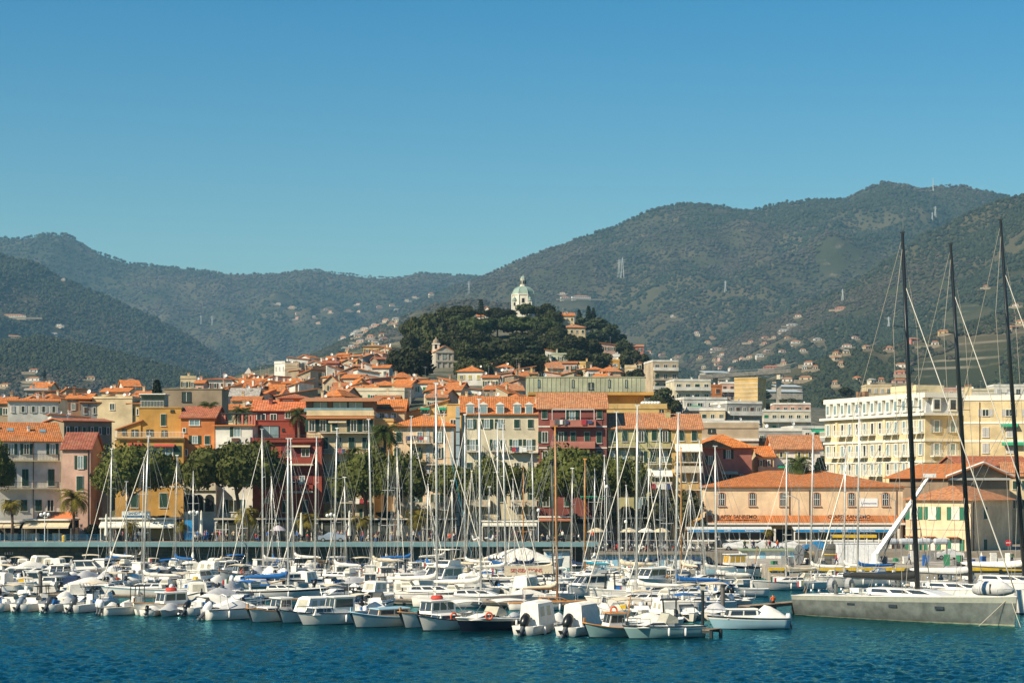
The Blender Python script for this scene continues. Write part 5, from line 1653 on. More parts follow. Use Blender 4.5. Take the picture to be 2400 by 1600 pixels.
# ------------------------------------------------------------------ villas on the mountain flanks
vr = random.Random(5)
VILLAS = []
def villa(px, py, wpx, hpx, wall, rc, place, y0=1300.0):
    Y, z = hill_hit(px, py + hpx * 0.5, y0)
    s = Y / F
    w_, hh = wpx * s, max(4.5, hpx * s)
    t = thing('hillside_villa', '', 'house', (wx(px, Y), Y, float(z) + 0.5), vr.uniform(-0.5, 0.4))
    name_later(t, px, '%s villa, %s roof' % (wall, {'bright': 'orange', 'orange': 'orange', 'dull': 'pale terracotta', 'grey': 'grey'}[rc]), place)
    VILLAS.append((wx(px, Y), Y, w_ * 1.3))
    zt = hh * 0.7
    box(t, 'wall', (0, 4, zt / 2 - 1.5), (w_, 8, zt + 3), WM(wall))
    a_ = w_ / 2 + 0.5
    rz_ = zt + max(0.9, hh * 0.3)
    vs = [(-a_, -0.5, zt), (a_, -0.5, zt), (a_, 8.5, zt), (-a_, 8.5, zt), (-a_ * 0.5, 4, rz_), (a_ * 0.5, 4, rz_)]
    fs = [(0, 1, 5, 4), (1, 2, 5), (2, 3, 4, 5), (3, 0, 4), (3, 2, 1, 0)]
    put(t, 'roof', mk('roof', vs, fs, RM(rc), uv=[(vs[i][0], vs[i][1]) for f in fs for i in f]))
    box(t, 'terrace_wall', (vr.uniform(-4, 4), -5, -0.8), (w_ * vr.uniform(1.4, 2.4), 0.8, 3.0), WM('stone'))
    k = max(2, int(w_ / 4))
    for i in range(k): box(t, 'window', (-w_ / 2 + w_ * (i + 0.5) / k, -0.03, zt - 1.5), (1.2, 0.08, 1.4), GLASS)
    return t
def crowd(n_, px0, px1, py0, py1, wp, hp, place, seed, walls=('white', 'cream', 'pale cream', 'pale pink', 'beige'), y0=1300.0, band=None):
    global vr
    rr = random.Random(seed)
    for _ in range(n_):
        px = rr.uniform(px0, px1)
        py = rr.uniform(py0, py1) if band is None else np.interp(px, band[0], band[1]) + rr.uniform(-band[2], band[2])
        villa(px, py, rr.uniform(*wp), rr.uniform(*hp), rr.choice(walls), rr.choice(['grey', 'dull', 'orange', 'dull']), place, y0)
for a in ((30, 745, 60, 9, 'pale cream', 'dull'), (30, 792, 40, 10, 'cream', 'dull'), (135, 768, 22, 6, 'white', 'grey'), (125, 783, 18, 5, 'white', 'grey'), (148, 658, 8, 5, 'white', 'grey'), (78, 872, 20, 8, 'white', 'orange'), (76, 892, 34, 12, 'white', 'dull'), (8, 905, 24, 10, 'cream', 'orange'), (213, 888, 18, 9, 'cream', 'dull'), (308, 893, 16, 10, 'pale cream', 'dull')):
    villa(*a, 'on the western mountain foot')
crowd(16, 640, 1000, 690, 760, (7, 14), (4, 7), 'on the far valley slope', 21)
crowd(30, 800, 935, 0, 0, (9, 20), (6, 10), 'on the slope behind the old town', 22, band=((800, 860, 935), (812, 790, 770), 24))
for a in ((1318, 692, 12, 5, 'white', 'dull'), (1325, 702, 20, 8, 'white', 'dull'), (1363, 705, 46, 9, 'white', 'dull'), (1012, 691, 12, 8, 'pale cream', 'dull')):
    villa(*a, 'on the slope behind the dome')
for a in ((1970, 725, 26, 8, 'pink', 'dull'), (1871, 742, 14, 8, 'white', 'dull'), (1858, 763, 24, 8, 'white', 'grey'), (1838, 775, 22, 8, 'white', 'grey'), (1866, 803, 20, 10, 'white', 'dull'), (1918, 800, 18, 8, 'white', 'grey'), (1985, 811, 22, 9, 'white', 'dull'), (1782, 836, 18, 10, 'white', 'grey'), (1808, 862, 38, 10, 'pink', 'orange'), (1894, 857, 20, 9, 'white', 'orange'), (1845, 894, 24, 10, 'white', 'dull'), (1888, 890, 30, 12, 'cream', 'dull'), (2210, 782, 24, 12, 'yellow', 'dull'), (2192, 807, 16, 10, 'white', 'dull'), (2110, 860, 24, 8, 'white', 'dull'), (2108, 877, 26, 8, 'pink', 'dull'), (2110, 898, 34, 10, 'pale pink', 'orange'), (2145, 803, 22, 8, 'pink', 'dull'), (1682, 821, 28, 8, 'white', 'dull'), (2390, 760, 18, 8, 'cream', 'dull'), (2380, 775, 20, 8, 'stone', 'dull'), (1576, 745, 8, 5, 'white', 'grey'), (2310, 675, 12, 6, 'stone', 'dull'), (2380, 720, 14, 6, 'white', 'dull')):
    villa(*a, 'on the eastern mountain flank', 1150.0)
crowd(36, 1640, 2100, 790, 905, (7, 14), (4, 8), 'on the eastern terraces', 23)
crowd(8, 1500, 1700, 780, 850, (8, 14), (5, 8), 'behind the white tower block', 24)
# greenhouses and terraces of pale glass on the valley floor
for i, (px, py, wp) in enumerate(((1835, 917, 95), (1850, 905, 60), (1680, 872, 60))):
    Y, z = 1060 + 30 * i, 0
    t = thing('greenhouse_terrace', ['long pale greenhouse roof on the valley floor', 'shorter pale greenhouse above the long one', 'pale gravel terrace beside the viaduct end'][i], 'greenhouse', (wx(px, Y), Y, wz(py + 12, Y)), R(12))
    w_ = wp * Y / F
    box(t, 'wall', (0, 4, 0.5), (w_, 10, 4.0), CONC)
    MB().add([(-w_ / 2, -1.4, 2.4), (w_ / 2, -1.4, 2.4), (w_ / 2, 9.4, 3.9), (-w_ / 2, 9.4, 3.9), (-w_ / 2, -1.4, 2.6), (w_ / 2, -1.4, 2.6), (w_ / 2, 9.4, 4.1), (-w_ / 2, 9.4, 4.1)], BOXF).obj('roof', plain('greenhouse_pale', (0.50, 0.52, 0.50), 0.4), t)
# pylons and masts
PYL = plain('pylon_steel', (0.45, 0.48, 0.48), 0.5)
def pylon(label, px, py_top, py_base, name='power_pylon', lattice=True):
    Y, z = hill_hit(px, py_base)
    z = float(z)
    hh = (py_base - py_top) * Y / F
    t = thing(name, label, 'mast' if not lattice else 'pylon', (wx(px, Y), Y, z))
    r0 = hh * 0.10 if lattice else hh * 0.05
    for q in range(4):
        a = R(45 + 90 * q)
        bar(t, 'leg', (r0 * math.cos(a), r0 * math.sin(a), -2), (r0 * 0.12 * math.cos(a), r0 * 0.12 * math.sin(a), hh), 0.42, PYL)
    for f_ in (0.25, 0.45, 0.62, 0.75, 0.86): 
        rr_ = r0 * (1 - 0.88 * f_) * 1.2
        bar(t, 'brace', (-rr_, 0, hh * f_), (rr_, 0, hh * (f_ + 0.08)), 0.28, PYL)
    if lattice:
        for f_ in (0.78, 0.9): bar(t, 'crossarm', (-hh * 0.14, 0, hh * f_), (hh * 0.14, 0, hh * f_), 0.38, PYL)
    return t
for px, a, b_, lab in ((1451, 612, 655, 'left one of two close steel pylons right of the dome'), (1459, 608, 655, 'right one of two close steel pylons right of the dome'), (1099, 662, 690, 'steel pylon above the hill wood left of the dome'), (2192, 488, 516, 'steel pylon on the high eastern ridge'), (2185, 498, 516, 'short steel pylon close to the high ridge pylon'), (1975, 680, 706, 'steel pylon above the red roofed villa'), (1700, 665, 690, 'steel pylon in the eastern valley'), (2083, 742, 772, 'steel pylon behind the black masts'), (471, 742, 762, 'left steel pylon on the western valley side'), (497, 748, 770, 'right steel pylon on the western valley side')):
    pylon(lab, px, a, b_)
for px, a, b_, lab in ((2234, 386, 434, 'tall red and white radio mast on the summit'), (2187, 418, 446, 'shorter radio mast left of the summit mast')):
    pylon(lab, px, a, b_ + 3, 'radio_mast', False)
# ------------------------------------------------------------------ woods on the mountain flanks
NT = 300000
fpx = rng.uniform(-150, 2550, NT)
fy = np.exp(rng.uniform(np.log(1110), np.log(6230), NT))
fz = mountain(fpx, fy)
fX = (fpx - 1200) / F * fy
kind = fbm(fX / 260 + 5, fy / 330 + 2, 4) + rng.normal(0, 0.06, NT)
clear = fbm(fX / 70 + 90, fy / 110 + 31, 3)
size = rng.uniform(0.4, 1.0, NT) ** 1.0 * (0.7 + 1.1 * fbm(fX / 45 + 7, fy / 60, 3)) * (1.7 + fy / 2100.0)
keep = (fz > 6) & (clear < 0.66) & ~((clear > 0.53) & (fpx > 1560) & (fy < 2900))
for vx, vy, vw in VILLAS:
    keep &= ~((np.abs(fX - vx) < vw * 0.42 + 2) & (fy > vy - 34) & (fy < vy + 8))
ever, bare = keep & (kind < 0.50), keep & (kind >= 0.50)
P3 = np.stack([fX, fy, fz], -1)
forest('evergreen_forest', 'dark green pine and oak woods covering the mountain slopes', P3[ever], size[ever], leafmat('mountain_leaf', (0.024, 0.031, 0.014), 0.35, 0.0), 0.8)
forest('leafless_forest', 'grey brown leafless winter woods on the mountain slopes', P3[bare], size[bare] * 0.9, leafmat('bare_twigs', (0.056, 0.048, 0.031), 0.35, 0.0), 0.6)

# ------------------------------------------------------------------ trees
def ico():
    t = (1 + 5 ** 0.5) / 2
    v = [Vector(q).normalized() for q in ((-1, t, 0), (1, t, 0), (-1, -t, 0), (1, -t, 0), (0, -1, t), (0, 1, t), (0, -1, -t), (0, 1, -t), (t, 0, -1), (t, 0, 1), (-t, 0, -1), (-t, 0, 1))]
    f = [(0, 11, 5), (0, 5, 1), (0, 1, 7), (0, 7, 10), (0, 10, 11), (1, 5, 9), (5, 11, 4), (11, 10, 2), (10, 7, 6), (7, 1, 8), (3, 9, 4), (3, 4, 2), (3, 2, 6), (3, 6, 8), (3, 8, 9), (4, 9, 5), (2, 4, 11), (6, 2, 10), (8, 6, 7), (9, 8, 1)]
    return v, f
ICOV, ICOF = ico()

def crown_mesh(name, clumps, leaf, per, m, seed, flat=0.6):
    """leaf faces spread over and through clumps (centre, radii); each clump has a ragged inner mass"""
    r = np.random.default_rng(seed)
    V, Fc = [], []
    for c, rad in clumps:
        k = len(V)
        for q in ICOV:
            j = r.uniform(0.62, 0.86)
            V.append((c[0] + q.x * rad[0] * j, c[1] + q.y * rad[1] * j, c[2] + q.z * rad[2] * j))
        Fc += [(a + k, b + k, d + k) for a, b, d in ICOF]
        d = r.normal(size=(per, 3)); d /= np.linalg.norm(d, axis=1)[:, None]
        rr = r.uniform(0.72, 1.08, per)
        pos = np.array(c) + d * np.array(rad) * rr[:, None]
        nrm = d + r.normal(0, 0.5, (per, 3)); nrm /= np.linalg.norm(nrm, axis=1)[:, None]
        a = np.cross(nrm, r.normal(size=(per, 3))); a /= np.linalg.norm(a, axis=1)[:, None] + 1e-9
        b = np.cross(nrm, a)
        s = leaf * r.uniform(0.6, 1.3, per)[:, None]
        q = np.stack([pos - a * s - b * s * flat, pos + a * s - b * s * flat * 0.6, pos + a * s * 0.8 + b * s * flat, pos - a * s * 0.7 + b * s * flat], 1).reshape(-1, 3)
        k = len(V)
        V += q.tolist()
        Fc += [(k + 4 * i, k + 4 * i + 1, k + 4 * i + 2, k + 4 * i + 3) for i in range(per)]
    return mk(name, V, Fc, m)

BARK = plain('pine_bark', (0.11, 0.075, 0.055), 0.95, 0.3, 2.0)
BARKG = plain('grey_bark', (0.14, 0.12, 0.10), 0.95, 0.3, 2.0)
PINEL = leafmat('pine_needles', (0.078, 0.088, 0.017), 0.18, 0.12)
OAKL = leafmat('holm_oak_leaf', (0.040, 0.046, 0.016), 0.45, 0.12)
OLIVEL = leafmat('olive_leaf', (0.060, 0.075, 0.034), 0.25, 0.15)
CEDARL = leafmat('cedar_leaf', (0.045, 0.062, 0.030), 0.2, 0.15)
PALML = leafmat('palm_leaf', (0.065, 0.090, 0.020), 0.2, 0.3)
PALMY = leafmat('palm_leaf_yellow', (0.17, 0.14, 0.022), 0.2, 0.3)
CYPL = leafmat('cypress_leaf', (0.016, 0.028, 0.012), 0.2, 0.1)
BUSHL = leafmat('brown_shrub_leaf', (0.060, 0.060, 0.022), 0.25, 0.2)

def pine_clumps(w, h, seed, n_=26):
    """flat umbrella: clumps over a lens shape"""
    r = random.Random(seed)
    out = []
    for i in range(n_):
        a, d = r.uniform(0, 6.28), (r.random() ** 0.55) * 0.86
        x, y = d * math.cos(a) * w / 2, d * math.sin(a) * w / 2
        top = h * (1 - 0.75 * d ** 2.2)
        z = r.uniform(0.22, 1.0) * top * 0.86
        s = r.uniform(0.13, 0.22) * w
        out.append(((x, y, z), (s, s, s * r.uniform(0.5, 0.75))))
    return out

def round_clumps(w, h, seed, n_=18, ragged=0.2):
    r = random.Random(seed)
    out = []
    for i in range(n_):
        a, u, d = r.uniform(0, 6.28), r.uniform(-0.9, 0.95), r.uniform(0.35, 0.72)
        q = math.sqrt(1 - u * u)
        s = r.uniform(0.15, 0.27) * w
        out.append(((q * d * math.cos(a) * w / 2, q * d * math.sin(a) * w / 2, h / 2 + u * d * h / 2), (s, s, s * h / w * r.uniform(0.7, 1.05))))
    return out

PINES = [crown_mesh('crown', pine_clumps(13.0, 4.5, 50 + i, 50), 0.24, 210, PINEL, 60 + i) for i in range(3)]
OAKS = [crown_mesh('crown', round_clumps(12, 10, 70 + i, 20), 0.52, 150, OAKL, 80 + i) for i in range(3)]
UMBR = [crown_mesh('crown', pine_clumps(13, 5.0, 90 + i, 26), 0.50, 130, leafmat('hill_pine_needles', (0.046, 0.062, 0.018), 0.4, 0.15), 95 + i) for i in range(2)]
OLIV = [crown_mesh('crown', round_clumps(8, 6, 110 + i, 14), 0.42, 110, OLIVEL, 115 + i) for i in range(2)]
def cedar_clumps(w, h, seed):
    r = random.Random(seed); out = []
    for t in range(5):
        z = h * (0.15 + 0.19 * t); rr_ = w / 2 * (1 - 0.17 * t)
        for i in range(7):
            a = r.uniform(0, 6.28); d = r.uniform(0.3, 0.85) * rr_
            out.append(((d * math.cos(a), d * math.sin(a), z), (w * 0.16, w * 0.16, h * 0.045)))
    return out
CEDA = [crown_mesh('crown', cedar_clumps(15, 9, 130), 0.45, 100, CEDARL, 131)]
BUSH = [crown_mesh('crown', round_clumps(6, 5, 140 + i, 16), 0.24, 150, BUSHL, 145 + i) for i in range(2)]

def trunk(parent, pts, radii, m, name='trunk'):
    return MB().tube(pts, radii, 7).obj(name, m, parent, True)

# umbrella pines on the promenade
def stone_pine(label, px, py_top, py_bot, wpx, base_px, base_py, mesh_i, Y=301.0, rz=0.0):
    s = Y / F
    x, z1 = wx(base_px, Y), PZ
    cz = wz(py_bot, Y) - PZ
    cx = wx(px, Y) - x
    t = thing('stone_pine', label, 'tree', (x, Y, PZ), 0, 'umbrella pines along the promenade')
    k = wpx * s / 11.5
    hh = (py_bot - py_top) * s / 4.6
    o = put(t, 'crown', PINES[mesh_i], (cx, 0, cz), rz, (k, k, hh * 1.08))
    fx = lambda u: (cx * (u ** 1.6), 0.25 * math.sin(u * 5), (cz + 0.8) * u)
    trunk(t, [fx(u) for u in (0, 0.2, 0.4, 0.6, 0.8, 1.0)], [0.42, 0.34, 0.31, 0.28, 0.25, 0.18], BARK)
    p0 = Vector(fx(0.72))
    r = random.Random(int(px))
    for i in range(5):
        a = r.uniform(0, 6.28); d = wpx * s * r.uniform(0.18, 0.34)
        e = Vector((cx + d * math.cos(a), d * math.sin(a), cz + r.uniform(1.0, 1.8)))
        trunk(t, [p0, p0.lerp(e, 0.5) + Vector((0, 0, 0.3)), e], [0.16, 0.12, 0.06], BARK, 'limb')
stone_pine('umbrella pine in front of the ochre house, its trunk forking low', 316, 1054, 1140, 182, 288, 1200, 0, 301, 0.4)
stone_pine('umbrella pine with curved trunk between the white and red houses', 548, 1037, 1128, 192, 566, 1190, 1, 301.5, 2.2)
stone_pine('umbrella pine in front of the cream apartment house, beside the tall palm', 856, 1066, 1150, 130, 858, 1200, 2, 302, 1.1)
stone_pine('umbrella pine before the peach house with hipped roof', 940, 1072, 1152, 125, 925, 1205, 0, 300.5, 3.3)
stone_pine('umbrella pine before the cream house with dormers', 1068, 1092, 1152, 125, 1060, 1205, 1, 301, 4.1)
stone_pine('umbrella pine covering the corner of cream and maroon houses', 1165, 1082, 1150, 130, 1172, 1205, 2, 302.5, 5.2)
stone_pine('broad umbrella pine in front of the maroon house', 1330, 1060, 1150, 185, 1345, 1200, 0, 300.5, 0.9)
stone_pine('umbrella pine in front of the olive cream house', 1448, 1073, 1150, 125, 1440, 1205, 1, 302, 2.9)
stone_pine('umbrella pine cut by the picture edge before the white house', -20, 1050, 1130, 90, -10, 1200, 2, 300, 1.9)

def hill_tree(px, py_top, wpx, hpx, kind, place, base=None):
    row = py_top + hpx
    Y = hillY(px, min(row + 4, 980))
    s = Y / F
    z = ground1(px, Y)
    nm, meshes, w0, h0, ph = {'oak': ('holm_oak', OAKS, 12, 10, 'dark holm oak'), 'umb': ('hill_pine', UMBR, 13, 5.0, 'flat crowned pine'), 'olive': ('olive_tree', OLIV, 8, 6, 'grey green olive tree'), 'cedar': ('cedar_tree', CEDA, 15, 9, 'grey tiered cedar')}[kind]
    t = thing(nm, '', 'tree', (wx(px, Y), Y, z - 1.0), 0, 'trees on the hill')
    name_later(t, px, ph, place)
    k = wpx * s / w0
    top = wz(py_top, Y) - (z - 1.0)
    ch = hpx * s * (0.62 if kind == 'umb' else 0.92)
    zb = max(1.2, top - ch)
    put(t, 'crown', random.choice(meshes), (0, 0, zb), random.uniform(0, 6.28), (k, k, (top - zb) / h0))
    trunk(t, [(0, 0, 0), (0.15, 0.1, zb * 0.6), (0, 0, zb + (top - zb) * 0.5)], [0.45, 0.36, 0.15], BARKG)
    return t
HT = [
    (964, 803, 116, 92, 'oak'), (938, 815, 70, 70, 'oak'), (960, 742, 48, 62, 'oak'), (985, 735, 66, 90, 'oak'), (1010, 730, 66, 60, 'oak'), (958, 775, 54, 60, 'oak'), (1020, 760, 80, 80, 'oak'), (1050, 716, 66, 50, 'oak'), (1085, 712, 74, 46, 'oak'),
    (1045, 745, 70, 70, 'oak'), (1085, 740, 90, 40, 'umb'), (1070, 770, 90, 70, 'oak'), (1110, 748, 84, 50, 'umb'), (1130, 770, 84, 70, 'oak'), (1160, 720, 60, 30, 'oak'), (1180, 722, 66, 30, 'oak'), (1165, 745, 96, 44, 'umb'), (1200, 742, 100, 46, 'umb'), (1100, 800, 70, 60, 'oak'), (1150, 790, 90, 70, 'oak'), (1190, 790, 80, 70, 'oak'), (1090, 840, 60, 54, 'oak'), (1125, 835, 70, 56, 'oak'), (1160, 836, 60, 50, 'oak'), (1080, 790, 50, 60, 'oak'),
    (1235, 712, 54, 34, 'umb'), (1277, 710, 56, 44, 'oak'), (1255, 740, 100, 50, 'umb'), (1296, 724, 60, 50, 'oak'), (1285, 752, 90, 50, 'umb'), (1240, 770, 96, 60, 'oak'), (1225, 788, 120, 62, 'cedar'), (1262, 782, 80, 60, 'oak'), (1195, 822, 100, 60, 'oak'), (1235, 820, 110, 66, 'oak'), (1265, 825, 60, 56, 'oak'), (1300, 760, 60, 56, 'oak'), (1300, 800, 50, 50, 'oak'),
    (1345, 782, 84, 60, 'oak'), (1375, 790, 70, 56, 'oak'), (1355, 815, 70, 50, 'oak'), (1410, 824, 58, 44, 'oak'), (1390, 800, 50, 50, 'oak'), (1370, 742, 60, 34, 'olive'), (1400, 745, 64, 36, 'olive'), (1425, 760, 64, 40, 'olive'), (1440, 778, 66, 44, 'olive'), (1405, 772, 60, 36, 'olive'), (1455, 795, 60, 50, 'oak'), (1475, 815, 60, 60, 'oak'), (1500, 825, 46, 50, 'oak'), (1400, 862, 60, 40, 'oak'), (1440, 862, 50, 40, 'oak'), (1485, 862, 60, 50, 'oak'), (1350, 862, 40, 30, 'oak'),
]
for a in HT: hill_tree(*a, 'on the hilltop' if a[1] < 760 else 'on the hill slope')
for a in ((1555, 908, 66, 60, 'olive'), (1535, 925, 50, 60, 'oak'), (1575, 935, 50, 60, 'oak'), (1560, 950, 46, 50, 'oak'), (1600, 900, 30, 30, 'oak'), (1850, 930, 50, 34, 'oak'), (1800, 942, 30, 22, 'oak'), (1700, 895, 24, 24, 'oak'), (1790, 915, 34, 24, 'olive'), (2060, 900, 40, 30, 'olive'), (1985, 905, 40, 30, 'oak'), (1940, 930, 36, 26, 'oak')):
    hill_tree(*a, 'among the right hand apartment blocks')
# cypresses and araucarias
def cypress(label, px, top, bot, wpx, Y=None):
    Y = Y or hillY(px, bot)
    s = Y / F; H = (bot - top) * s; z = ground1(px, Y)
    t = thing('cypress', label, 'tree', (wx(px, Y), Y, wz(bot, Y) - 1), 0, 'hilltop cypresses')
    cl = [((0, 0, H * u), (wpx * s / 2 * math.sin(math.pi * (0.12 + 0.86 * u)) ** 0.7,) * 2 + (H * 0.13,)) for u in (0.12, 0.26, 0.4, 0.54, 0.68, 0.8, 0.92)]
    put(t, 'crown', crown_mesh('crown', cl, 0.4, 90, CYPL, int(px)), (0, 0, 1))
    trunk(t, [(0, 0, 0), (0, 0, H * 0.4)], [0.25, 0.12], BARKG)
cypress('dark cypress standing apart on the hill shoulder', 1357, 728, 762, 13)
cypress('taller of the two close cypresses on the hill shoulder', 1379, 719, 760, 14)
cypress('slimmer right one of the close cypress pair', 1391, 723, 762, 11)
cypress('small cypress beside the western villas', 104, 868, 890, 6, 1200)
def araucaria(label, px, top, bot, wpx, Y):
    s = Y / F; H = (bot - top) * s
    t = thing('araucaria', label, 'tree', (wx(px, Y), Y, wz(bot, Y) - 2))
    trunk(t, [(0, 0, 0), (0, 0, H + 2)], [0.3, 0.08], BARKG)
    cl = []
    for i in range(7):
        u = 0.15 + 0.12 * i; r_ = wpx * s / 2 * (1.0 - 0.72 * u)
        for q in range(6):
            a = q * 1.05 + i
            cl.append(((r_ * 0.6 * math.cos(a), r_ * 0.6 * math.sin(a), 2 + H * u), (r_ * 0.5, r_ * 0.5, H * 0.035)))
    put(t, 'crown', crown_mesh('crown', cl, 0.28, 40, CYPL, int(px)))
araucaria('tiered monkey puzzle tree rising from the hilltop wood', 1127, 698, 742, 20, 860)
araucaria('dark tiered norfolk pine above the western rooftops', 368, 888, 926, 24, 420)
araucaria('small tiered norfolk pine beside the hotel', 1922, 1072, 1108, 30, 318)

# palms
def palm_mesh(seed, n_, L, m, droop=1.0):
    r = random.Random(seed)
    V, Fc = [], []
    for i in range(n_):
        a = 6.283 * i / n_ * 2.618 + r.uniform(-.2, .2)
        up = r.uniform(-0.25, 1.25)
        l = L * r.uniform(0.8, 1.1)
        pts = []
        d, z, th = 0.0, 0.0, up
        for k in range(9):
            pts.append(Vector((d * math.cos(a), d * math.sin(a), z)))
            d += l / 8 * math.cos(th); z += l / 8 * math.sin(th); th -= 0.24 * droop * (0.6 + 0.1 * k)
        side = Vector((-math.sin(a), math.cos(a), 0))
        for k in range(8):
            p, q = pts[k], pts[k + 1]
            wd = l * 0.25 * math.sin(math.pi * min(1, (k + 1.2) / 9.2)) + 0.03
            for sg_ in (-1, 1):
                for u in (0.1, 0.6):
                    b0 = p.lerp(q, u); b1 = p.lerp(q, min(1, u + 0.42))
                    tip = b1 + side * sg_ * wd * r.uniform(0.8, 1.1) + (q - p) * 0.9 + Vector((0, 0, -wd * r.uniform(0.2, 0.5)))
                    k0 = len(V)
                    V += [b0, b1, tip]
                    Fc.append((k0, k0 + 1, k0 + 2))
    return mk('crown', V, Fc, m)
PALMS = [palm_mesh(1, 64, 3.4, PALML, 1.05), palm_mesh(2, 52, 2.3, PALMY, 1.25), palm_mesh(3, 54, 2.4, PALMY, 1.1), palm_mesh(4, 44, 2.6, PALML, 1.0)]
def palm(label, px, py_c, k, mesh_i, Y, base):
    x = wx(px, Y); z = wz(py_c, Y)
    t = thing('palm_tree', label, 'palm', (x, Y, base), 0, 'palms of the harbour front')
    H = z - base
    trunk(t, [(0, 0, 0), (0.08, 0, H * 0.5), (0, 0, H)], [0.26, 0.2, 0.22], BARK)
    put(t, 'crown', PALMS[mesh_i], (0, 0, H), random.uniform(0, 6), k)
    MB().lathe([(0.1, -1.1), (0.34, -0.7), (0.38, -0.2), (0.2, 0.15)], n=9).obj('crown_base', plain('palm_thatch', (0.16, 0.10, 0.05), 0.95), t).location = (0, 0, H)
for a in (('tall palm with full crown in front of the peach house', 902, 1018, 1.0, 0, 303, PZ), ('small green palm behind the stone pines', 828, 1062, 0.8, 3, 306, PZ), ('yellowish palm at the picture edge before the white house', 28, 1185, 0.95, 1, 298, PZ), ('bushy palm beside the dark alley', 172, 1168, 1.35, 2, 299, PZ), ('short young palm under the bar sign', 308, 1232, 0.7, 1, 297, PZ), ('short palm by the tall blue panel', 424, 1232, 0.6, 2, 297, PZ), ('yellowish palm in front of the white and red houses', 580, 1208, 1.2, 1, 297.5, PZ), ('yellowish palm in front of the red house', 722, 1218, 0.95, 2, 298, PZ), ('low palm between the two folded umbrellas', 848, 1222, 0.9, 1, 297, PZ), ('yellowish palm below the peach house', 982, 1212, 1.05, 2, 298, PZ), ('rooftop palm above the orange house', 489, 955, 0.85, 3, 320, 12), ('rooftop palm above the white house', 568, 968, 0.9, 3, 318, 12), ('rooftop palm on the red house terrace', 700, 972, 0.95, 3, 315, 12), ('palm standing beside the white house with yellow shutters', 1872, 1090, 0.9, 0, 316, TZ), ('yellow potted palm inside the restaurant veranda', 1803, 1247, 0.5, 1, 299, TZ)):
    palm(*a)
# shrubs along the promenade
def bush(label, px, py_top, wpx, hpx, Y=303.0, base=PZ, mi=0):
    s = Y / F
    t = thing('garden_shrub', label, 'shrub', (wx(px, Y), Y, base), 0)
    zt = wz(py_top, Y) - base; zb = max(0.2, zt - hpx * s)
    put(t, 'crown', BUSH[mi], (0, 0, zb), random.uniform(0, 6), (wpx * s / 6, wpx * s / 6, (zt - zb) / 5))
    trunk(t, [(0, 0, 0), (0, 0, zb + 0.8)], [0.15, 0.08], BARKG)
for a in (('tall brownish tree beside the market hall end', 1600, 1140, 95, 100), ('brownish tree between the market hall and the olive house', 1540, 1150, 95, 90), ('olive brown shrub before the olive cream house', 1480, 1182, 80, 60), ('olive brown shrub below the broad umbrella pine', 1425, 1190, 70, 50), ('low green shrub under the red awning', 1340, 1200, 60, 30), ('dark shrub by the folded umbrella', 790, 1190, 70, 34), ('green shrub below the ochre house bar', 370, 1205, 60, 16), ('dark hedge shrub at the dark alley foot', 225, 1225, 60, 36), ('dark shrub on the pavilion roof', 905, 1195, 60, 20), ('garden shrub by the peach house door', 1000, 1190, 50, 30), ('dark shrub right of the verandas', 1650, 1215, 40, 50)):
    bush(*a, mi=random.choice([0, 1]))
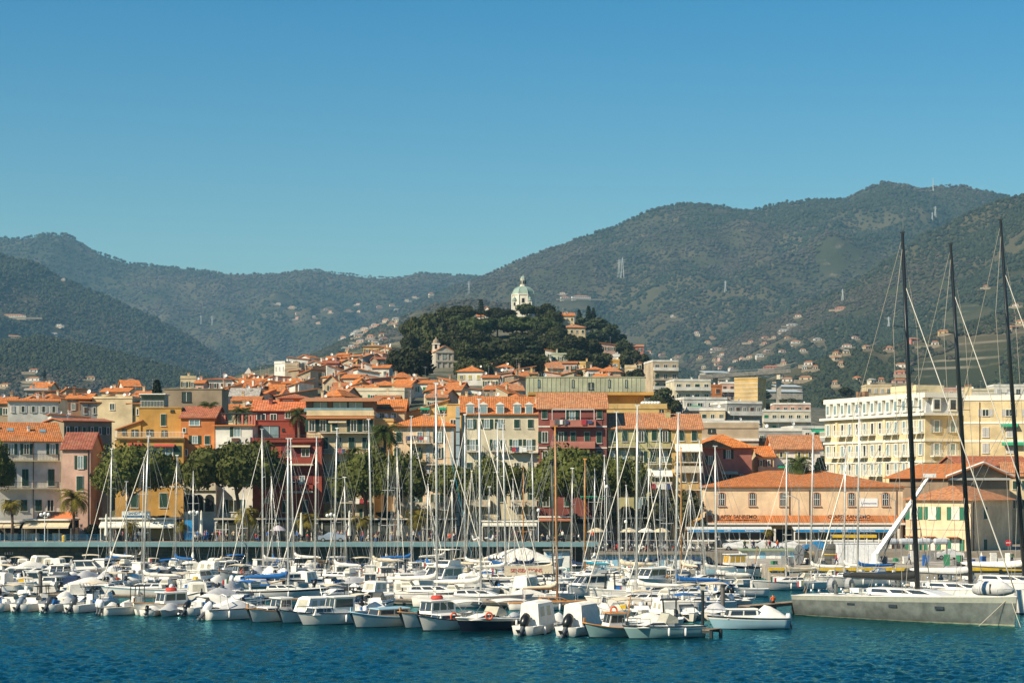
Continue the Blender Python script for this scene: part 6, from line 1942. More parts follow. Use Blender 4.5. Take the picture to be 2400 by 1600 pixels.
# ------------------------------------------------------------------ people: a skinned skeleton per pose, one continuous body each
def person_mesh(pose):
    if pose == 'stand':
        J = {'pel': (0, 0, .95), 'wst': (0, 0, 1.1), 'chs': (0, -.02, 1.32), 'nck': (0, 0, 1.48), 'hd': (0, -.02, 1.62), 'top': (0, -.01, 1.74)}
        for s, n_ in ((-1, 'l'), (1, 'r')):
            J.update({'hp' + n_: (.1 * s, 0, .92), 'kn' + n_: (.11 * s, -.02 * s, .5), 'an' + n_: (.11 * s, .04 * s, .09), 'to' + n_: (.12 * s, -.14 + .04 * s, .05), 'sh' + n_: (.19 * s, 0, 1.42), 'el' + n_: (.26 * s, .02, 1.15), 'wr' + n_: (.25 * s, -.1, .93), 'ha' + n_: (.24 * s, -.14, .85)})
    elif pose == 'walk':
        J = {'pel': (0, 0, .93), 'wst': (0, 0, 1.08), 'chs': (0, -.03, 1.3), 'nck': (0, -.02, 1.46), 'hd': (0, -.05, 1.6), 'top': (0, -.04, 1.72)}
        for s, n_ in ((-1, 'l'), (1, 'r')):
            J.update({'hp' + n_: (.1 * s, 0, .9), 'kn' + n_: (.1 * s, -.16 * s - .05, .5), 'an' + n_: (.1 * s, -.26 * s + .08, .1), 'to' + n_: (.1 * s, -.26 * s - .1, .05), 'sh' + n_: (.19 * s, 0, 1.4), 'el' + n_: (.25 * s, .12 * s, 1.14), 'wr' + n_: (.25 * s, .14 * s - .12, .95), 'ha' + n_: (.24 * s, .15 * s - .18, .88)})
    else:
        J = {'pel': (0, 0, .5), 'wst': (0, .02, .66), 'chs': (0, -.02, .88), 'nck': (0, -.03, 1.04), 'hd': (0, -.06, 1.18), 'top': (0, -.05, 1.3)}
        for s, n_ in ((-1, 'l'), (1, 'r')):
            J.update({'hp' + n_: (.1 * s, -.02, .48), 'kn' + n_: (.13 * s, -.44, .5), 'an' + n_: (.12 * s, -.42, .1), 'to' + n_: (.12 * s, -.58, .05), 'sh' + n_: (.19 * s, 0, .98), 'el' + n_: (.25 * s, -.08, .74), 'wr' + n_: (.17 * s, -.3, .72), 'ha' + n_: (.13 * s, -.38, .73)})
    E = [('pel', 'wst'), ('wst', 'chs'), ('chs', 'nck'), ('nck', 'hd'), ('hd', 'top')]
    for n_ in 'lr':
        E += [('pel', 'hp' + n_), ('hp' + n_, 'kn' + n_), ('kn' + n_, 'an' + n_), ('an' + n_, 'to' + n_), ('chs', 'sh' + n_), ('sh' + n_, 'el' + n_), ('el' + n_, 'wr' + n_), ('wr' + n_, 'ha' + n_)]
    RAD = {'pel': (.15, .11), 'wst': (.14, .10), 'chs': (.17, .12), 'nck': (.06, .06), 'hd': (.085, .10), 'top': (.06, .07), 'hp': (.10, .10), 'kn': (.065, .065), 'an': (.045, .05), 'to': (.04, .035), 'sh': (.07, .07), 'el': (.048, .048), 'wr': (.035, .035), 'ha': (.035, .045)}
    K = list(J)
    me = bpy.data.meshes.new('person')
    me.from_pydata([J[k] for k in K], [(K.index(a), K.index(b)) for a, b in E], [])
    ob = bpy.data.objects.new('person', me)
    COL.objects.link(ob)
    sk = ob.modifiers.new('skin', 'SKIN')
    for i, k in enumerate(K):
        d = me.skin_vertices[0].data[i]
        d.radius = RAD.get(k) or RAD[k[:2]]
        d.use_root = (k == 'pel')
    ob.modifiers.new('sub', 'SUBSURF').levels = 1
    bpy.context.view_layer.update()
    m2 = bpy.data.meshes.new_from_object(ob.evaluated_get(bpy.context.evaluated_depsgraph_get()))
    bpy.data.objects.remove(ob)
    hz0 = J['hd'][2]; nk = J['nck'][2]; pz = J['pel'][2]
    idx = []
    for q in m2.polygons:
        c = q.center
        if c.z > hz0 + 0.03 or (c.z > hz0 - 0.03 and c.y > J['hd'][1] + 0.03): i = 3
        elif c.z > nk: i = 2
        elif min((c - Vector(J['ha' + n_])).length for n_ in 'lr') < 0.10: i = 2
        elif c.z < 0.10: i = 4
        elif (c.z < pz + 0.02 and abs(c.x) < 0.2) or (pose == 'sit' and c.z < 0.62): i = 1
        else: i = 0
        idx.append(i)
    m2.materials.clear()
    m2['idx'] = idx
    return m2, idx
POSES = {k: person_mesh(k) for k in ('stand', 'walk', 'sit')}
SKIN = plain('skin', (0.42, 0.24, 0.16), 0.6); HAIR = [plain('hair_dark', (0.02, 0.014, 0.01), 0.7), plain('hair_brown', (0.09, 0.05, 0.025), 0.7), plain('hair_grey', (0.3, 0.29, 0.27), 0.7)]
CL = {'black': (0.02, 0.02, 0.022), 'navy': (0.02, 0.03, 0.08), 'white': (0.65, 0.64, 0.6), 'grey': (0.2, 0.2, 0.2), 'red': (0.4, 0.03, 0.03), 'orange': (0.62, 0.12, 0.02), 'green': (0.05, 0.12, 0.06), 'pink': (0.55, 0.2, 0.25), 'blue': (0.05, 0.13, 0.33), 'beige': (0.42, 0.33, 0.22)}
CM = {k: plain('cloth_' + k, v, 0.9) for k, v in CL.items()}
PCACHE = {}
def person(pose, top, bottom, loc, rz, label, group=None, hair=0):
    key = (pose, top, bottom, hair)
    if key not in PCACHE:
        src, idx = POSES[pose]
        me = src.copy()
        for q in (CM[top], CM[bottom], SKIN, HAIR[hair], CM['black']): me.materials.append(q)
        me.polygons.foreach_set('material_index', idx)
        me.polygons.foreach_set('use_smooth', [True] * len(idx))
        PCACHE[key] = me
    o = put(None, 'person', PCACHE[key], loc, rz)
    return tag(o, label, 'person', group)

pr_ = random.Random(4)
tops = list(CL)
def crowd_people(n_, px0, px1, y0, y1, z, group, where, sit=0.5):
    for _ in range(n_):
        Y = pr_.uniform(y0, y1); px = pr_.uniform(px0, px1)
        po = 'sit' if pr_.random() < sit else pr_.choice(['stand', 'walk'])
        tp, bt_ = pr_.choice(tops), pr_.choice(['black', 'navy', 'blue', 'grey', 'beige'])
        loc = (wx(px, Y), Y, z)
        o = person(po, tp, bt_, loc, pr_.uniform(0, 6.28), '', group, pr_.choice([0, 0, 1, 2]))
        name_later(o, px, 'person in %s top %s' % (tp, {'sit': 'sitting', 'stand': 'standing', 'walk': 'walking'}[po]), where)
        if po == 'sit':
            c = thing('cafe_chair', '', 'chair', (loc[0], Y, z), o.rotation_euler[2], 'cafe chairs')
            name_later(c, px, 'small dark cafe chair', where)
            box(c, 'seat', (0, -0.02, 0.40), (0.42, 0.42, 0.05), IRON); box(c, 'backrest', (0, 0.2, 0.68), (0.42, 0.05, 0.4), IRON)
            for q in ((-.18, -.2), (.18, -.2), (-.18, .18), (.18, .18)): box(c, 'leg', (q[0], q[1], 0.19), (0.04, 0.04, 0.38), IRON)
crowd_people(36, 425, 760, 294.6, 299, PZ, 'people at the promenade cafes', 'on the western promenade', 0.45)
crowd_people(38, 790, 1070, 294.6, 299, PZ, 'people at the promenade cafes', 'on the middle promenade', 0.45)
crowd_people(12, 1110, 1390, 294.6, 299, PZ, 'people at the promenade cafes', 'on the eastern promenade', 0.3)
crowd_people(10, 210, 420, 294.6, 299, PZ, 'people at the promenade cafes', 'by the blue railing', 0.5)
for px, tp, bt_, Y, lab in ((1745, 'green', 'black', 290, 'person in green jacket reaching forward beside the white car'), (1766, 'navy', 'navy', 289, 'person in navy jacket walking in front of the veranda'), (1796, 'beige', 'beige', 289, 'person in beige jacket before the second white car'), (1804, 'red', 'black', 289.5, 'person in dark red top beside the beige one'), (1822, 'orange', 'blue', 289, 'person in rust brown jacket and jeans by the dark gap')):
    person('walk', tp, bt_, (wx(px, Y), Y, TZ), 0.4, lab, None, 1)
person('stand', 'green', 'navy', (wx(2372, 262), 262, QZ), 0.2, 'person in green jacket standing under the stop sign', None, 0)

# ------------------------------------------------------------------ promenade fittings
def ribbon(t, name, pts, m):
    return MB().tube(pts, 0.035, 5).obj(name, m, t)
BLUE = plain('railing_blue', (0.03, 0.14, 0.24), 0.5)
rt = thing('promenade_railing', 'blue metal railing along the western promenade edge', 'railing', (wx(110, 293.2), 293.2, PZ + 0.05))
Lr = wx(240, 293.2) - wx(-30, 293.2)
for i in range(int(Lr / 1.6) + 1): box(rt, 'post', (-Lr / 2 + 1.6 * i, 0, 0.5), (0.07, 0.07, 1.05), BLUE)
for z in (0.25, 0.5, 0.75, 1.05): bar(rt, 'rail', (-Lr / 2, 0, z), (Lr / 2, 0, z), 0.03, BLUE)
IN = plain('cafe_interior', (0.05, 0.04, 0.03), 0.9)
def cafe(label, px0, px1, py_top, py_aw, m_aw, Y=299.5, posts=4, base=PZ, glass=True, roof=True):
    x0, x1 = wx(px0, Y), wx(px1, Y); L = x1 - x0
    t = thing('cafe_pavilion', label, 'cafe', ((x0 + x1) / 2, Y, base))
    z = wz(py_top, Y) - base; z2 = wz(py_aw, Y) - base
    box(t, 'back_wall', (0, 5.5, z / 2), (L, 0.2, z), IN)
    for q in (-1, 1): box(t, 'side_wall', (q * (L / 2 - 0.1), 2.9, z2 / 2), (0.15, 5.0, z2), TRIM)
    if roof: box(t, 'roof', (0, 2.6, z + 0.1), (L + 0.3, 6.4, 0.22), STONE if m_aw is None else TRIM)
    for i in range(posts + 1): box(t, 'post', (-L / 2 + L * i / posts, -0.1, z2 / 2), (0.14, 0.14, z2), TRIM)
    if m_aw:
        n_ = max(1, posts // 2)
        for i in range(n_):
            a, b = -L / 2 + L * i / n_ + 0.04, -L / 2 + L * (i + 1) / n_ - 0.04
            MB().add([(a, 0.4, z), (b, 0.4, z), (b, -1.5, z2 + 0.25), (a, -1.5, z2 + 0.25), (b, -1.5, z2), (a, -1.5, z2), (a, 0.4, z - 0.06), (b, 0.4, z - 0.06), (b, -1.45, z2 + 0.18), (a, -1.45, z2 + 0.18)], [(0, 3, 2, 1), (3, 5, 4, 2), (6, 7, 8, 9), (0, 1, 7, 6)]).obj('awning', m_aw, t)
    if glass:
        for i in range(posts):
            box(t, 'pane', (-L / 2 + L * (i + 0.5) / posts, 0.05, z2 / 2), (L / posts - 0.2, 0.04, z2 - 0.3), glassmat('cafe_glass', (0.03, 0.035, 0.035)))
    for i in range(posts):
        if i % 2 == 0:
            tb = box(t, 'counter', (-L / 2 + L * (i + 0.5) / posts, 2.5, 0.55), (1.4, 0.7, 1.1), TRIM)
    return t
cafe('low cafe with beige awning at the picture edge', -30, 52, 1224, 1236, CLOTH['beige'], posts=4, glass=False)
t = cafe('cafe with beige awning and ribbed red roof beside the palms', 58, 166, 1219, 1237, CLOTH['beige'], posts=4, glass=False)
box(t, 'tiled_back_roof', (0.6, 2.5, wz(1212, 299.5) - PZ), (5.6, 3.2, 0.12), roofmat('ribbed', (0.50, 0.12, 0.06), 0.42), (R(28), 0, 0))
t = cafe('white cafe pavilion with pale awnings below the ochre house', 236, 412, 1216, 1236, CLOTH['white'], posts=6)
sb = box(t, 'sign_board', (-0.0 + wx(320, 299) - wx(324, 299), -0.3, wz(1206, 299) - PZ + 0.05), (4.3, 0.12, 1.0), plain('sign_pale', (0.62, 0.64, 0.62), 0.6))
o = put(sb, 'lettering', text_mesh('SANDY', 0.55, plain('sign_blue', (0.03, 0.10, 0.2), 0.6), extrude=0.01), (-0.3, -0.075, 0.18)); o.rotation_euler = (R(90), 0, 0)
box(sb, 'blue_band', (-0.2, -0.07, -0.28), (3.6, 0.03, 0.32), plain('sign_blue', (0.03, 0.10, 0.2), 0.6))
cafe('long flat roofed cafe pavilion with glass front, western half', 505, 780, 1217, 1222, None, 301, 11)
cafe('long flat roofed cafe pavilion with glass front, middle part', 786, 1068, 1217, 1222, None, 301, 11)
cafe('cafe with white awning below the cream house with dormers', 1130, 1258, 1222, 1232, CLOTH['white'], 300, 4)
cafe('cafe with terracotta awning below the maroon house', 1262, 1340, 1212, 1220, plain('awning_terracotta', (0.42, 0.16, 0.09), 0.9), 300.5, 3)
cafe('dark cafe terrace with tilted parasols below the olive cream house', 1345, 1560, 1215, 1224, None, 302, 6)
bp = thing('advert_panel', 'tall bright blue panel standing beside the folded umbrella', 'panel', (wx(442, 297), 297, PZ))
box(bp, 'panel', (0, 0, 1.7), (1.1, 0.15, 2.9), CLOTH['blue']); box(bp, 'foot', (0, 0, 0.12), (1.2, 0.5, 0.24), IRON)
yb = thing('waste_bin', 'yellow waste bin on the promenade behind the blue railing', 'bin', (wx(150, 294.5), 294.5, PZ))
MB().lathe([(0.28, 0), (0.32, 0.1), (0.34, 0.9), (0.26, 1.02), (0.05, 1.08)], n=12).obj('body', YEL, yb); box(yb, 'lid', (0, 0, 1.0), (0.5, 0.5, 0.05), IRON)

def folded_umbrella(label, px, py_top, Y=295.5):
    t = thing('folded_umbrella', label, 'umbrella', (wx(px, Y), Y, PZ), 0, 'folded cafe umbrellas')
    H = wz(py_top, Y) - PZ
    bar(t, 'pole', (0, 0, 0), (0, 0, H), 0.04, WHITE)
    MB().lathe([(0.10, 0.75), (0.30, 0.95), (0.26, 1.6), (0.22, 2.4), (0.12, H - 0.25), (0.03, H)], n=8).obj('canopy', CLOTH['white'], t)
    box(t, 'foot', (0, 0, 0.06), (0.7, 0.7, 0.12), CONC)
for a in (('folded white umbrella beside the white cafe pavilion', 249, 1203), ('folded beige umbrella right of the blue panel', 472, 1195), ('folded white umbrella before the red house', 706, 1200), ('folded white umbrella next to the low palm', 819, 1195), ('folded white umbrella below the peach house', 934, 1195)): folded_umbrella(*a)
t = thing('open_parasol', 'open pale purple parasol over the cafe tables', 'parasol', (wx(652, 295.5), 295.5, PZ))
bar(t, 'pole', (0, 0, 0), (0, 0, 2.4), 0.04, WHITE); MB().lathe([(1.2, 1.65), (1.18, 1.72), (0.7, 2.15), (0.05, 2.45)], n=10).obj('canopy', plain('parasol_lilac', (0.42, 0.38, 0.42), 0.9), t); box(t, 'foot', (0, 0, 0.06), (0.6, 0.6, 0.12), CONC)
for px, c in ((1398, 'beige'), (1515, 'white'), (1475, 'beige'), (1550, 'beige')):
    t = thing('open_parasol', 'open %s parasol on the dark cafe terrace, %s' % (c, {1398: 'nearest the maroon house', 1515: 'the white one', 1475: 'in the middle', 1550: 'nearest the market hall'}[px]), 'parasol', (wx(px, 297), 297, PZ if px < 1390 else TZ))
    bar(t, 'pole', (0, 0, 0), (0, 0, 3.2), 0.04, WHITE); MB().lathe([(1.4, 2.6), (1.38, 2.66), (0.8, 3.0), (0.05, 3.25)], n=8).obj('canopy', CLOTH[c], t); box(t, 'foot', (0, 0, 0.06), (0.6, 0.6, 0.12), CONC)

GLOBE = plain('lamp_globe', (0.80, 0.79, 0.76), 0.3, 0.03)
def globe_lamp(label, px, py_top, n_=3, Y=294.2, base=None):
    base = PZ if base is None else base
    t = thing('street_lamp', label, 'street lamp', (wx(px, Y), Y, base), 0, 'globe lamps on the promenade')
    H = wz(py_top, Y) - base
    bar(t, 'post', (0, 0, 0), (0, 0, H - 0.2), 0.06, WHITE)
    for i in range(n_):
        x = 0 if n_ == 1 else -0.55 + 1.1 * i / (n_ - 1)
        if n_ > 1: bar(t, 'arm', (0, 0, H - 0.6), (x, 0, H - 0.4), 0.03, WHITE)
        MB().lathe([(0.05, -0.27), (0.2, -0.2), (0.27, 0), (0.2, 0.2), (0.05, 0.27)], n=10).obj('globe', GLOBE, t, True).location = (x, 0, H - 0.15 + (0.15 if x == 0 else 0))
globe_lamp('triple globe lamp before the beige cafe', 105, 1203); globe_lamp('triple globe lamp by the blue panel', 454, 1198); globe_lamp('triple globe lamp in front of the pavilion', 776, 1205); globe_lamp('single globe lamp below the maroon house', 1262, 1195, 1)
globe_lamp('single globe lamp above the scooter park', 1422, 1140, 1, 294, TZ); globe_lamp('single lantern lamp at the cabin row', 1467, 1222, 1, 289, TZ)
def arm_lamp(label, px, py, Y, base, dirx):
    t = thing('street_lamp', label, 'street lamp', (wx(px, Y), Y, base))
    H = wz(py, Y) - base
    bar(t, 'post', (0, 0, 0), (0, 0, H), 0.09, plain('lamp_grey', (0.35, 0.33, 0.3), 0.5)); bar(t, 'arm', (0, 0, H), (dirx, -0.2, H + 0.9), 0.05, plain('lamp_grey', (0.35, 0.33, 0.3), 0.5))
    box(t, 'lamp_head', (dirx * 1.15, -0.2, H + 0.95), (0.8, 0.3, 0.16), plain('lamp_grey', (0.35, 0.33, 0.3), 0.5))
arm_lamp('curved arm street lamp in front of the third arched window', 1872, 1170, 292, TZ, -1.7)
arm_lamp('curved arm street lamp in front of the last arched window', 2098, 1172, 292, TZ, -1.7)

# ------------------------------------------------------------------ cars and scooters
def car_mesh_parts():
    prof = [(-2.05, 0.32), (-2.1, 0.62), (-1.95, 0.88), (-1.25, 0.98), (-0.55, 1.42), (0.55, 1.46), (1.35, 1.08), (1.95, 0.98), (2.08, 0.7), (2.05, 0.32)]
    n_ = len(prof)
    V = []
    for sx, sc_ in ((-0.82, 1.0), (-0.86, 0.0), (0.86, 0.0), (0.82, 1.0)):
        for x, z in prof:
            inset = 0.16 if z > 1.0 else 0.0
            y = (abs(sx) - inset) * (1 if sx > 0 else -1)
            V.append((x, y, z))
    Fc = []
    for k in (0,):
        Fc.append(tuple(range(n_, 2 * n_)))
        Fc.append(tuple(range(2 * n_, 3 * n_))[::-1])
        for i in range(n_):
            j = (i + 1) % n_
            Fc.append((n_ + i, 2 * n_ + i, 2 * n_ + j, n_ + j))
    return V, Fc
CARV, CARF = car_mesh_parts()
TYRE = plain('tyre_rubber', (0.015, 0.015, 0.015), 0.8); RIM = plain('wheel_rim', (0.45, 0.45, 0.45), 0.3, metal=0.8); LAMP = plain('lamp_lens', (0.5, 0.5, 0.48), 0.15)
WH = MB().lathe([(0.31, -0.1), (0.31, 0.1)], n=14).mesh('tyre', TYRE); WR = MB().lathe([(0.19, -0.11), (0.19, 0.11)], n=10).mesh('rim', RIM)
def car(label, px, Y, z, col, rz):
    m = plain('car_paint_' + col[0], col[1], 0.25, 0.03, spec=0.6)
    t = thing('parked_car', label, 'car', (wx(px, Y), Y, z), rz)
    put(t, 'body', mk('body', CARV, CARF, m))
    for s in (-1, 1):
        put(t, 'side_window', mk('side_window', [(-0.98, 0.715 * s, 1.02), (-0.5, 0.715 * s, 1.36), (0.5, 0.715 * s, 1.40), (1.2, 0.715 * s, 1.08), (-0.98, 0.70 * s, 1.02), (-0.5, 0.69 * s, 1.36), (0.5, 0.69 * s, 1.40), (1.2, 0.70 * s, 1.08)], [(0, 1, 2, 3), (4, 7, 6, 5), (0, 4, 5, 1), (1, 5, 6, 2), (2, 6, 7, 3), (3, 7, 4, 0)], GLASS))
        for x in (-1.3, 1.28):
            o = put(t, 'wheel', WH, (x, 0.78 * s, 0.31)); o.rotation_euler = (R(90), 0, 0); put(o, 'rim', WR)
        box(t, 'headlight', (2.0, 0.6 * s, 0.72), (0.12, 0.34, 0.16), LAMP); box(t, 'tail_light', (-2.04, 0.62 * s, 0.76), (0.1, 0.3, 0.16), plain('tail_lens', (0.3, 0.02, 0.02), 0.3))
    put(t, 'windscreen', mk('windscreen', [(0.62, -0.6, 1.45), (0.62, 0.6, 1.45), (1.32, 0.66, 1.115), (1.32, -0.66, 1.115), (0.62, -0.6, 1.42), (0.62, 0.6, 1.42), (1.32, 0.66, 1.08), (1.32, -0.66, 1.08)], [(0, 3, 2, 1), (4, 5, 6, 7), (0, 1, 5, 4), (1, 2, 6, 5), (2, 3, 7, 6), (3, 0, 4, 7)], GLASS))
    put(t, 'rear_window', mk('rear_window', [(-0.62, -0.58, 1.41), (-0.62, 0.58, 1.41), (-1.2, 0.62, 1.04), (-1.2, -0.62, 1.04), (-0.62, -0.58, 1.38), (-0.62, 0.58, 1.38), (-1.2, 0.62, 1.01), (-1.2, -0.62, 1.01)], [(0, 1, 2, 3), (7, 6, 5, 4), (0, 4, 5, 1), (1, 5, 6, 2), (2, 6, 7, 3), (3, 7, 4, 0)], GLASS))
car('silver blue saloon parked among the promenade cafe tables', 779, 295.2, PZ, ('silver_blue', (0.22, 0.27, 0.33)), 0.0)
WC = ('white', (0.60, 0.60, 0.59))
car('white car parked before the first veranda, partly behind a scooter', 1727, 294, TZ, WC, R(178)); car('white car half hidden by two walkers at the second veranda gap', 1792, 294.5, TZ, WC, R(4)); car('white hatchback right of the two walkers', 1850, 294, TZ, WC, R(180))
car('blue car behind the hose reels', 1915, 291, TZ, ('blue', (0.03, 0.20, 0.42)), 0.1); car('white sports car beside the harbour office', 2222, 280, QZ, WC, 0.15); car('dark car in shade below the hedge', 1690, 296, TZ, ('black', (0.02, 0.02, 0.02)), 0)
def scooter(px, Y, z, rz, ci):
    m = [plain('scooter_white', (0.6, 0.6, 0.58), 0.3), plain('scooter_black', (0.02, 0.02, 0.02), 0.3), plain('scooter_red', (0.45, 0.03, 0.02), 0.3), plain('scooter_grey', (0.25, 0.26, 0.27), 0.3)][ci]
    t = thing('parked_scooter', '', 'scooter', (wx(px, Y), Y, z), rz, 'scooters parked above the cabins')
    name_later(t, px, '%s motor scooter parked' % ['white', 'black', 'red', 'grey'][ci], 'above the striped cabins')
    for x in (-0.6, 0.62):
        o = put(t, 'wheel', SW, (x, 0, 0.23)); o.rotation_euler = (R(90), 0, 0)
    put(t, 'body', SB[ci]); put(t, 'seat', SS); put(t, 'front_shield', SF[ci]); bar(t, 'handlebar', (0.42, -0.32, 1.02), (0.42, 0.32, 1.02), 0.025, IRON)
    if ci % 2 == 0: box(t, 'top_box', (-0.78, 0, 0.98), (0.36, 0.38, 0.3), IRON)
SW = MB().lathe([(0.23, -0.06), (0.23, 0.06)], n=12).mesh('wheel', TYRE)
scm = [plain('scooter_white', (0.6, 0.6, 0.58), 0.3), plain('scooter_black', (0.02, 0.02, 0.02), 0.3), plain('scooter_red', (0.45, 0.03, 0.02), 0.3), plain('scooter_grey', (0.25, 0.26, 0.27), 0.3)]
SB = [MB().tube([(-0.85, 0, 0.55), (-0.4, 0, 0.6), (-0.05, 0, 0.38), (0.3, 0, 0.3)], [0.12, 0.2, 0.14, 0.16], 8).mesh('body', q) for q in scm]
SF = [MB().tube([(0.3, 0, 0.3), (0.4, 0, 0.7), (0.45, 0, 1.05)], [0.16, 0.2, 0.1], 8).mesh('front_shield', q) for q in scm]
SS = MB().tube([(-0.75, 0, 0.78), (-0.3, 0, 0.80), (0.0, 0, 0.76)], [0.12, 0.14, 0.1], 8).mesh('seat', IRON)
for i in range(30): scooter(1398 + i * 9.2 + random.uniform(-2, 2), random.choice([288.2, 290.5, 292.5]), TZ, R(90) + random.uniform(-0.4, 0.4), random.choice([0, 1, 1, 3, 3, 2, 0]))
for i in range(8): scooter(1120 + i * 33 + random.uniform(-6, 6), 294.5, PZ, random.uniform(0, 3), random.choice([1, 3, 0]))

# ------------------------------------------------------------------ quay equipment on the right
REEL = plain('reel_grey', (0.13, 0.14, 0.15), 0.6)
rl = thing('hose_reel', 'large grey cable reel with two spoked discs on the quay', 'reel', (wx(1890, 262), 262, QZ + 1.35), R(20))
for x in (-1.05, 1.05):
    d = MB().lathe([(1.32, -0.06), (1.32, 0.06)], n=24); d.v = [(q[2], q[0], q[1]) for q in d.v]
    o = d.obj('disc', REEL, rl); o.location = (x, 0, 0)
    for k in range(8):
        a = R(45 * k); bar(o, 'spoke', (0.08 if x > 0 else -0.08, 0.15 * math.cos(a), 0.15 * math.sin(a)), (0.08 if x > 0 else -0.08, 1.2 * math.cos(a), 1.2 * math.sin(a)), 0.04, IRON)
d = MB().lathe([(0.45, -1.0), (0.45, 1.0)], n=14); d.v = [(q[2], q[0], q[1]) for q in d.v]; d.obj('drum', plain('rope_tan', (0.35, 0.25, 0.14), 0.9), rl)
for y in (-0.5, 0.5): box(rl, 'cradle', (0, y, -1.3), (2.4, 0.15, 0.16), IRON)
tk = thing('pump_tank', 'dark ribbed pump tank behind the cable reel', 'tank', (wx(1950, 266), 266, QZ)); MB().lathe([(0.95, 0), (1.0, 0.1), (1.0, 2.4), (0.7, 2.6)], n=16).obj('body', plain('tank_dark', (0.08, 0.08, 0.07), 0.5), tk)
for z in (0.5, 1.2, 1.9): MB().lathe([(1.04, z), (1.04, z + 0.1)], n=16).obj('band', YEL if z == 1.2 else IRON, tk)
def crate(label, px0, px1, Y, z0, z1, m, d=2.4):
    t = thing('storage_container', label, 'container', (wx((px0 + px1) / 2, Y), Y, z0)); L = wx(px1, Y) - wx(px0, Y)
    box(t, 'body', (0, d / 2, (z1 - z0) / 2), (L, d, z1 - z0), m); box(t, 'lid', (0, d / 2, z1 - z0 + 0.06), (L + 0.16, d + 0.16, 0.12), m)
    k = int(L / 1.2)
    for i in range(k): box(t, 'panel', (-L / 2 + L * (i + 0.5) / k, -0.025, (z1 - z0) / 2), (L / k - 0.1, 0.05, z1 - z0 - 0.25), m)
crate('white storage container on the quay in front of the second veranda', 1962, 2060, 264, QZ, QZ + 2.7, plain('container_white', (0.66, 0.67, 0.68), 0.6))
ya = thing('stall_canopy', 'yellow edged canopy behind the white container', 'canopy', (wx(2000, 272), 272, QZ)); box(ya, 'roof', (0, 0, 3.6), (6.0, 2.0, 0.2), plain('canopy_khaki', (0.28, 0.24, 0.16), 0.8)); box(ya, 'fascia', (0, -1.05, 3.5), (6.0, 0.08, 0.4), YEL)
for q in (-2.8, 2.8): bar(ya, 'post', (q, 0, 0), (q, 0, 3.5), 0.06, IRON)
cr = thing('boat_crane', 'white boat crane with long raised jib on the quay', 'crane', (wx(2052, 262), 262, QZ))
p0, p1 = Vector((0, 0, 1.2)), Vector((wx(2178, 262) - wx(2052, 262), 0.5, wz(1118, 262) - QZ))
d = (p1 - p0).normalized()
CRW = plain('crane_white', (0.72, 0.72, 0.70), 0.4)
MB().tube([p0, p0.lerp(p1, 0.45), p0.lerp(p1, 0.93), p1], [0.42, 0.36, 0.26, 0.2], 4).obj('jib', CRW, cr)
MB().lathe([(0.9, 0), (0.9, 0.3), (0.55, 0.4), (0.5, 1.5)], n=12).obj('base', CRW, cr)
MB().box(p1 + d * 0.3, (1.6, 0.5, 0.5)).obj('jib_head', CRW, cr)
bar(cr, 'ram', (0.9, 0, 0.6), p0.lerp(p1, 0.35), 0.12, IRON); bar(cr, 'cable', p1, (p1.x + 0.5, p1.y, p1.z - 5), 0.025, IRON)
for i in range(4):
    t = thing('covered_dinghy', 'grey covered dinghy on a rack by the harbour office, %s from the crane' % ORD[i], 'dinghy', (wx(2086 + 40 * i, 276), 276, QZ), R(8), 'covered dinghies on the rack')
    MB().tube([(-1.1, 0, 2.6), (-0.9, 0, 2.65), (0.7, 0, 2.65), (1.1, 0, 2.6)], [0.3, 0.45, 0.45, 0.25], 10).obj('cover', plain('dinghy_cover', (0.45, 0.48, 0.52), 0.8), t)
    for q in (-0.8, 0.8): box(t, 'stand', (q, 0, 1.15), (0.08, 0.5, 2.3), RIM)
st = thing('stop_sign', 'red round stop sign on a grey post', 'sign', (wx(2363, 268), 268, QZ))
bar(st, 'post', (0, 0, 0), (0, 0, 2.6), 0.04, RIM)
o = put(st, 'disc', MB().lathe([(0.42, -0.02), (0.42, 0.02)], n=20).mesh('disc', plain('sign_red', (0.42, 0.01, 0.02), 0.4)), (0, -0.06, 2.7)); o.rotation_euler = (R(90), 0, 0)
o = put(st, 'lettering', text_mesh('STOP', 0.26, WHITE, extrude=0.005), (0, -0.09, 2.7)); o.rotation_euler = (R(90), 0, 0)

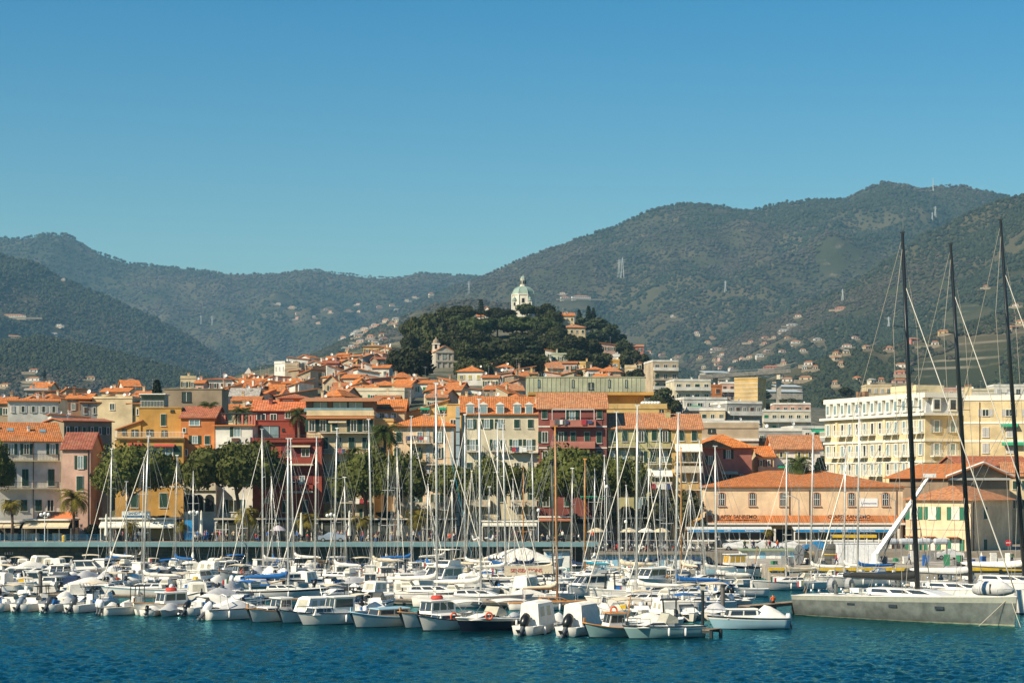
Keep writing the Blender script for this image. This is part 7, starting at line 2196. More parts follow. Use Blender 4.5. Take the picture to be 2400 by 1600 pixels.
# clutter of the working quay
qr = random.Random(9)
for i in range(9):
    t = thing('mooring_bollard', '', 'bollard', (xl + 3 + i * 4.3, 253.7, QZ), 0, 'bollards along the yellow quay edge'); name_later(t, i, 'black iron mooring bollard', 'on the yellow edged quay')
    MB().lathe([(0.24, 0), (0.2, 0.08), (0.15, 0.35), (0.24, 0.42), (0.22, 0.55), (0.08, 0.6)], n=10).obj('head', IRON, t); box(t, 'plate', (0, 0, 0.02), (0.6, 0.6, 0.04), CONC)
for i in range(26):
    px = 1815 + i * 22 + qr.uniform(-8, 8)
    if 1955 < px < 2065: continue
    Y = qr.uniform(256.5, 274); c = qr.choice(['blue', 'green', 'white', 'grey', 'grey', 'white'])
    m = plain('crate_' + c, {'blue': (.03, .12, .35), 'green': (.03, .18, .09), 'yellow': (.6, .4, .03), 'red': (.4, .04, .03), 'white': (.65, .64, .6), 'grey': (.2, .2, .2)}[c], 0.7)
    t = thing('fish_crate_stack', '', 'crates', (wx(px, Y), Y, QZ), qr.uniform(0, 3)); name_later(t, px, 'small stack of %s fish crates' % c, 'on the working quay')
    for k in range(qr.randint(2, 6)):
        b = MB(); b.box((0, 0, 0.02), (0.8, 0.5, 0.03))
        for q in (-1, 1): b.box((0, q * 0.235, 0.13), (0.8, 0.03, 0.2)); b.box((q * 0.385, 0, 0.13), (0.03, 0.44, 0.2))
        b.obj('crate', m, t).location = (qr.uniform(-.03, .03), 0, 0.24 * k)
for px, Y, tp, bt_, lab in ((1960, 258, 'red', 'navy', 'person in red top on the quay behind the racing yachts'), (2130, 262, 'blue', 'black', 'person in blue jacket on the quay near the crane'), (2300, 266, 'white', 'blue', 'person in white shirt on the quay by the customs house')):
    person('walk', tp, bt_, (wx(px, Y), Y, QZ), 1.2, lab, None, 1)
# ------------------------------------------------------------------ boats
GEL = plain('gelcoat_white', (0.79, 0.76, 0.69), 0.30, 0.08, 0.8, 0.5)
GELC = plain('gelcoat_cream', (0.68, 0.62, 0.50), 0.35, 0.06, 0.8, 0.5)
GELB = plain('gelcoat_pale_blue', (0.30, 0.48, 0.56), 0.30, 0.06, 0.8, 0.5)
GELT = plain('gelcoat_teal', (0.25, 0.40, 0.40), 0.35, 0.08, 0.8, 0.5)
NAVY = plain('hull_navy', (0.010, 0.014, 0.03), 0.25, 0.05, 0.8, 0.5)
HGREY = plain('hull_grey', (0.13, 0.145, 0.135), 0.10, 0.32, 1.1, 0.5)
ANTI = plain('antifouling', (0.02, 0.03, 0.05), 0.8); ANTIR = plain('antifouling_red', (0.12, 0.03, 0.02), 0.8)
DECKM = plain('deck_nonslip', (0.62, 0.60, 0.54), 0.8, 0.1); TEAK = plain('teak_deck', (0.40, 0.20, 0.07), 0.7, 0.2, 2.0); VARN = plain('varnished_wood', (0.48, 0.22, 0.055), 0.35, 0.2, 2.0)
STEEL = plain('stainless', (0.55, 0.56, 0.57), 0.25, metal=0.9); ALU = plain('mast_alloy', (0.72, 0.71, 0.68), 0.35, metal=0.4); CARB = plain('carbon_black', (0.014, 0.018, 0.019), 0.35)
WIRE = plain('rigging_wire', (0.42, 0.42, 0.40), 0.4, metal=0.5); ROPE = plain('rope_pale', (0.5, 0.45, 0.34), 0.9)
BOATG = glassmat('boat_window', (0.018, 0.024, 0.03), 0.06); CLEARV = plain('clear_vinyl', (0.40, 0.38, 0.30), 0.15)
CANV = {'white': plain('canvas_white', (0.76, 0.72, 0.63), 0.9), 'grey': plain('canvas_grey', (0.42, 0.42, 0.42), 0.9), 'blue': plain('canvas_blue', (0.01, 0.11, 0.33), 0.85), 'turquoise': plain('canvas_turquoise', (0.01, 0.24, 0.36), 0.85), 'navy': plain('canvas_navy', (0.012, 0.03, 0.08), 0.85), 'cream': plain('canvas_cream', (0.62, 0.53, 0.38), 0.9), 'black': plain('canvas_black', (0.015, 0.016, 0.016), 0.8), 'brown': plain('canvas_brown', (0.12, 0.085, 0.05), 0.9), 'green': plain('canvas_green', (0.02, 0.10, 0.07), 0.9)}
ORANGE = plain('life_orange', (0.70, 0.10, 0.02), 0.5); REDM = plain('raft_red', (0.50, 0.05, 0.03), 0.7); FEND = plain('fender_white', (0.68, 0.68, 0.66), 0.4); YELM = plain('bright_yellow', (0.70, 0.45, 0.02), 0.6)

def hull_lines(L, B, hb, hs, style, rake=0.5):
    N = 14
    rows = []
    for i in range(N + 1):
        t = i / N
        if style == 'gozzo':
            b = B / 2 * max(0.02, math.sin(math.pi * (0.03 + 0.95 * t))) ** 0.62
            z = hs + (hb - hs) * t ** 2 + 0.35 * (hs) * (2 * t - 0.9) ** 2 * 0.6
        elif style == 'sail':
            b = B / 2 * ((0.66 + 0.34 * math.sin(math.pi / 2 * t / 0.45)) if t < 0.45 else max(0.012, 1 - ((t - 0.45) / 0.55) ** 2.1))
            z = hs + (hb - hs) * t ** 1.6
        elif style == 'racer':
            b = B / 2 * ((0.90 + 0.10 * math.sin(math.pi / 2 * t / 0.4)) if t < 0.4 else max(0.02, 1 - ((t - 0.4) / 0.6) ** 1.9))
            z = hs + (hb - hs) * t
        else:
            b = B / 2 * ((0.90 + 0.10 * t / 0.35) if t < 0.35 else max(0.015, 1 - ((t - 0.35) / 0.65) ** 2.5))
            z = hs + (hb - hs) * t ** 1.7
        rows.append((-L / 2 + L * t, b, z, t))
    return rows

def hull_mesh(L, B, hb, hs, style, mats, rake=0.5):
    rows = hull_lines(L, B, hb, hs, style)
    d = 0.10 * B + 0.12
    V, Fc, M = [], [], []
    prof = [(0.0, None), (0.62, -0.55), (0.86, 0.05), (0.94, 0.45), (0.985, 0.78), (1.0, 1.0)]
    K = len(prof) * 2 - 1
    for x, b, z, t in rows:
        half = []
        for f, zz in prof:
            zc = -d * (1 - 0.9 * t ** 5) if zz is None else (zz * d if zz < 0 else zz * z)
            narrow = 1 - (0.62 * t ** 2.5 if style != 'racer' else 0.30 * t ** 3) * (1 - max(0, (zc if zc > 0 else 0) / z)) * (1 if f < 1 else 0)
            if style == 'gozzo': narrow *= 1 - 0.5 * (1 - t) ** 4 * (1 - max(0, zc) / z)
            xo = x + rake * t ** 6 * (max(-0.2, zc) / z) - rake * t ** 6 * 0.9 + (0.15 * (1 - t) ** 8 * -(zc / z) if style in ('sail', 'racer') else 0)
            half.append((xo, b * f * narrow, zc))
        row = [(q[0], -q[1], q[2]) for q in half[::-1]] + half[1:]
        V += row
    for i in range(len(rows) - 1):
        for k in range(K - 1):
            Fc.append((i * K + k, i * K + k + 1, (i + 1) * K + k + 1, (i + 1) * K + k))
            a = min(k, K - 2 - k)          # 0 = by the sheer, 4 = keel
            M.append(2 if a == 0 else (1 if a >= 3 else 0))
    Fc.append(tuple(range(K))[::-1]); M.append(0)
    me = mk('hull', V, Fc, mats, M, True)
    sheer = [(V[i * K + K - 1], V[i * K]) for i in range(len(rows))]
    return me, sheer

def deck_mesh(sheer, m, drop=0.05, camber=0.06):
    V, Fc = [], []
    for (a, b) in sheer:
        a, b = Vector(a), Vector(b)
        c = (a + b) / 2 + Vector((0, 0, camber))
        V += [a * 1 + Vector((0, 0, -drop)), c + Vector((0, 0, -drop)), b + Vector((0, 0, -drop))]
    for i in range(len(sheer) - 1):
        Fc += [(3 * i, 3 * i + 1, 3 * i + 4, 3 * i + 3), (3 * i + 1, 3 * i + 2, 3 * i + 5, 3 * i + 4)]
    return mk('deck', V, [f[::-1] for f in Fc], m)

def prism(parent, name, bot, top, m):
    """solid between two quads (lists of 4 points)"""
    return put(parent, name, mk(name, list(bot) + list(top), BOXF, m))

def pane_on(parent, name, q, u0, u1, v0, v1, m, t=0.02):
    """thin pane laid on the quad q (counter-clockwise seen from outside)"""
    A, B, C, D = [Vector(p) for p in q]
    P = lambda u, v: (A * (1 - u) + B * u) * (1 - v) + (D * (1 - u) + C * u) * v
    n_ = (B - A).cross(D - A).normalized()
    pts = [P(u0, v0), P(u1, v0), P(u1, v1), P(u0, v1)]
    return put(parent, name, mk(name, [p - n_ * 0.004 for p in pts] + [p + n_ * t for p in pts], BOXF, m))

def cabin(parent, x0, x1, w, h, z0, rf, rb, m, win=BOATG, nside=2, wtop=0.86, roofm=None, over=0.08, nf=2, name='cabin', wb=None):
    wb = wb or w
    bot = [(x0, -wb / 2, z0), (x1, -w / 2, z0), (x1, w / 2, z0), (x0, wb / 2, z0)]
    wt = w * wtop
    top = [(x0 + rb, -wb * wtop / 2, z0 + h), (x1 - rf, -wt / 2, z0 + h), (x1 - rf, wt / 2, z0 + h), (x0 + rb, wb * wtop / 2, z0 + h)]
    c = prism(parent, name, bot, top, m)
    if nf:
        for i in range(nf): pane_on(c, 'window', [bot[1], bot[2], top[2], top[1]], 0.06 + 0.9 * i / nf, 0.94 / nf * (i + 1) - 0.01 + 0.02 * i, 0.36, 0.90, win)
    for s, q in ((1, [bot[2], bot[3], top[3], top[2]]), (-1, [bot[0], bot[1], top[1], top[0]])):
        for i in range(nside): pane_on(c, 'window', q, 0.07 + 0.9 * i / nside, 0.90 / nside * (i + 1) + 0.02, 0.40, 0.88, win)
    if roofm is not None:
        a, b_, z = x0 + rb - over, x1 - rf + over * 1.8, z0 + h + 0.003
        hw = wt / 2 + over
        r_ = prism(c, 'cabin_roof', [(a, -hw, z), (b_, -hw, z), (b_, hw, z), (a, hw, z)], [(a + .05, -hw + .08, z + 0.09), (b_ - .05, -hw + .08, z + 0.07), (b_ - .05, hw - .08, z + 0.07), (a + .05, hw - .08, z + 0.09)], roofm)
    return c

OBM = {}
def outboard(parent, x, y, z, m, tilt, s=1.0):
    key = m.name
    if key not in OBM:
        cw = MB(); cw.tube([(0.0, 0, 0.30), (-0.06, 0, 0.45), (-0.10, 0, 0.75), (-0.08, 0, 0.98), (-0.02, 0, 1.05)], [0.17, 0.25, 0.26, 0.22, 0.10], 10)
        lg = MB(); lg.tube([(-0.03, 0, 0.35), (-0.05, 0, -0.35), (-0.05, 0, -0.62)], [0.13, 0.09, 0.06], 8); lg.box((-0.16, 0, -0.22), (0.5, 0.22, 0.03)); lg.tube([(0.12, 0, -0.55), (-0.3, 0, -0.55)], [0.06, 0.05], 8); lg.box((0.14, 0, 0.12), (0.16, 0.3, 0.4))
        pp = MB()
        for k in range(3):
            a = R(120 * k); pp.add([(-0.30, 0, -0.55), (-0.34, 0.16 * math.cos(a) - 0.05 * math.sin(a), -0.55 + 0.16 * math.sin(a) + 0.05 * math.cos(a)), (-0.27, 0.16 * math.cos(a) + 0.05 * math.sin(a), -0.55 + 0.16 * math.sin(a) - 0.05 * math.cos(a))], [(0, 1, 2), (2, 1, 0)])
        OBM[key] = (cw.mesh('outboard_motor', m, True), lg.mesh('leg', plain('outboard_leg', (0.10, 0.11, 0.12), 0.4)), pp.mesh('propeller', STEEL))
    a, b, c = OBM[key]
    o = put(parent, 'outboard_motor', a, (x, y, z), 0, s); o.rotation_euler = (0, tilt, 0)
    put(o, 'leg', b); put(o, 'propeller', c)
    return o

FM = MB().lathe([(0.03, -0.34), (0.10, -0.28), (0.115, 0), (0.10, 0.26), (0.03, 0.34)], n=8).mesh('fender', FEND, True)
BUOY = MB().torus((0, 0, 0), 0.29, 0.075, 'y').mesh('lifebuoy', ORANGE, True)
BUOYW = MB().torus((0, 0, 0), 0.29, 0.075, 'y').mesh('lifebuoy', FEND, True)
RAFT = MB().torus((0, 0, 0), 0.50, 0.13, 'z', 16, 8).torus((0, 0, 0.13), 0.46, 0.1, 'z', 16, 8).mesh('life_raft', REDM, True)

def pulpit(t, sheer, x_from, h=0.55, m=STEEL):
    pts = [(Vector(a), Vector(b)) for a, b in sheer if a[0] > x_from]
    if len(pts) < 2: return
    up = Vector((0, 0, h))
    path = [p[0] * 1 + up for p in pts] + [p[1] + up for p in pts[::-1]]
    MB().tube(path, 0.022, 5).obj('bow_rail', m, t)
    for p in pts[::2]:
        for q in p: bar(t, 'stanchion', q, q + up, 0.018, m)

def rubrail(t, sheer, m, r=0.05, name='rub_rail'):
    path = [s[0] for s in sheer] + [s[1] for s in sheer[::-1]]
    MB().tube([Vector(p) + Vector((0, 0, -0.03)) for p in path], r, 5).obj(name, m, t, True)

def motorboat(o):
    """o: options; returns the root at the waterline amidships"""
    g = o.get
    L, B = o['L'], o['B']
    t = thing(g('name', 'motor_boat'), g('label', ''), g('cat', 'boat'), (0, 0, 0), 0, g('group'))
    top = g('hull', GEL)
    me, sheer = hull_mesh(L, B, g('hb', 0.95), g('hs', 0.75), g('style', 'motor'), [top, g('bottom', ANTI), g('band', top)], g('rake', 0.6))
    put(t, 'hull', me)
    put(t, 'deck', deck_mesh(sheer, g('deck', DECKM), 0.16 if g('open') else 0.05))
    rubrail(t, sheer, g('rail', WHITE))
    hs, hb = g('hs', 0.75), g('hb', 0.95)
    zd = hs - 0.02
    if g('cuddy'):
        a, b, h = o['cuddy']
        cabin(t, L * a, L * b, B * 0.72, h, zd, L * (b - a) * 0.55, 0.1, GEL, nside=1, nf=0, wtop=0.72, name='cuddy', wb=B * 0.80)
    if g('screen'):
        a, h = o['screen']
        w = B * 0.74
        q = [(L * a + 0.25, -w / 2, zd + 0.3), (L * a + 0.25, w / 2, zd + 0.3), (L * a - 0.15, w / 2 * 0.9, zd + 0.3 + h), (L * a - 0.15, -w / 2 * 0.9, zd + 0.3 + h)]
        s_ = prism(t, 'windscreen', [(p[0], p[1], p[2]) for p in (q[0], q[1], q[2], q[3])], [(p[0] - 0.05, p[1], p[2]) for p in q], CLEARV if g('vinyl') else BOATG)
        for sy in (-1, 1):
            prism(t, 'side_screen', [(L * a + 0.22, sy * w / 2, zd + 0.3), (L * a - 0.9, sy * w / 2, zd + 0.3), (L * a - 0.9, sy * w / 2 * 0.92, zd + 0.3 + h * 0.5), (L * a - 0.16, sy * w / 2 * 0.9, zd + 0.3 + h)], [(L * a + 0.22, sy * (w / 2 - .03), zd + 0.3), (L * a - 0.9, sy * (w / 2 - .03), zd + 0.3), (L * a - 0.9, sy * (w / 2 * 0.92 - .03), zd + 0.3 + h * 0.5), (L * a - 0.16, sy * (w / 2 * 0.9 - .03), zd + 0.3 + h)], CLEARV if g('vinyl') else BOATG)
        bar(t, 'screen_frame', q[2], q[3], 0.025, STEEL); box(t, 'console', (L * a - 0.3, 0, zd + 0.25), (0.6, w * 0.9, 0.55), GEL)
    if g('wheel'):
        a, b, h = o['wheel'][:3]
        c = cabin(t, L * a, L * b, B * 0.62, h, zd, g('rf', 0.28), 0.05, g('cabm', GEL), g('win', BOATG), g('nside', 2), 0.9, g('roof', GEL), 0.14, 2)
        if g('raft'): put(t, 'life_raft', RAFT, (L * (a + b) / 2, 0, zd + h + 0.22), 0, 0.9)
        if g('aerial'): bar(t, 'aerial', (L * a + 0.3, 0.2, zd + h), (L * a + 0.2, 0.2, zd + h + 1.8), 0.015, WHITE)
    if g('low'):
        a, b, h, m = o['low']
        cabin(t, L * a, L * b, B * 0.66, h, zd, 0.25, 0.1, m, BOATG, 2, 0.88, g('lowroof', m), 0.06, 1)
    if g('tent'):
        a, b, h, m = o['tent']
        w = B * 0.84
        bot = [(L * a, -w / 2, zd), (L * b, -w / 2, zd), (L * b, w / 2, zd), (L * a, w / 2, zd)]
        z = zd + h
        rf = g('trf', 0.45)
        up = [(L * a + 0.08, -w * 0.42, z - .06), (L * b - rf, -w * 0.42, z), (L * b - rf, w * 0.42, z), (L * a + 0.08, w * 0.42, z - .06)]
        c = prism(t, 'canvas_tent', bot, up, m)
        for q in ([bot[2], bot[3], up[3], up[2]], [bot[0], bot[1], up[1], up[0]]):
            if g('twin', True):
                for u in (0.16, 0.56): pane_on(c, 'vinyl_window', q, u, u + 0.22, 0.42, 0.85, CLEARV)
        if g('twin', True): pane_on(c, 'vinyl_window', [bot[1], bot[2], up[2], up[1]], 0.15, 0.85, 0.35, 0.9, CLEARV)
        prism(c, 'tent_top', [(p[0], p[1], p[2] + .004) for p in up], [(p[0] * 0.9 + L * (a + b) / 2 * 0.1, p[1] * 0.45, p[2] + 0.16) for p in up], m)
    if g('bimini'):
        a, b, h, m = o['bimini']
        w = B * 0.78
        V, Fc = [], []
        for i in range(6):
            x = L * (a + (b - a) * i / 5)
            for j in range(5):
                y = -w / 2 + w * j / 4
                V.append((x, y, zd + h + 0.10 * math.sin(math.pi * i / 5) + 0.14 * math.sin(math.pi * j / 4)))
        K = len(V)
        V += [(p[0], p[1], p[2] - 0.04) for p in V]
        for i in range(5):
            for j in range(4):
                k = i * 5 + j
                Fc += [(k, k + 5, k + 6, k + 1), (K + k, K + k + 1, K + k + 6, K + k + 5)]
        put(t, 'bimini_top', mk('bimini_top', V, Fc, m, smooth=True))
        for sx in (a, b):
            for sy in (-1, 1): bar(t, 'bimini_frame', (L * (a + b) / 2, sy * w / 2, zd), (L * sx, sy * w / 2, zd + h), 0.018, STEEL)
    if g('cover'):
        a, b, h, m = o['cover']
        w = B * 0.86
        r_ = random.Random(int(L * 100))
        pts = [(L * (a + (b - a) * u), 0, zd + h * v) for u, v in ((0, 0.15), (0.2, 0.55), (0.45, 0.9), (0.62, 1.0), (0.8, 0.6), (1, 0.12))]
        V, Fc = [], []
        for (x, _, z) in pts:
            for j in range(7):
                y = -w / 2 + w * j / 6
                V.append((x, y, zd + 0.02 + (z - zd) * (1 - abs(2 * j / 6 - 1) ** 1.7) + r_.uniform(-.02, .02)))
        for i in range(len(pts) - 1):
            for j in range(6): Fc.append((i * 7 + j, (i + 1) * 7 + j, (i + 1) * 7 + j + 1, i * 7 + j + 1))
        put(t, 'boat_cover', mk('boat_cover', V, Fc, m, smooth=True))
    if g('ttop'):
        a, h = o['ttop']
        for sx in (-0.5, 0.6):
            for sy in (-0.5, 0.5): bar(t, 'frame_post', (L * a + sx, sy, zd), (L * a + sx * 0.8, sy * 1.1, zd + h), 0.045, CARB)
        box(t, 't_top', (L * a, 0, zd + h + 0.03), (1.9, 1.5, 0.07), CANV['black']); box(t, 'console', (L * a, 0, zd + 0.45), (0.8, 0.7, 0.95), GEL)
        for i in range(4): bar(t, 'rod_holder', (L * a - 0.9, -0.6 + 0.4 * i, zd + h), (L * a - 1.1, -0.6 + 0.4 * i, zd + h + 0.4), 0.03, STEEL)
    if g('arch'):
        x = L * o['arch']; w = B * 0.4
        MB().tube([(x, -w, zd), (x - 0.2, -w * 0.9, zd + 1.2), (x - 0.25, 0, zd + 1.35), (x - 0.2, w * 0.9, zd + 1.2), (x, w, zd)], 0.06, 6).obj('radar_arch', GEL, t)
    if g('fly'):
        a, b, h = o['fly']
        c = cabin(t, L * a, L * b, B * 0.74, h, zd, 1.3, 0.1, GEL, BOATG, 2, 0.84, GEL, 0.2, 2)
        cabin(t, L * a + 0.2, L * (a + b) / 2 + 0.5, B * 0.55, 0.6, zd + h + 0.1, 0.5, 0.05, GEL, BOATG, 0, 0.95, None, 0, 1, 'flybridge')
        box(t, 'flybridge_canopy', (L * (a * 0.7 + b * 0.3), 0, zd + h + 1.85), (L * (b - a) * 0.55, B * 0.6, 0.08), g('flym', CANV['white']))
        for sx in (0.1, 0.5):
            for sy in (-1, 1): bar(t, 'canopy_post', (L * (a + (b - a) * sx), sy * B * 0.28, zd + h + 0.1), (L * (a + (b - a) * sx), sy * B * 0.28, zd + h + 1.82), 0.025, STEEL)
    for i in range(g('motors', 0)):
        outboard(t, -L / 2 - 0.25, (i - (o['motors'] - 1) / 2) * 0.6, 0.35, g('mm', IRON), g('tilt', 0.9), g('ms', 1.0))
    if g('pulpit'): pulpit(t, sheer, L * o['pulpit'])
    for k in range(g('fenders', 0)):
        i = 4 + 3 * k
        for sd in (0, 1):
            p = Vector(sheer[i][sd]); put(t, 'fender', FM, (p.x, p.y * 1.05 + (0.1 if p.y > 0 else -0.1), p.z - 0.45))
    if g('buoy'):
        x, y, z, a = o['buoy']
        put(t, 'lifebuoy', BUOY, (x, y, z), a)
    if g('boxes'):
        r_ = random.Random(int(L * 77))
        for k in range(o['boxes']): box(t, 'locker', (r_.uniform(-L * 0.35, L * 0.1), r_.uniform(-B * .25, B * .25), zd + 0.2), (0.6, 0.5, 0.4), r_.choice([GEL, DECKM, ORANGE, CANV['blue'], YELM, CANV['grey']]))
    if g('mastlet'):
        bar(t, 'short_mast', (L * o['mastlet'], 0, zd), (L * o['mastlet'] - 0.3, 0, zd + 2.6), 0.05, VARN)
    if g('bowpost'):
        p = (Vector(sheer[-1][0]) + Vector(sheer[-1][1])) / 2
        box(t, 'stem_post', (p.x - 0.1, 0, p.z + 0.12), (0.14, 0.14, 0.5), g('rail', WHITE))
    if g('name_txt'):
        i = 9; p = Vector(sheer[i][1]); q = Vector(sheer[i - 2][1])
        for sd, sg2 in ((1, 1), (0, -1)):
            p, q = Vector(sheer[10][sd]), Vector(sheer[7][sd])
            d = (p - q) if sg2 < 0 else (q - p)
            tm = put(t, 'lettering', text_mesh(o['name_txt'], 0.22, plain('hull_letters', (0.06, 0.05, 0.05), 0.5), extrude=0.004), ((p + q) / 2) + Vector((0, 0.02 * -sg2, -0.22)))
            a = math.atan2(d.y, d.x)
            tm.rotation_euler = (R(90), 0, a)
    t['_len'] = L
    return t

def moor(t, px, py, head, label=None, dz=0.0):
    Y = yw(py)
    t.location = (wx(px, Y), Y, dz)
    t.rotation_euler = (random.uniform(-.02, .02), random.uniform(-.01, .01), R(head))
    if label: t['label'] = label
    return t

# ---- front row, left to right
OBS = plain('outboard_silver', (0.20, 0.25, 0.30), 0.3); OBD = plain('outboard_dark', (0.07, 0.08, 0.09), 0.3); OBK = plain('outboard_black', (0.012, 0.013, 0.014), 0.3); OBW = plain('outboard_white', (0.70, 0.71, 0.71), 0.3)
FB = [
    (dict(L=5.2, B=2.0, open=1, motors=1, mm=OBS, tilt=0.85, ms=1.25, screen=(0.1, 0.5), boxes=3, label='open white boat with silver outboard tilted up at the picture edge'), 22, 1428, 75),
    (dict(L=5.4, B=2.1, open=1, motors=1, mm=OBS, tilt=0.85, ms=1.25, cuddy=(0.0, 0.42, 0.5), screen=(0.02, 0.45), boxes=2, label='white cuddy boat with silver blue outboard, second from the picture edge'), 80, 1429, 70),
    (dict(L=5.3, B=2.0, open=1, motors=1, mm=OBD, tilt=0.85, ms=1.25, cover=(-0.2, 0.45, 0.6, CANV['white']), boxes=2, label='white boat with white cover and dark grey tilted outboard'), 143, 1430, 72),
    (dict(L=5.6, B=2.1, open=1, motors=1, mm=OBD, tilt=0.85, ms=1.3, ttop=(0.05, 1.6), boxes=3, label='white open boat with black framed canopy and dark tilted outboard'), 212, 1431, 62),
    (dict(L=5.8, B=2.2, hb=1.0, open=1, motors=2, mm=OBW, tilt=0.2, ms=1.1, ttop=(0.12, 1.9), boxes=2, rail=GELC, label='white fishing boat with black T-top frame and white covered outboards'), 305, 1438, 35),
    (dict(name='fishing_boat', L=7.6, B=2.6, hb=1.35, hs=0.85, wheel=(-0.22, 0.14, 1.25), raft=1, fenders=2, pulpit=0.25, bowpost=1, rail=TEAK, label='white cabin fishing boat with red life raft on its roof, farthest left'), 395, 1438, 222),
    (dict(L=5.6, B=2.1, open=1, motors=1, mm=OBK, tilt=0.95, ms=1.25, boxes=3, screen=(0.12, 0.5), label='low white boat with black outboard raised next to the white one'), 468, 1437, 70),
    (dict(L=6.6, B=2.5, hb=1.15, hs=0.95, motors=1, mm=OBW, tilt=0.75, ms=1.45, cover=(-0.3, 0.2, 0.75, CANV['grey']), fenders=1, arch=-0.2, pulpit=0.2, rail=OBK, label='white sports boat with grey cover, black stripe and raised white outboard'), 560, 1449, 28),
    (dict(name='fishing_boat', style='gozzo', L=7.2, B=2.6, hb=1.15, hs=0.8, wheel=(-0.12, 0.08, 1.25), low=(0.08, 0.3, 0.45, GEL), fenders=1, bowpost=1, pulpit=0.3, rail=TEAK, boxes=2, label='white fishing boat with square wheelhouse beside the grey covered sports boat'), 655, 1453, 225),
    (dict(name='fishing_boat', style='gozzo', L=6.4, B=2.3, hb=1.05, hs=0.75, tent=(-0.35, 0.1, 1.35, CANV['white']), trf=0.6, bowpost=1, rail=NAVY, pulpit=0.3, label='white fishing boat with blue rail and white tent, behind the big cabin cruiser'), 715, 1455, 228),
    (dict(name='cabin_cruiser', L=8.0, B=2.9, hb=1.15, hs=0.9, wheel=(-0.16, 0.12, 1.5), low=(0.12, 0.36, 0.6, GEL), fenders=2, raft=0, pulpit=0.18, nside=1, aerial=1, rail=NAVY, label='white cabin cruiser with tall wheelhouse and blue waterline, bow to the left'), 792, 1460, 214),
    (dict(name='fishing_boat', style='gozzo', L=7.4, B=2.6, hb=1.2, hs=0.8, low=(-0.28, 0.2, 0.75, plain('cabin_peach', (0.62, 0.46, 0.30), 0.5)), lowroof=GELB, fenders=1, bowpost=1, rail=GELB, band=GELB, label='white double ended boat with low peach cabin and pale blue roof'), 905, 1466, 218),
    (dict(name='fishing_boat', style='gozzo', L=8.0, B=2.8, hb=1.25, hs=0.9, wheel=(-0.2, 0.16, 1.35), raft=1, fenders=1, bowpost=1, rail=TEAK, nside=3, aerial=1, label='white fishing boat with red raft on the wheelhouse and orange locker'), 1022, 1466, 222),
    (dict(name='fishing_boat', style='gozzo', L=6.6, B=2.4, hb=1.15, hs=0.8, low=(-0.1, 0.25, 0.5, GEL), bimini=(-0.42, 0.0, 1.5, CANV['white']), buoy=(0.4, 1.12, 1.2, 0), bowpost=1, rail=NAVY, pulpit=0.25, label='white double ender with white canvas awning and lifebuoy, left of the navy boat'), 1055, 1474, 216),
    (dict(L=7.2, B=2.7, hb=1.25, hs=1.0, hull=NAVY, band=GELC, deck=DECKM, cuddy=(-0.05, 0.38, 0.45), screen=(0.0, 0.75), vinyl=1, bimini=(-0.42, 0.02, 1.45, CANV['white']), fenders=1, pulpit=0.1, buoy=(1.1, 1.2, 1.3, -0.3), label='navy hulled motor boat with orange lifebuoy and white canopy'), 1152, 1476, 216),
    (dict(L=5.6, B=2.2, hb=1.0, motors=1, mm=OBK, tilt=0.75, ms=1.55, tent=(-0.3, 0.25, 1.85, CANV['white']), fenders=1, trf=0.3, label='boat under a tall white canvas tent with vinyl windows and black outboard'), 1262, 1482, 62),
    (dict(L=5.8, B=2.2, hb=1.0, motors=1, mm=OBK, tilt=0.75, ms=1.6, tent=(-0.3, 0.3, 1.8, CANV['white']), twin=False, fenders=1, trf=0.7, label='boat under a plain sloping white canvas tent with big black outboard'), 1365, 1485, 60),
    (dict(name='fishing_boat', style='gozzo', L=5.6, B=2.1, hb=1.05, hs=0.75, hull=GELT, wheel=(-0.12, 0.16, 1.2), raft=0, buoy=(0.1, 0, 2.15, 0), fenders=1, mastlet=-0.2, bowpost=1, rail=VARN, roof=VARN, deck=TEAK, label='small grey wooden fishing boat with wheelhouse and varnished trim'), 1440, 1491, 205),
    (dict(L=6.8, B=2.5, hb=1.1, hs=0.9, hull=GELT, band=GEL, cuddy=(-0.02, 0.36, 0.4), screen=(-0.02, 0.8), vinyl=1, fenders=2, pulpit=0.15, rail=OBK, label='teal grey motor boat with vinyl windscreen moored at the dock end'), 1552, 1493, 200),
    (dict(name='cabin_cruiser', L=6.9, B=2.6, hb=1.15, hs=0.9, hull=GELB, band=GEL, low=(-0.12, 0.28, 0.78, GEL), cover=(-0.48, -0.05, 1.1, CANV['white']), motors=1, mm=OBW, tilt=0.3, ms=0.9, rail=OBK, pulpit=0.25, label='pale blue cabin cruiser with white cover lying alone off the dock'), 1752, 1472, 186),
]
for d, px, py, hd in FB:
    d['group'] = 'front row boats'
    moor(motorboat(d), px, py, hd)

# ---- boats behind them, moored in close rows
PR = []
def proto(ph, **k):
    PR.append((ph, k))
proto('small white cuddy motor boat', L=5.6, B=2.1, cuddy=(0.0, 0.4, 0.5), screen=(0.0, 0.5), motors=1, mm=OBK, tilt=0.6, boxes=2, pulpit=0.2)
proto('white fishing boat with wheelhouse', name='fishing_boat', style='gozzo', L=7.0, B=2.5, hb=1.15, hs=0.8, wheel=(-0.15, 0.15, 1.3), bowpost=1, rail=TEAK, fenders=1, aerial=1, boxes=3, buoy=(0.3, 1.1, 1.2, 0))
proto('white motor cruiser with raked windows', name='cabin_cruiser', L=8.2, B=2.9, hb=1.35, hs=1.0, wheel=(-0.2, 0.2, 1.2), rf=0.9, pulpit=0.1, fenders=1, arch=-0.22, boxes=2)
proto('white flybridge motor cruiser', name='cabin_cruiser', L=9.6, B=3.3, hb=1.7, hs=1.2, fly=(-0.25, 0.25, 1.5), pulpit=0.1, fenders=2)
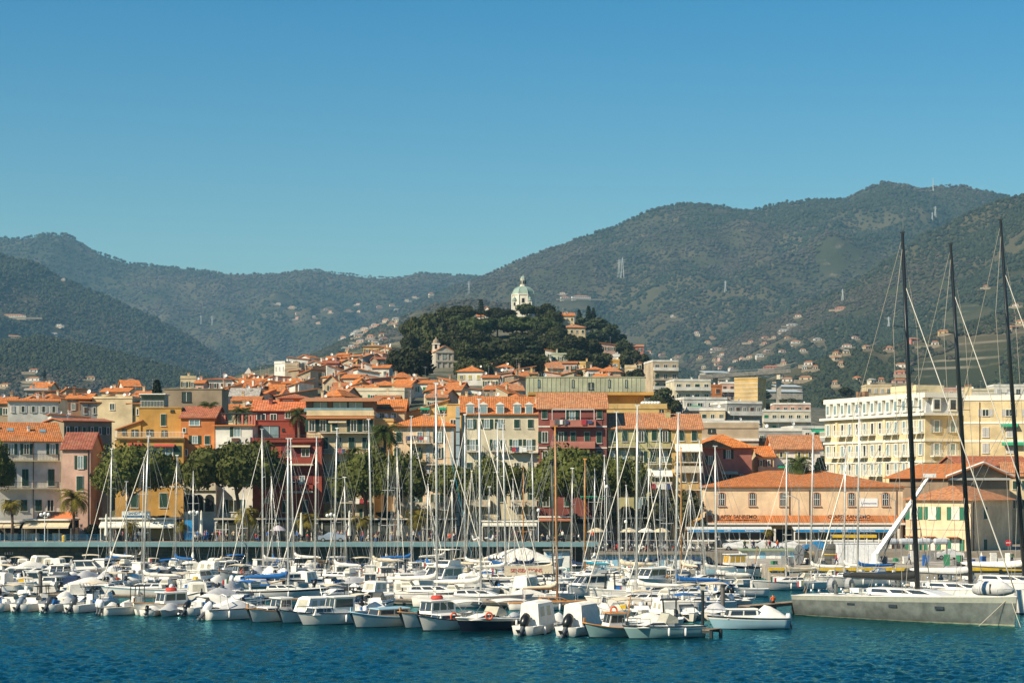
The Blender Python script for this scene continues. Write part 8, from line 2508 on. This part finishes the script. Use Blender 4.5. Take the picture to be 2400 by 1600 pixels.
proto('white boat with cream bimini top', L=6.0, B=2.3, cuddy=(0.05, 0.4, 0.45), bimini=(-0.35, 0.08, 1.6, CANV['cream']), motors=1, mm=OBW, tilt=0.5, boxes=2)
proto('white boat under a white cover', L=5.8, B=2.2, cover=(-0.45, 0.42, 0.95, CANV['white']), motors=1, mm=OBK, tilt=0.6, boxes=3, fenders=1)
proto('white boat under a grey cover', L=6.2, B=2.3, cover=(-0.45, 0.40, 0.9, CANV['grey']), motors=1, mm=OBD, tilt=0.7)
proto('white boat with blue bimini top', L=6.4, B=2.4, cuddy=(0.0, 0.4, 0.5), screen=(0.0, 0.5), bimini=(-0.32, 0.05, 1.65, CANV['blue']), fenders=1, pulpit=0.15)
proto('white double ended boat with canvas tent', name='fishing_boat', style='gozzo', L=6.4, B=2.3, hb=1.05, hs=0.75, tent=(-0.3, 0.12, 1.3, CANV['white']), bowpost=1, rail=NAVY)
proto('white open boat with black framed canopy', L=5.9, B=2.2, open=1, ttop=(0.05, 1.7), motors=2, mm=OBK, tilt=0.4, boxes=3)
proto('blue banded white cabin boat', name='cabin_cruiser', L=7.4, B=2.7, hb=1.25, hs=0.95, band=NAVY, low=(-0.1, 0.3, 0.7, GEL), screen=(-0.1, 0.9), fenders=1, pulpit=0.2)
proto('navy tented white boat', L=6.2, B=2.3, tent=(-0.35, 0.15, 1.2, CANV['navy']), motors=1, mm=OBD, tilt=0.5, pulpit=0.2)
protos = [motorboat(dict(k, group='boats moored behind the front row')) for _, k in PR]
used = [False] * len(PR)
br_ = random.Random(31)
def yfront(px): return 188 + (155 - 188) * min(1.0, px / 1600.0)
ROWN = ['in the second row', 'in the third row', 'in the fourth row', 'in the fifth row', 'in the sixth row', 'in the last row']
BIG = [(335, 217, 0), (675, 214, 0), (1000, 205, 0), (1110, 200, 0), (1306, 196, 0), (1480, 195, 9), (1570, 205, 9)]
wts = [3, 4, 2, 1, 3, 4, 2, 2, 3, 2, 2, 1]
def place_boat(i, px, Y, hd, row, sc_=1.0):
    ph = PR[i][0]
    if not used[i]:
        t = protos[i]; used[i] = True
    else:
        t = copy_tree(protos[i])
    t.location = (wx(px, Y), Y, 0.0)
    t.rotation_euler = (br_.uniform(-.03, .03), br_.uniform(-.02, .02), R(hd))
    t.scale = (sc_,) * 3
    name_later(t, px, ph, ROWN[row])
for row, (dy, px0, px1, step) in enumerate(((13, -10, 1640, 62), (27, 0, 1700, 66), (42, -10, 1720, 62), (60, 0, 1700, 64), (80, -20, 1640, 58), (97, -30, 1250, 46))):
    px = px0
    while px < px1:
        Y = yfront(px) + dy + br_.uniform(-2.5, 2.5)
        lim = 284 if px < 1640 else 246
        if any(abs(px - a_) < 105 * 205 / b_ and (-40 if c_ == 0 else -7) < Y - b_ < 7 for a_, b_, c_ in BIG):
            if row == 0: place_boat(br_.choice([0, 5, 5, 6]), px, Y - 3, br_.choice([75, 255, 100]), row, br_.uniform(0.62, 0.75))
            px += 34; continue
        if Y > (288 if px < 1270 else 281): Y = br_.uniform(276, 286) if px < 1270 else br_.uniform(270, 279)
        if Y < lim + 4:
            i = br_.choices(range(len(PR)), wts)[0]
            if row >= 4 and br_.random() < 0.3: i = 5
            if i == 3 and row < 2: i = br_.choice([1, 4, 0])
            if row == 0: i = br_.choice([0, 5, 6, 9, 5, 4])
            if Y > 273: i = br_.choice([0, 5, 6, 9, 4, 8])
            place_boat(i, px, min(Y, 288.0), br_.choice([75, 105, 255, 285, 60, 215, 20, 160, 230]) + br_.uniform(-12, 12), row, br_.uniform(0.85, 1.1) if Y < 273 else br_.uniform(0.75, 0.95))
        px += step * br_.uniform(0.65, 1.15) * 175 / Y

# ---- sailing yachts, each under its mast
def yacht(o):
    """px base of the mast, depth, top pixel; the hull hangs on the mast's foot"""
    g = o.get
    Y = o['Y']; L = g('L', 10.0); B = g('B', L * 0.30); hd = g('hd', 10.0)
    hs, hb = L * 0.085, L * 0.115
    style = g('style', 'sail')
    t = thing('sailing_yacht', g('label', ''), 'sailboat', (0, 0, 0), R(hd), g('group', 'sailing yachts'))
    xm = L * g('mx', 0.06)                                   # mast position along the hull
    X = wx(o['px'], Y)
    t.location = (X - xm * math.cos(R(hd)), Y - xm * math.sin(R(hd)), 0)
    me, sheer = hull_mesh(L, B, hb, hs, style, [g('hull', GEL), g('bottom', ANTI), g('band', g('hull', GEL))], L * (0.07 if style == 'sail' else 0.01))
    put(t, 'hull', me); put(t, 'deck', deck_mesh(sheer, g('deck', DECKM), 0.04, 0.08)); rubrail(t, sheer, g('rail', GEL), 0.035, 'toe_rail')
    zd = (hs + hb) / 2 - 0.02
    cm = g('cabm', GEL)
    ch = 0.045 * L if style == 'sail' else 0.028 * L
    cabin(t, -L * 0.16, L * 0.22, B * 0.50, ch, zd, L * 0.12, 0.15, cm, BOATG, 3, 0.84, None, 0, 0, 'coachroof', wb=B * 0.56)
    if g('hood', 1):
        cc = g('cover', CANV['white'])
        cabin(t, -L * 0.22, -L * 0.12, B * 0.5, 0.55, zd + ch * 0.8, 0.4, 0.05, g('hoodm', cc), CLEARV, 1, 0.88, None, 0, 1, 'sprayhood')
    wheel_z = zd + 0.6
    # mast
    zt = wz(o['top'], Y)
    lean_px = g('tx', o['px']) - o['px']
    dxw = lean_px * Y / F                                     # world x shift of the mast head
    mhead = Vector((xm, 0, 0)) + Matrix.Rotation(-R(hd), 3, 'Z') @ Vector((dxw, 0, zt))
    foot = Vector((xm, 0, zd))
    mm = g('mm', ALU)
    r0 = g('mr', 0.105 if L > 8 else 0.08)
    MB().tube([foot, foot.lerp(mhead, 0.6), mhead], [r0, r0 * 0.92, r0 * 0.6], 8).obj('mast', mm, t, True)
    at = lambda u: foot.lerp(mhead, u)
    H = (mhead - foot).length
    box(t, 'masthead', mhead + Vector((0, 0, 0.05)), (0.5, 0.08, 0.12), mm); bar(t, 'wind_vane', mhead, mhead + Vector((0.25, 0, 0.6)), 0.018, IRON); bar(t, 'aerial', mhead, mhead + Vector((-0.15, 0, 0.9)), 0.012, IRON)
    sw = B * 0.38
    spr = g('spr', (0.5,) if H < 13 else (0.36, 0.66))
    bow = (Vector(sheer[-1][0]) + Vector(sheer[-1][1])) / 2; st_ = (Vector(sheer[0][0]) + Vector(sheer[0][1])) / 2
    wm = g('wire', WIRE); wr = g('wr', 0.016)
    for u in spr: 
        for s in (-1, 1): bar(t, 'spreader', at(u), at(u) + Vector((-0.15, s * sw, 0.05)), 0.03, mm)
    for s in (-1, 1):
        ch_ = Vector((xm - 0.15, s * B * 0.45, zd)); last = at(spr[-1]) + Vector((-0.15, s * sw, 0.05))
        bar(t, 'shroud', ch_, last if len(spr) == 1 else at(spr[0]) + Vector((-0.15, s * sw, 0.05)), wr, wm)
        if len(spr) > 1: bar(t, 'shroud', at(spr[0]) + Vector((-0.15, s * sw, 0.05)), last, wr, wm)
        bar(t, 'shroud', last, at(0.97), wr, wm)
        bar(t, 'lower_shroud', ch_ + Vector((0.3, 0, 0)), at(spr[0] * 0.97), wr, wm)
        bar(t, 'lifeline', Vector(sheer[2][0 if s > 0 else 1]) + Vector((0, 0, 0.55)), Vector(sheer[11][0 if s > 0 else 1]) + Vector((0, 0, 0.55)), 0.014, STEEL)
        for i in (2, 5, 8, 11): 
            p = Vector(sheer[i][0 if s > 0 else 1]); bar(t, 'stanchion', p, p + Vector((0, 0, 0.58)), 0.016, STEEL)
    fu = g('fs', 0.92)
    if g('furl', 1):
        a_, b_ = bow + Vector((-0.15, 0, 0.35)), at(fu)
        MB().tube([a_, a_.lerp(b_, 0.12), a_.lerp(b_, 0.5), b_], [0.05, g('fr', 0.055), g('fr', 0.055) * 0.8, 0.03], 6).obj('furled_jib', g('jibm', CANV['white']), t, True)
    else:
        bar(t, 'forestay', bow, at(fu), wr, wm)
    bar(t, 'backstay', st_, at(0.99), wr, wm)
    if g('topping', 1): bar(t, 'topping_lift', at(0.98), foot + Vector((-L * 0.38, 0, 1.2)), wr * 0.8, wm)
    bar(t, 'halyard', foot + Vector((0.2, 0.1, 0.2)), at(0.9) + Vector((0.12, 0, 0)), wr * 0.8, ROPE)
    # boom and stowed sail
    bl = L * g('bl', 0.40); bz = g('bz', 1.15)
    b0, b1 = foot + Vector((-0.12, 0, bz)), foot + Vector((-bl, g('bs', 0.0), bz + 0.12))
    bar(t, 'boom', b0, b1, g('br', 0.07), g('bm', mm), 8)
    if g('cover') is not None:
        cr = g('cr', 0.17)
        pts = [b0 + Vector((0.05, 0, 0.75)), b0 + Vector((-0.12, 0, 0.42)), b0.lerp(b1, 0.18) + Vector((0, 0, 0.22)), b0.lerp(b1, 0.5) + Vector((0, 0, 0.13)), b0.lerp(b1, 0.85) + Vector((0, 0, 0.08)), b1 + Vector((0, 0, 0.04))]
        MB().tube(pts, [cr * 0.7, cr * 1.25, cr * 1.25, cr * 1.02, cr * 0.85, cr * 0.35], 8).obj('sail_cover', g('cover'), t, True)
    if g('awn'):
        a_ = box(t, 'awning', b0.lerp(b1, 0.52) + Vector((0, -0.35, -0.25)), (bl * 1.05, 0.06, 1.15), C_['cream'])
        o_ = put(a_, 'lettering', text_mesh(o['awn'], 0.6, plain('letters_red', (0.42, 0.07, 0.06), 0.7), extrude=0.005), (-0.3, -0.05, 0)); o_.rotation_euler = (R(90), 0, 0)
    pulpit(t, sheer, L * 0.40, 0.6)
    if g('wheelp', 1):
        MB().torus((-L * 0.34, 0, zd + 0.75), 0.42, 0.03, 'x', 14, 5).obj('steering_wheel', STEEL, t); box(t, 'pedestal', (-L * 0.34 + 0.12, 0, zd + 0.35), (0.2, 0.25, 0.8), GEL)
    for i in ((4, 8) if style == 'sail' else ()):
        for sd in (0, 1):
            p = Vector(sheer[i][sd]); put(t, 'fender', FM, (p.x, p.y + (0.12 if p.y > 0 else -0.12), p.z - 0.5))
    if int(o['px']) % 3 == 0:
        bar(t, 'flag_staff', st_, st_ + Vector((-0.3, 0, 1.3)), 0.02, VARN)
        for k, fm in enumerate((CM['green'], WHITE, CM['red'])): box(t, 'flag_stripe', st_ + Vector((-0.42 - 0.22 * k, 0, 1.0 - 0.06 * k)), (0.22, 0.02, 0.5), fm)
    if g('txt'):
        for sd, sg2 in ((1, 1), (0, -1)):
            p, q = Vector(sheer[11][sd]), Vector(sheer[8][sd]); d = (p - q) if sg2 > 0 else (q - p)
            tm = put(t, 'lettering', text_mesh(o['txt'], 0.34, plain('hull_letters', (0.06, 0.05, 0.05), 0.5), extrude=0.004), (p + q) / 2 + Vector((0, -0.06 * sg2, -0.42))); tm.rotation_euler = (R(90), 0, math.atan2(d.y, d.x))
    return t
C_ = CANV
YT = [
    dict(px=258, tx=262, top=1052, Y=276, L=9.5, hd=160, cover=C_['white'], label='white sloop with tall mast at the left, near the white cafe pavilion'),
    dict(px=335, tx=348, top=1022, Y=217, L=10.5, hd=176, cover=C_['white'], band=GELB, fr=0.07, label='white sloop with pale blue stripe lying broadside at the left'),
    dict(px=331, tx=338, top=1072, Y=281, L=7.5, hd=75, cover=C_['cream'], furl=0, label='small sloop with thin mast close behind the blue striped sloop'),
    dict(px=452, tx=453, top=1104, Y=279, L=7.0, hd=100, cover=C_['white'], furl=0, label='small sloop with short mast in front of the blue panel'),
    dict(px=566, tx=571, top=1143, Y=272, L=7.0, hd=80, cover=C_['navy'], furl=0, label='small sloop with short mast and navy sail cover by the yellow palm'),
    dict(px=617, tx=614, top=1006, Y=262, L=10, hd=200, cover=C_['white'], label='white sloop whose mast crosses the white and red houses'),
    dict(px=675, tx=675, top=1028, Y=214, L=10.5, hd=4, cover=C_['blue'], cr=0.24, band=NAVY, furl=0, bl=0.44, label='white sloop with navy stripe and bright blue sail cover'),
    dict(px=690, tx=681, top=1028, Y=272, L=9.5, hd=165, cover=C_['white'], label='white sloop whose mast stands just right of the blue covered sloop'),
    dict(px=738, tx=742, top=1023, Y=254, L=10, hd=195, cover=C_['brown'], fr=0.09, label='white sloop with brown awning over its boom'),
    dict(px=783, tx=790, top=1004, Y=246, L=10, hd=150, cover=C_['white'], furl=0, label='white sloop whose mast crosses the silver car'),
    dict(px=873, tx=864, top=983, Y=258, L=10.5, hd=170, cover=C_['cream'], furl=0, label='white sloop whose thick mast crosses the tall palm'),
    dict(px=964, tx=964, top=976, Y=268, L=10.5, hd=10, cover=C_['blue'], label='white sloop with blue sail cover before the peach house'),
    dict(px=1024, tx=1022, top=899, Y=205, L=13.0, hd=-6, cover=C_['white'], cr=0.22, mr=0.13, txt='STRADIVARIA', label='largest white sloop amidst the marina with the tallest white mast'),
    dict(px=1043, tx=1041, top=964, Y=274, L=10, hd=30, cover=C_['white'], jibm=C_['turquoise'], label='white sloop with turquoise forestay behind the largest white sloop'),
    dict(px=1090, tx=1090, top=972, Y=256, L=10, hd=150, cover=C_['white'], label='white sloop with mast at the left edge of the dormer house'),
    dict(px=1127, tx=1123, top=936, Y=200, L=12, hd=-8, cover=C_['white'], cr=0.22, mr=0.12, txt='MINELIA', label='long white sloop with italian flag stripe and lettered bow'),
    dict(px=1090, tx=1106, top=1104, Y=266, L=8, hd=120, cover=C_['turquoise'], mm=plain('mast_pale', (0.6, 0.54, 0.42), 0.5), label='small sloop with leaning pale mast below the dormer house'),
    dict(px=1166, tx=1166, top=990, Y=262, L=10, hd=20, cover=C_['cream'], label='white sloop with cream sail cover in front of the dormer house'),
    dict(px=1185, tx=1179, top=994, Y=240, L=10, hd=12, cover=C_['white'], cr=0.2, label='white sloop with grey mast and bulky white sail bag'),
    dict(px=1226, tx=1227, top=1096, Y=272, L=8, hd=60, cover=C_['turquoise'], mm=VARN, furl=0, label='small sloop with wooden mast and turquoise sail cover'),
    dict(px=1296, tx=1293, top=1079, Y=236, L=11, hd=6, cover=C_['cream'], mm=CARB, furl=0, bl=0.5, awn='SENSEATIONS', label='sloop with dark mast and cream awning lettered in red'),
    dict(px=1306, tx=1301, top=999, Y=196, L=8.5, hd=6, cover=C_['cream'], mm=VARN, deck=TEAK, rail=VARN, cabm=VARN, furl=0, mr=0.12, hood=0, label='classic wooden sailing boat with varnished mast and teal awning'),
    dict(px=1371, tx=1371, top=1076, Y=252, L=8.5, hd=160, cover=C_['turquoise'], mm=VARN, furl=0, label='sloop with varnished mast in front of the broad umbrella pine'),
    dict(px=1394, tx=1394, top=1099, Y=276, L=8, hd=80, cover=C_['white'], furl=0, label='small white sloop with thin mast before the blue cabins'),
    dict(px=1453, tx=1445, top=966, Y=245, L=11, hd=172, cover=C_['cream'], cr=0.24, label='white sloop with cream awning whose mast crosses the olive house'),
    dict(px=1492, tx=1494, top=951, Y=195, L=11.5, hd=170, cover=C_['white'], mr=0.12, label='white sloop with thick tall mast before the olive house'),
    dict(px=1547, tx=1547, top=1006, Y=258, L=10, hd=20, cover=C_['navy'], label='white sloop with navy cover whose mast crosses the striped awning'),
    dict(px=1583, tx=1590, top=968, Y=205, L=11.5, hd=184, cover=C_['blue'], cr=0.2, fr=0.08, mr=0.12, label='white sloop with long blue boom cover near the ochre house'),
    dict(px=1598, tx=1596, top=1051, Y=248, L=8.5, hd=120, cover=C_['cream'], mm=VARN, furl=0, label='sloop with varnished mast at the ochre house corner'),
    dict(px=1652, tx=1639, top=1031, Y=238, L=10, hd=195, cover=C_['white'], label='white sloop with leaning mast at the left end of the market hall'),
    dict(px=1680, tx=1676, top=1046, Y=218, L=10, hd=188, cover=C_['white'], cr=0.26, label='white sloop with rolled white sail by the floating pontoon'),
    dict(px=1842, tx=1844, top=1061, Y=232, L=10, hd=200, cover=C_['cream'], furl=0, label='white sloop with slim mast between the two verandas'),
    dict(px=1900, tx=1906, top=1014, Y=240, L=10.5, hd=165, cover=C_['white'], furl=0, deck=TEAK, label='sloop with varnished deck in front of the second veranda'),
    dict(px=1978, tx=1982, top=1051, Y=246, L=9, hd=150, cover=C_['white'], furl=0, label='white sloop with plain mast left of the tall twin mast'),
    dict(px=2010, tx=2014, top=954, Y=238, L=12, hd=196, cover=C_['blue'], fr=0.09, mr=0.12, label='sloop with tall white mast and long furled jib before the market hall'),
]
for d in YT: yacht(d)
yr_ = random.Random(17)
for px in (296, 410, 520, 640, 812, 905, 932, 1000, 1062, 1145, 1208, 1252, 1340, 1420, 1470, 1518, 1565, 1622):
    t = yacht(dict(px=px, tx=px + yr_.uniform(-6, 6), top=yr_.uniform(1040, 1150), Y=yr_.uniform(250, 277), L=yr_.uniform(6.5, 8.5), hd=yr_.choice([70, 110, 250, 290, 160, 20]), cover=yr_.choice([C_['white'], C_['cream'], C_['blue'], C_['navy']]), furl=yr_.choice([0, 0, 1]), fr=0.045, mr=0.07))
    name_later(t, px, 'small sloop with thin white mast', 'in the packed back rows')

WINCH = MB().lathe([(0.14, 0), (0.12, 0.12), (0.09, 0.2), (0.13, 0.28), (0.03, 0.3)], n=8).mesh('winch', STEEL)
COIL = MB().torus((0, 0, 0), 0.3, 0.08, 'z', 12, 5).torus((0, 0, 0.1), 0.26, 0.07, 'z', 12, 5).mesh('coiled_rope', ROPE)
# ---- three racing yachts with black masts
def racer(label, px, py, tx, ty, Yc, L, hull, band, boomcover, hd=-45, mx=0.03, txt=None):
    d = dict(px=px, tx=tx, top=ty, Y=Yc, L=L, B=5.0, hd=hd, hull=hull, band=band, bottom=plain('antifouling_pale', (0.30, 0.31, 0.20), 0.8, 0.4, 1.5) if hull is HGREY else ANTI, style='racer', mm=CARB, mr=0.24, cover=boomcover, bm=CARB, br=0.22, cr=0.30, mx=mx, spr=(0.3, 0.52, 0.74), wire=plain('rod_rigging', (0.36, 0.33, 0.27), 0.5), wr=0.026, fr=0.07, fs=0.86, bl=0.36, bz=1.5, hood=0, group='black masted racing yachts', label=label, topping=0, wheelp=0, jibm=plain('jib_grey', (0.5, 0.48, 0.42), 0.8))
    t = yacht(d)
    hs, hb = L * 0.085, L * 0.115
    zd = (hs + hb) / 2
    for s in (-1, 1):
        MB().torus((-L * 0.33, s * 1.35, zd + 0.75), 0.72, 0.035, 'x', 18, 5).obj('steering_wheel', STEEL, t); MB().torus((-L * 0.33 + 0.05, s * 1.35, zd + 0.75), 0.35, 0.3, 'x', 14, 5).obj('wheel_cover', CANV['grey'], t)
        box(t, 'pedestal', (-L * 0.33 + 0.5, s * 1.35, zd + 0.35), (0.25, 0.3, 0.9), HGREY)
    for i, u in enumerate((-0.2, 0.0, 0.2)):
        box(t, 'port_light', (L * u, (-2.28, -2.23, -1.66)[i], hs * 0.72), (0.85, 0.25, 0.26), BOATG, (0, 0, (0, 0.05, 0.19)[i]))
    bar(t, 'running_backstay', (-L * 0.46, 1.8, zd), (L * mx, 0, zd + 20), 0.022, WIRE); bar(t, 'running_backstay', (-L * 0.46, -1.8, zd), (L * mx, 0, zd + 20), 0.022, WIRE)
    bar(t, 'pushpit_rail', (-L * 0.49, -1.9, zd + 0.7), (-L * 0.49, 1.9, zd + 0.7), 0.03, STEEL)
    for u in (-0.42, -0.38, -0.26, -0.22, -0.14):
        for s in (-1, 1): put(t, 'winch', WINCH, (L * u, s * 1.75, zd + 0.02))
    for u, y in ((-0.3, 0.0), (0.12, 1.2), (0.36, -0.4)): put(t, 'coiled_rope', COIL, (L * u, y, zd + 0.12))
    for q in ((L * 0.49, 0.3, -0.8), (L * 0.49, -0.6, -2.5)): bar(t, 'mooring_line', (L * 0.47, 0, zd + 0.3), (q[0] + q[1] * 4, q[2], -0.3), 0.03, ROPE)
    for y in (-0.9, 0.9): bar(t, 'jib_track', (-L * 0.1, y, zd + 0.75), (L * 0.16, y * 0.7, zd + 0.72), 0.03, IRON)
    box(t, 'hatch', (L * 0.3, 0, zd + 0.16), (0.9, 0.9, 0.06), BOATG); box(t, 'liferaft_case', (-L * 0.25, 0, zd + 0.25), (1.0, 0.6, 0.4), GEL)
    return t
racer('large grey racing yacht with black mast and black boom cover', 2151, 1390, 2115, 546, 180.5, 22.5, HGREY, plain('sheer_band_pale', (0.30, 0.31, 0.26), 0.4), CANV['black'], mx=0.05)
racer('white racing yacht with black mast behind the grey one, light grey sail cover', 2276, 1378, 2228, 572, 194, 21.0, GEL, GEL, plain('cover_silver', (0.50, 0.50, 0.49), 0.8), mx=0.05)
racer('white racing yacht with the tallest black mast at the picture edge', 2402, 1380, 2345, 516, 205, 22.5, GEL, GEL, CANV['white'], mx=0.05)

# ---- fishing trawler at the jetty
moor(motorboat(dict(name='fishing_boat', style='gozzo', L=10.5, B=3.4, hb=1.9, hs=1.35, hull=GELB, band=NAVY, wheel=(-0.05, 0.2, 1.7), nside=3, roof=GEL, win=plain('amber_window', (0.45, 0.27, 0.03), 0.3), bowpost=1, rail=NAVY, fenders=2, mastlet=-0.2, deck=DECKM, boxes=4, label='blue and white fishing trawler with amber windows moored at the stone jetty')), 1735, 1352, 196)
moor(motorboat(dict(name='cabin_cruiser', L=12.5, B=4.0, hb=2.1, hs=1.6, cover=(-0.46, 0.40, 2.0, CANV['white']), fenders=2, pulpit=0.3, label='large motor yacht under a domed white cover below the cafes')), 1215, 1344, 8)
# inflatable tender
tt = thing('inflatable_dinghy', 'grey inflatable dinghy hanging at the pontoon near the lone cruiser', 'dinghy', (wx(1702, 176), 176, 0.25), R(150))
MB().tube([(-1.6, -0.65, 0.1), (0.4, -0.65, 0.15), (1.3, -0.35, 0.3), (1.55, 0, 0.35), (1.3, 0.35, 0.3), (0.4, 0.65, 0.15), (-1.6, 0.65, 0.1)], 0.27, 8).obj('tube', CANV['grey'], tt, True); box(tt, 'floor', (-0.2, 0, 0.0), (2.8, 0.9, 0.08), DECKM); box(tt, 'transom', (-1.5, 0, 0.15), (0.08, 1.0, 0.5), DECKM)
tt = thing('inflatable_dinghy', 'grey covered inflatable lying on the deck of the white racing yacht', 'dinghy', (wx(2330, 186), 186, 2.1), R(-45))
MB().tube([(-2.2, 0, 0.3), (-1.4, 0, 0.45), (0.8, 0, 0.5), (2.0, 0, 0.35)], [0.35, 0.75, 0.75, 0.25], 10).obj('cover', plain('cover_silver', (0.50, 0.50, 0.49), 0.8), tt, True); box(tt, 'strap', (0, 0, 0.5), (0.12, 1.52, 0.9), IRON)

# ------------------------------------------------------------------ pontoons
WOODP = plain('pontoon_planks', (0.26, 0.19, 0.12), 0.9, 0.3, 1.2)
def pontoon(label, p0, p1, w_=1.6, z=0.62):
    (x0, y0), (x1, y1) = p0, p1
    L = math.hypot(x1 - x0, y1 - y0); a = math.atan2(y1 - y0, x1 - x0)
    t = thing('pontoon', label, 'pontoon', ((x0 + x1) / 2, (y0 + y1) / 2, 0), a)
    for k in range(min(140, int(L / 0.5))): box(t, 'plank', (-L / 2 + 0.25 + 0.5 * k, 0, z), (0.46, w_, 0.07), WOODP)
    for s in (-1, 1): box(t, 'beam', (0, s * (w_ / 2 - 0.1), z - 0.16), (L, 0.16, 0.22), IRON)
    n_ = max(2, int(L / 5))
    for k in range(n_ + 1):
        for s in (-1, 1): bar(t, 'pile', (-L / 2 + L * k / n_, s * (w_ / 2 - 0.2), -1.5), (-L / 2 + L * k / n_, s * (w_ / 2 - 0.2), z - 0.05), 0.16, IRON, 8)
    return t
pontoon('short wooden pontoon head with lamp beside the lone blue cruiser', (wx(1585, 165), 163.5), (wx(1668, 165), 161.5), 2.0)
pontoon('wooden gangway pontoon where the person in orange sits', (wx(1740, 184), 183), (wx(1868, 190), 190), 1.3, 1.15)
pontoon('long pontoon between the mooring rows in the western marina', (wx(10, 212), 213.5), (wx(880, 212), 201.5), 1.4)
pontoon('long pontoon between the mooring rows in the eastern marina', (wx(900, 204), 203), (wx(1600, 204), 190.5), 1.4)
lp = thing('pontoon_lamp', 'black lamp post with square lantern on the pontoon head', 'lamp post', (wx(1647, 162), 162, 0.65))
bar(lp, 'post', (0, 0, 0), (0, 0, wz(1383, 162) - 0.65), 0.13, CARB, 8); box(lp, 'lantern', (0, 0, wz(1376, 162) - 0.65), (0.36, 0.36, 0.3), plain('lantern_glass', (0.5, 0.47, 0.38), 0.3)); box(lp, 'cap', (0, 0, wz(1370, 162) - 0.65), (0.46, 0.46, 0.1), CARB)
for px, py, lab in ((1694, 1372, 'grey mooring pile by the inflatable dinghy'), (95, 1340, 'dark mooring pile among the western boats')):
    Y = 186 if px > 1000 else 205
    t = thing('mooring_pile', lab, 'pile', (wx(px, Y), Y, -1.5)); z = wz(py, Y) + 1.5
    MB().tube([(0, 0, 0), (0, 0, z)], 0.2, 10).obj('shaft', plain('pile_grey', (0.12, 0.11, 0.10), 0.8), t); MB().lathe([(0.23, z - 0.1), (0.23, z + 0.05), (0.05, z + 0.12)], n=10).obj('cap', IRON, t)
person('sit', 'orange', 'black', (wx(1812, 186.7), 186.7, 1.19 - 0.42), R(200), 'person in orange jacket with dark hair sitting on the gangway pontoon', None, 0)
BUO = MB().lathe([(0.03, -0.3), (0.22, -0.15), (0.26, 0.1), (0.12, 0.45), (0.03, 0.55)], n=10)
t = thing('mooring_buoy', 'small orange mooring buoy floating near the inflatable', 'buoy', (wx(1694, 172), 172, 0)); BUO.obj('float', ORANGE, t, True); MB().torus((0, 0, 0.6), 0.08, 0.02, 'y', 10, 4).obj('ring', STEEL, t)
settle_labels()
# ------------------------------------------------------------------ haze
hz = MB().box((0, 3560, 418), (4400, 7200, 842))
m = bpy.data.materials.new('sea_air'); m.use_nodes = True
n = m.node_tree; n.nodes.clear()
o_ = n.nodes.new('ShaderNodeOutputMaterial')
v_ = n.nodes.new('ShaderNodeVolumePrincipled')
v_.inputs['Color'].default_value = (0.34, 0.70, 1.0, 1)
v_.inputs['Density'].default_value = 0.000068
v_.inputs['Anisotropy'].default_value = 0.0
n.links.new(v_.outputs[0], o_.inputs['Volume'])
h = hz.obj('haze', m)
h['kind'] = 'stuff'; h['label'] = 'thin blue sea air that fades the far mountains'; h['category'] = 'haze'
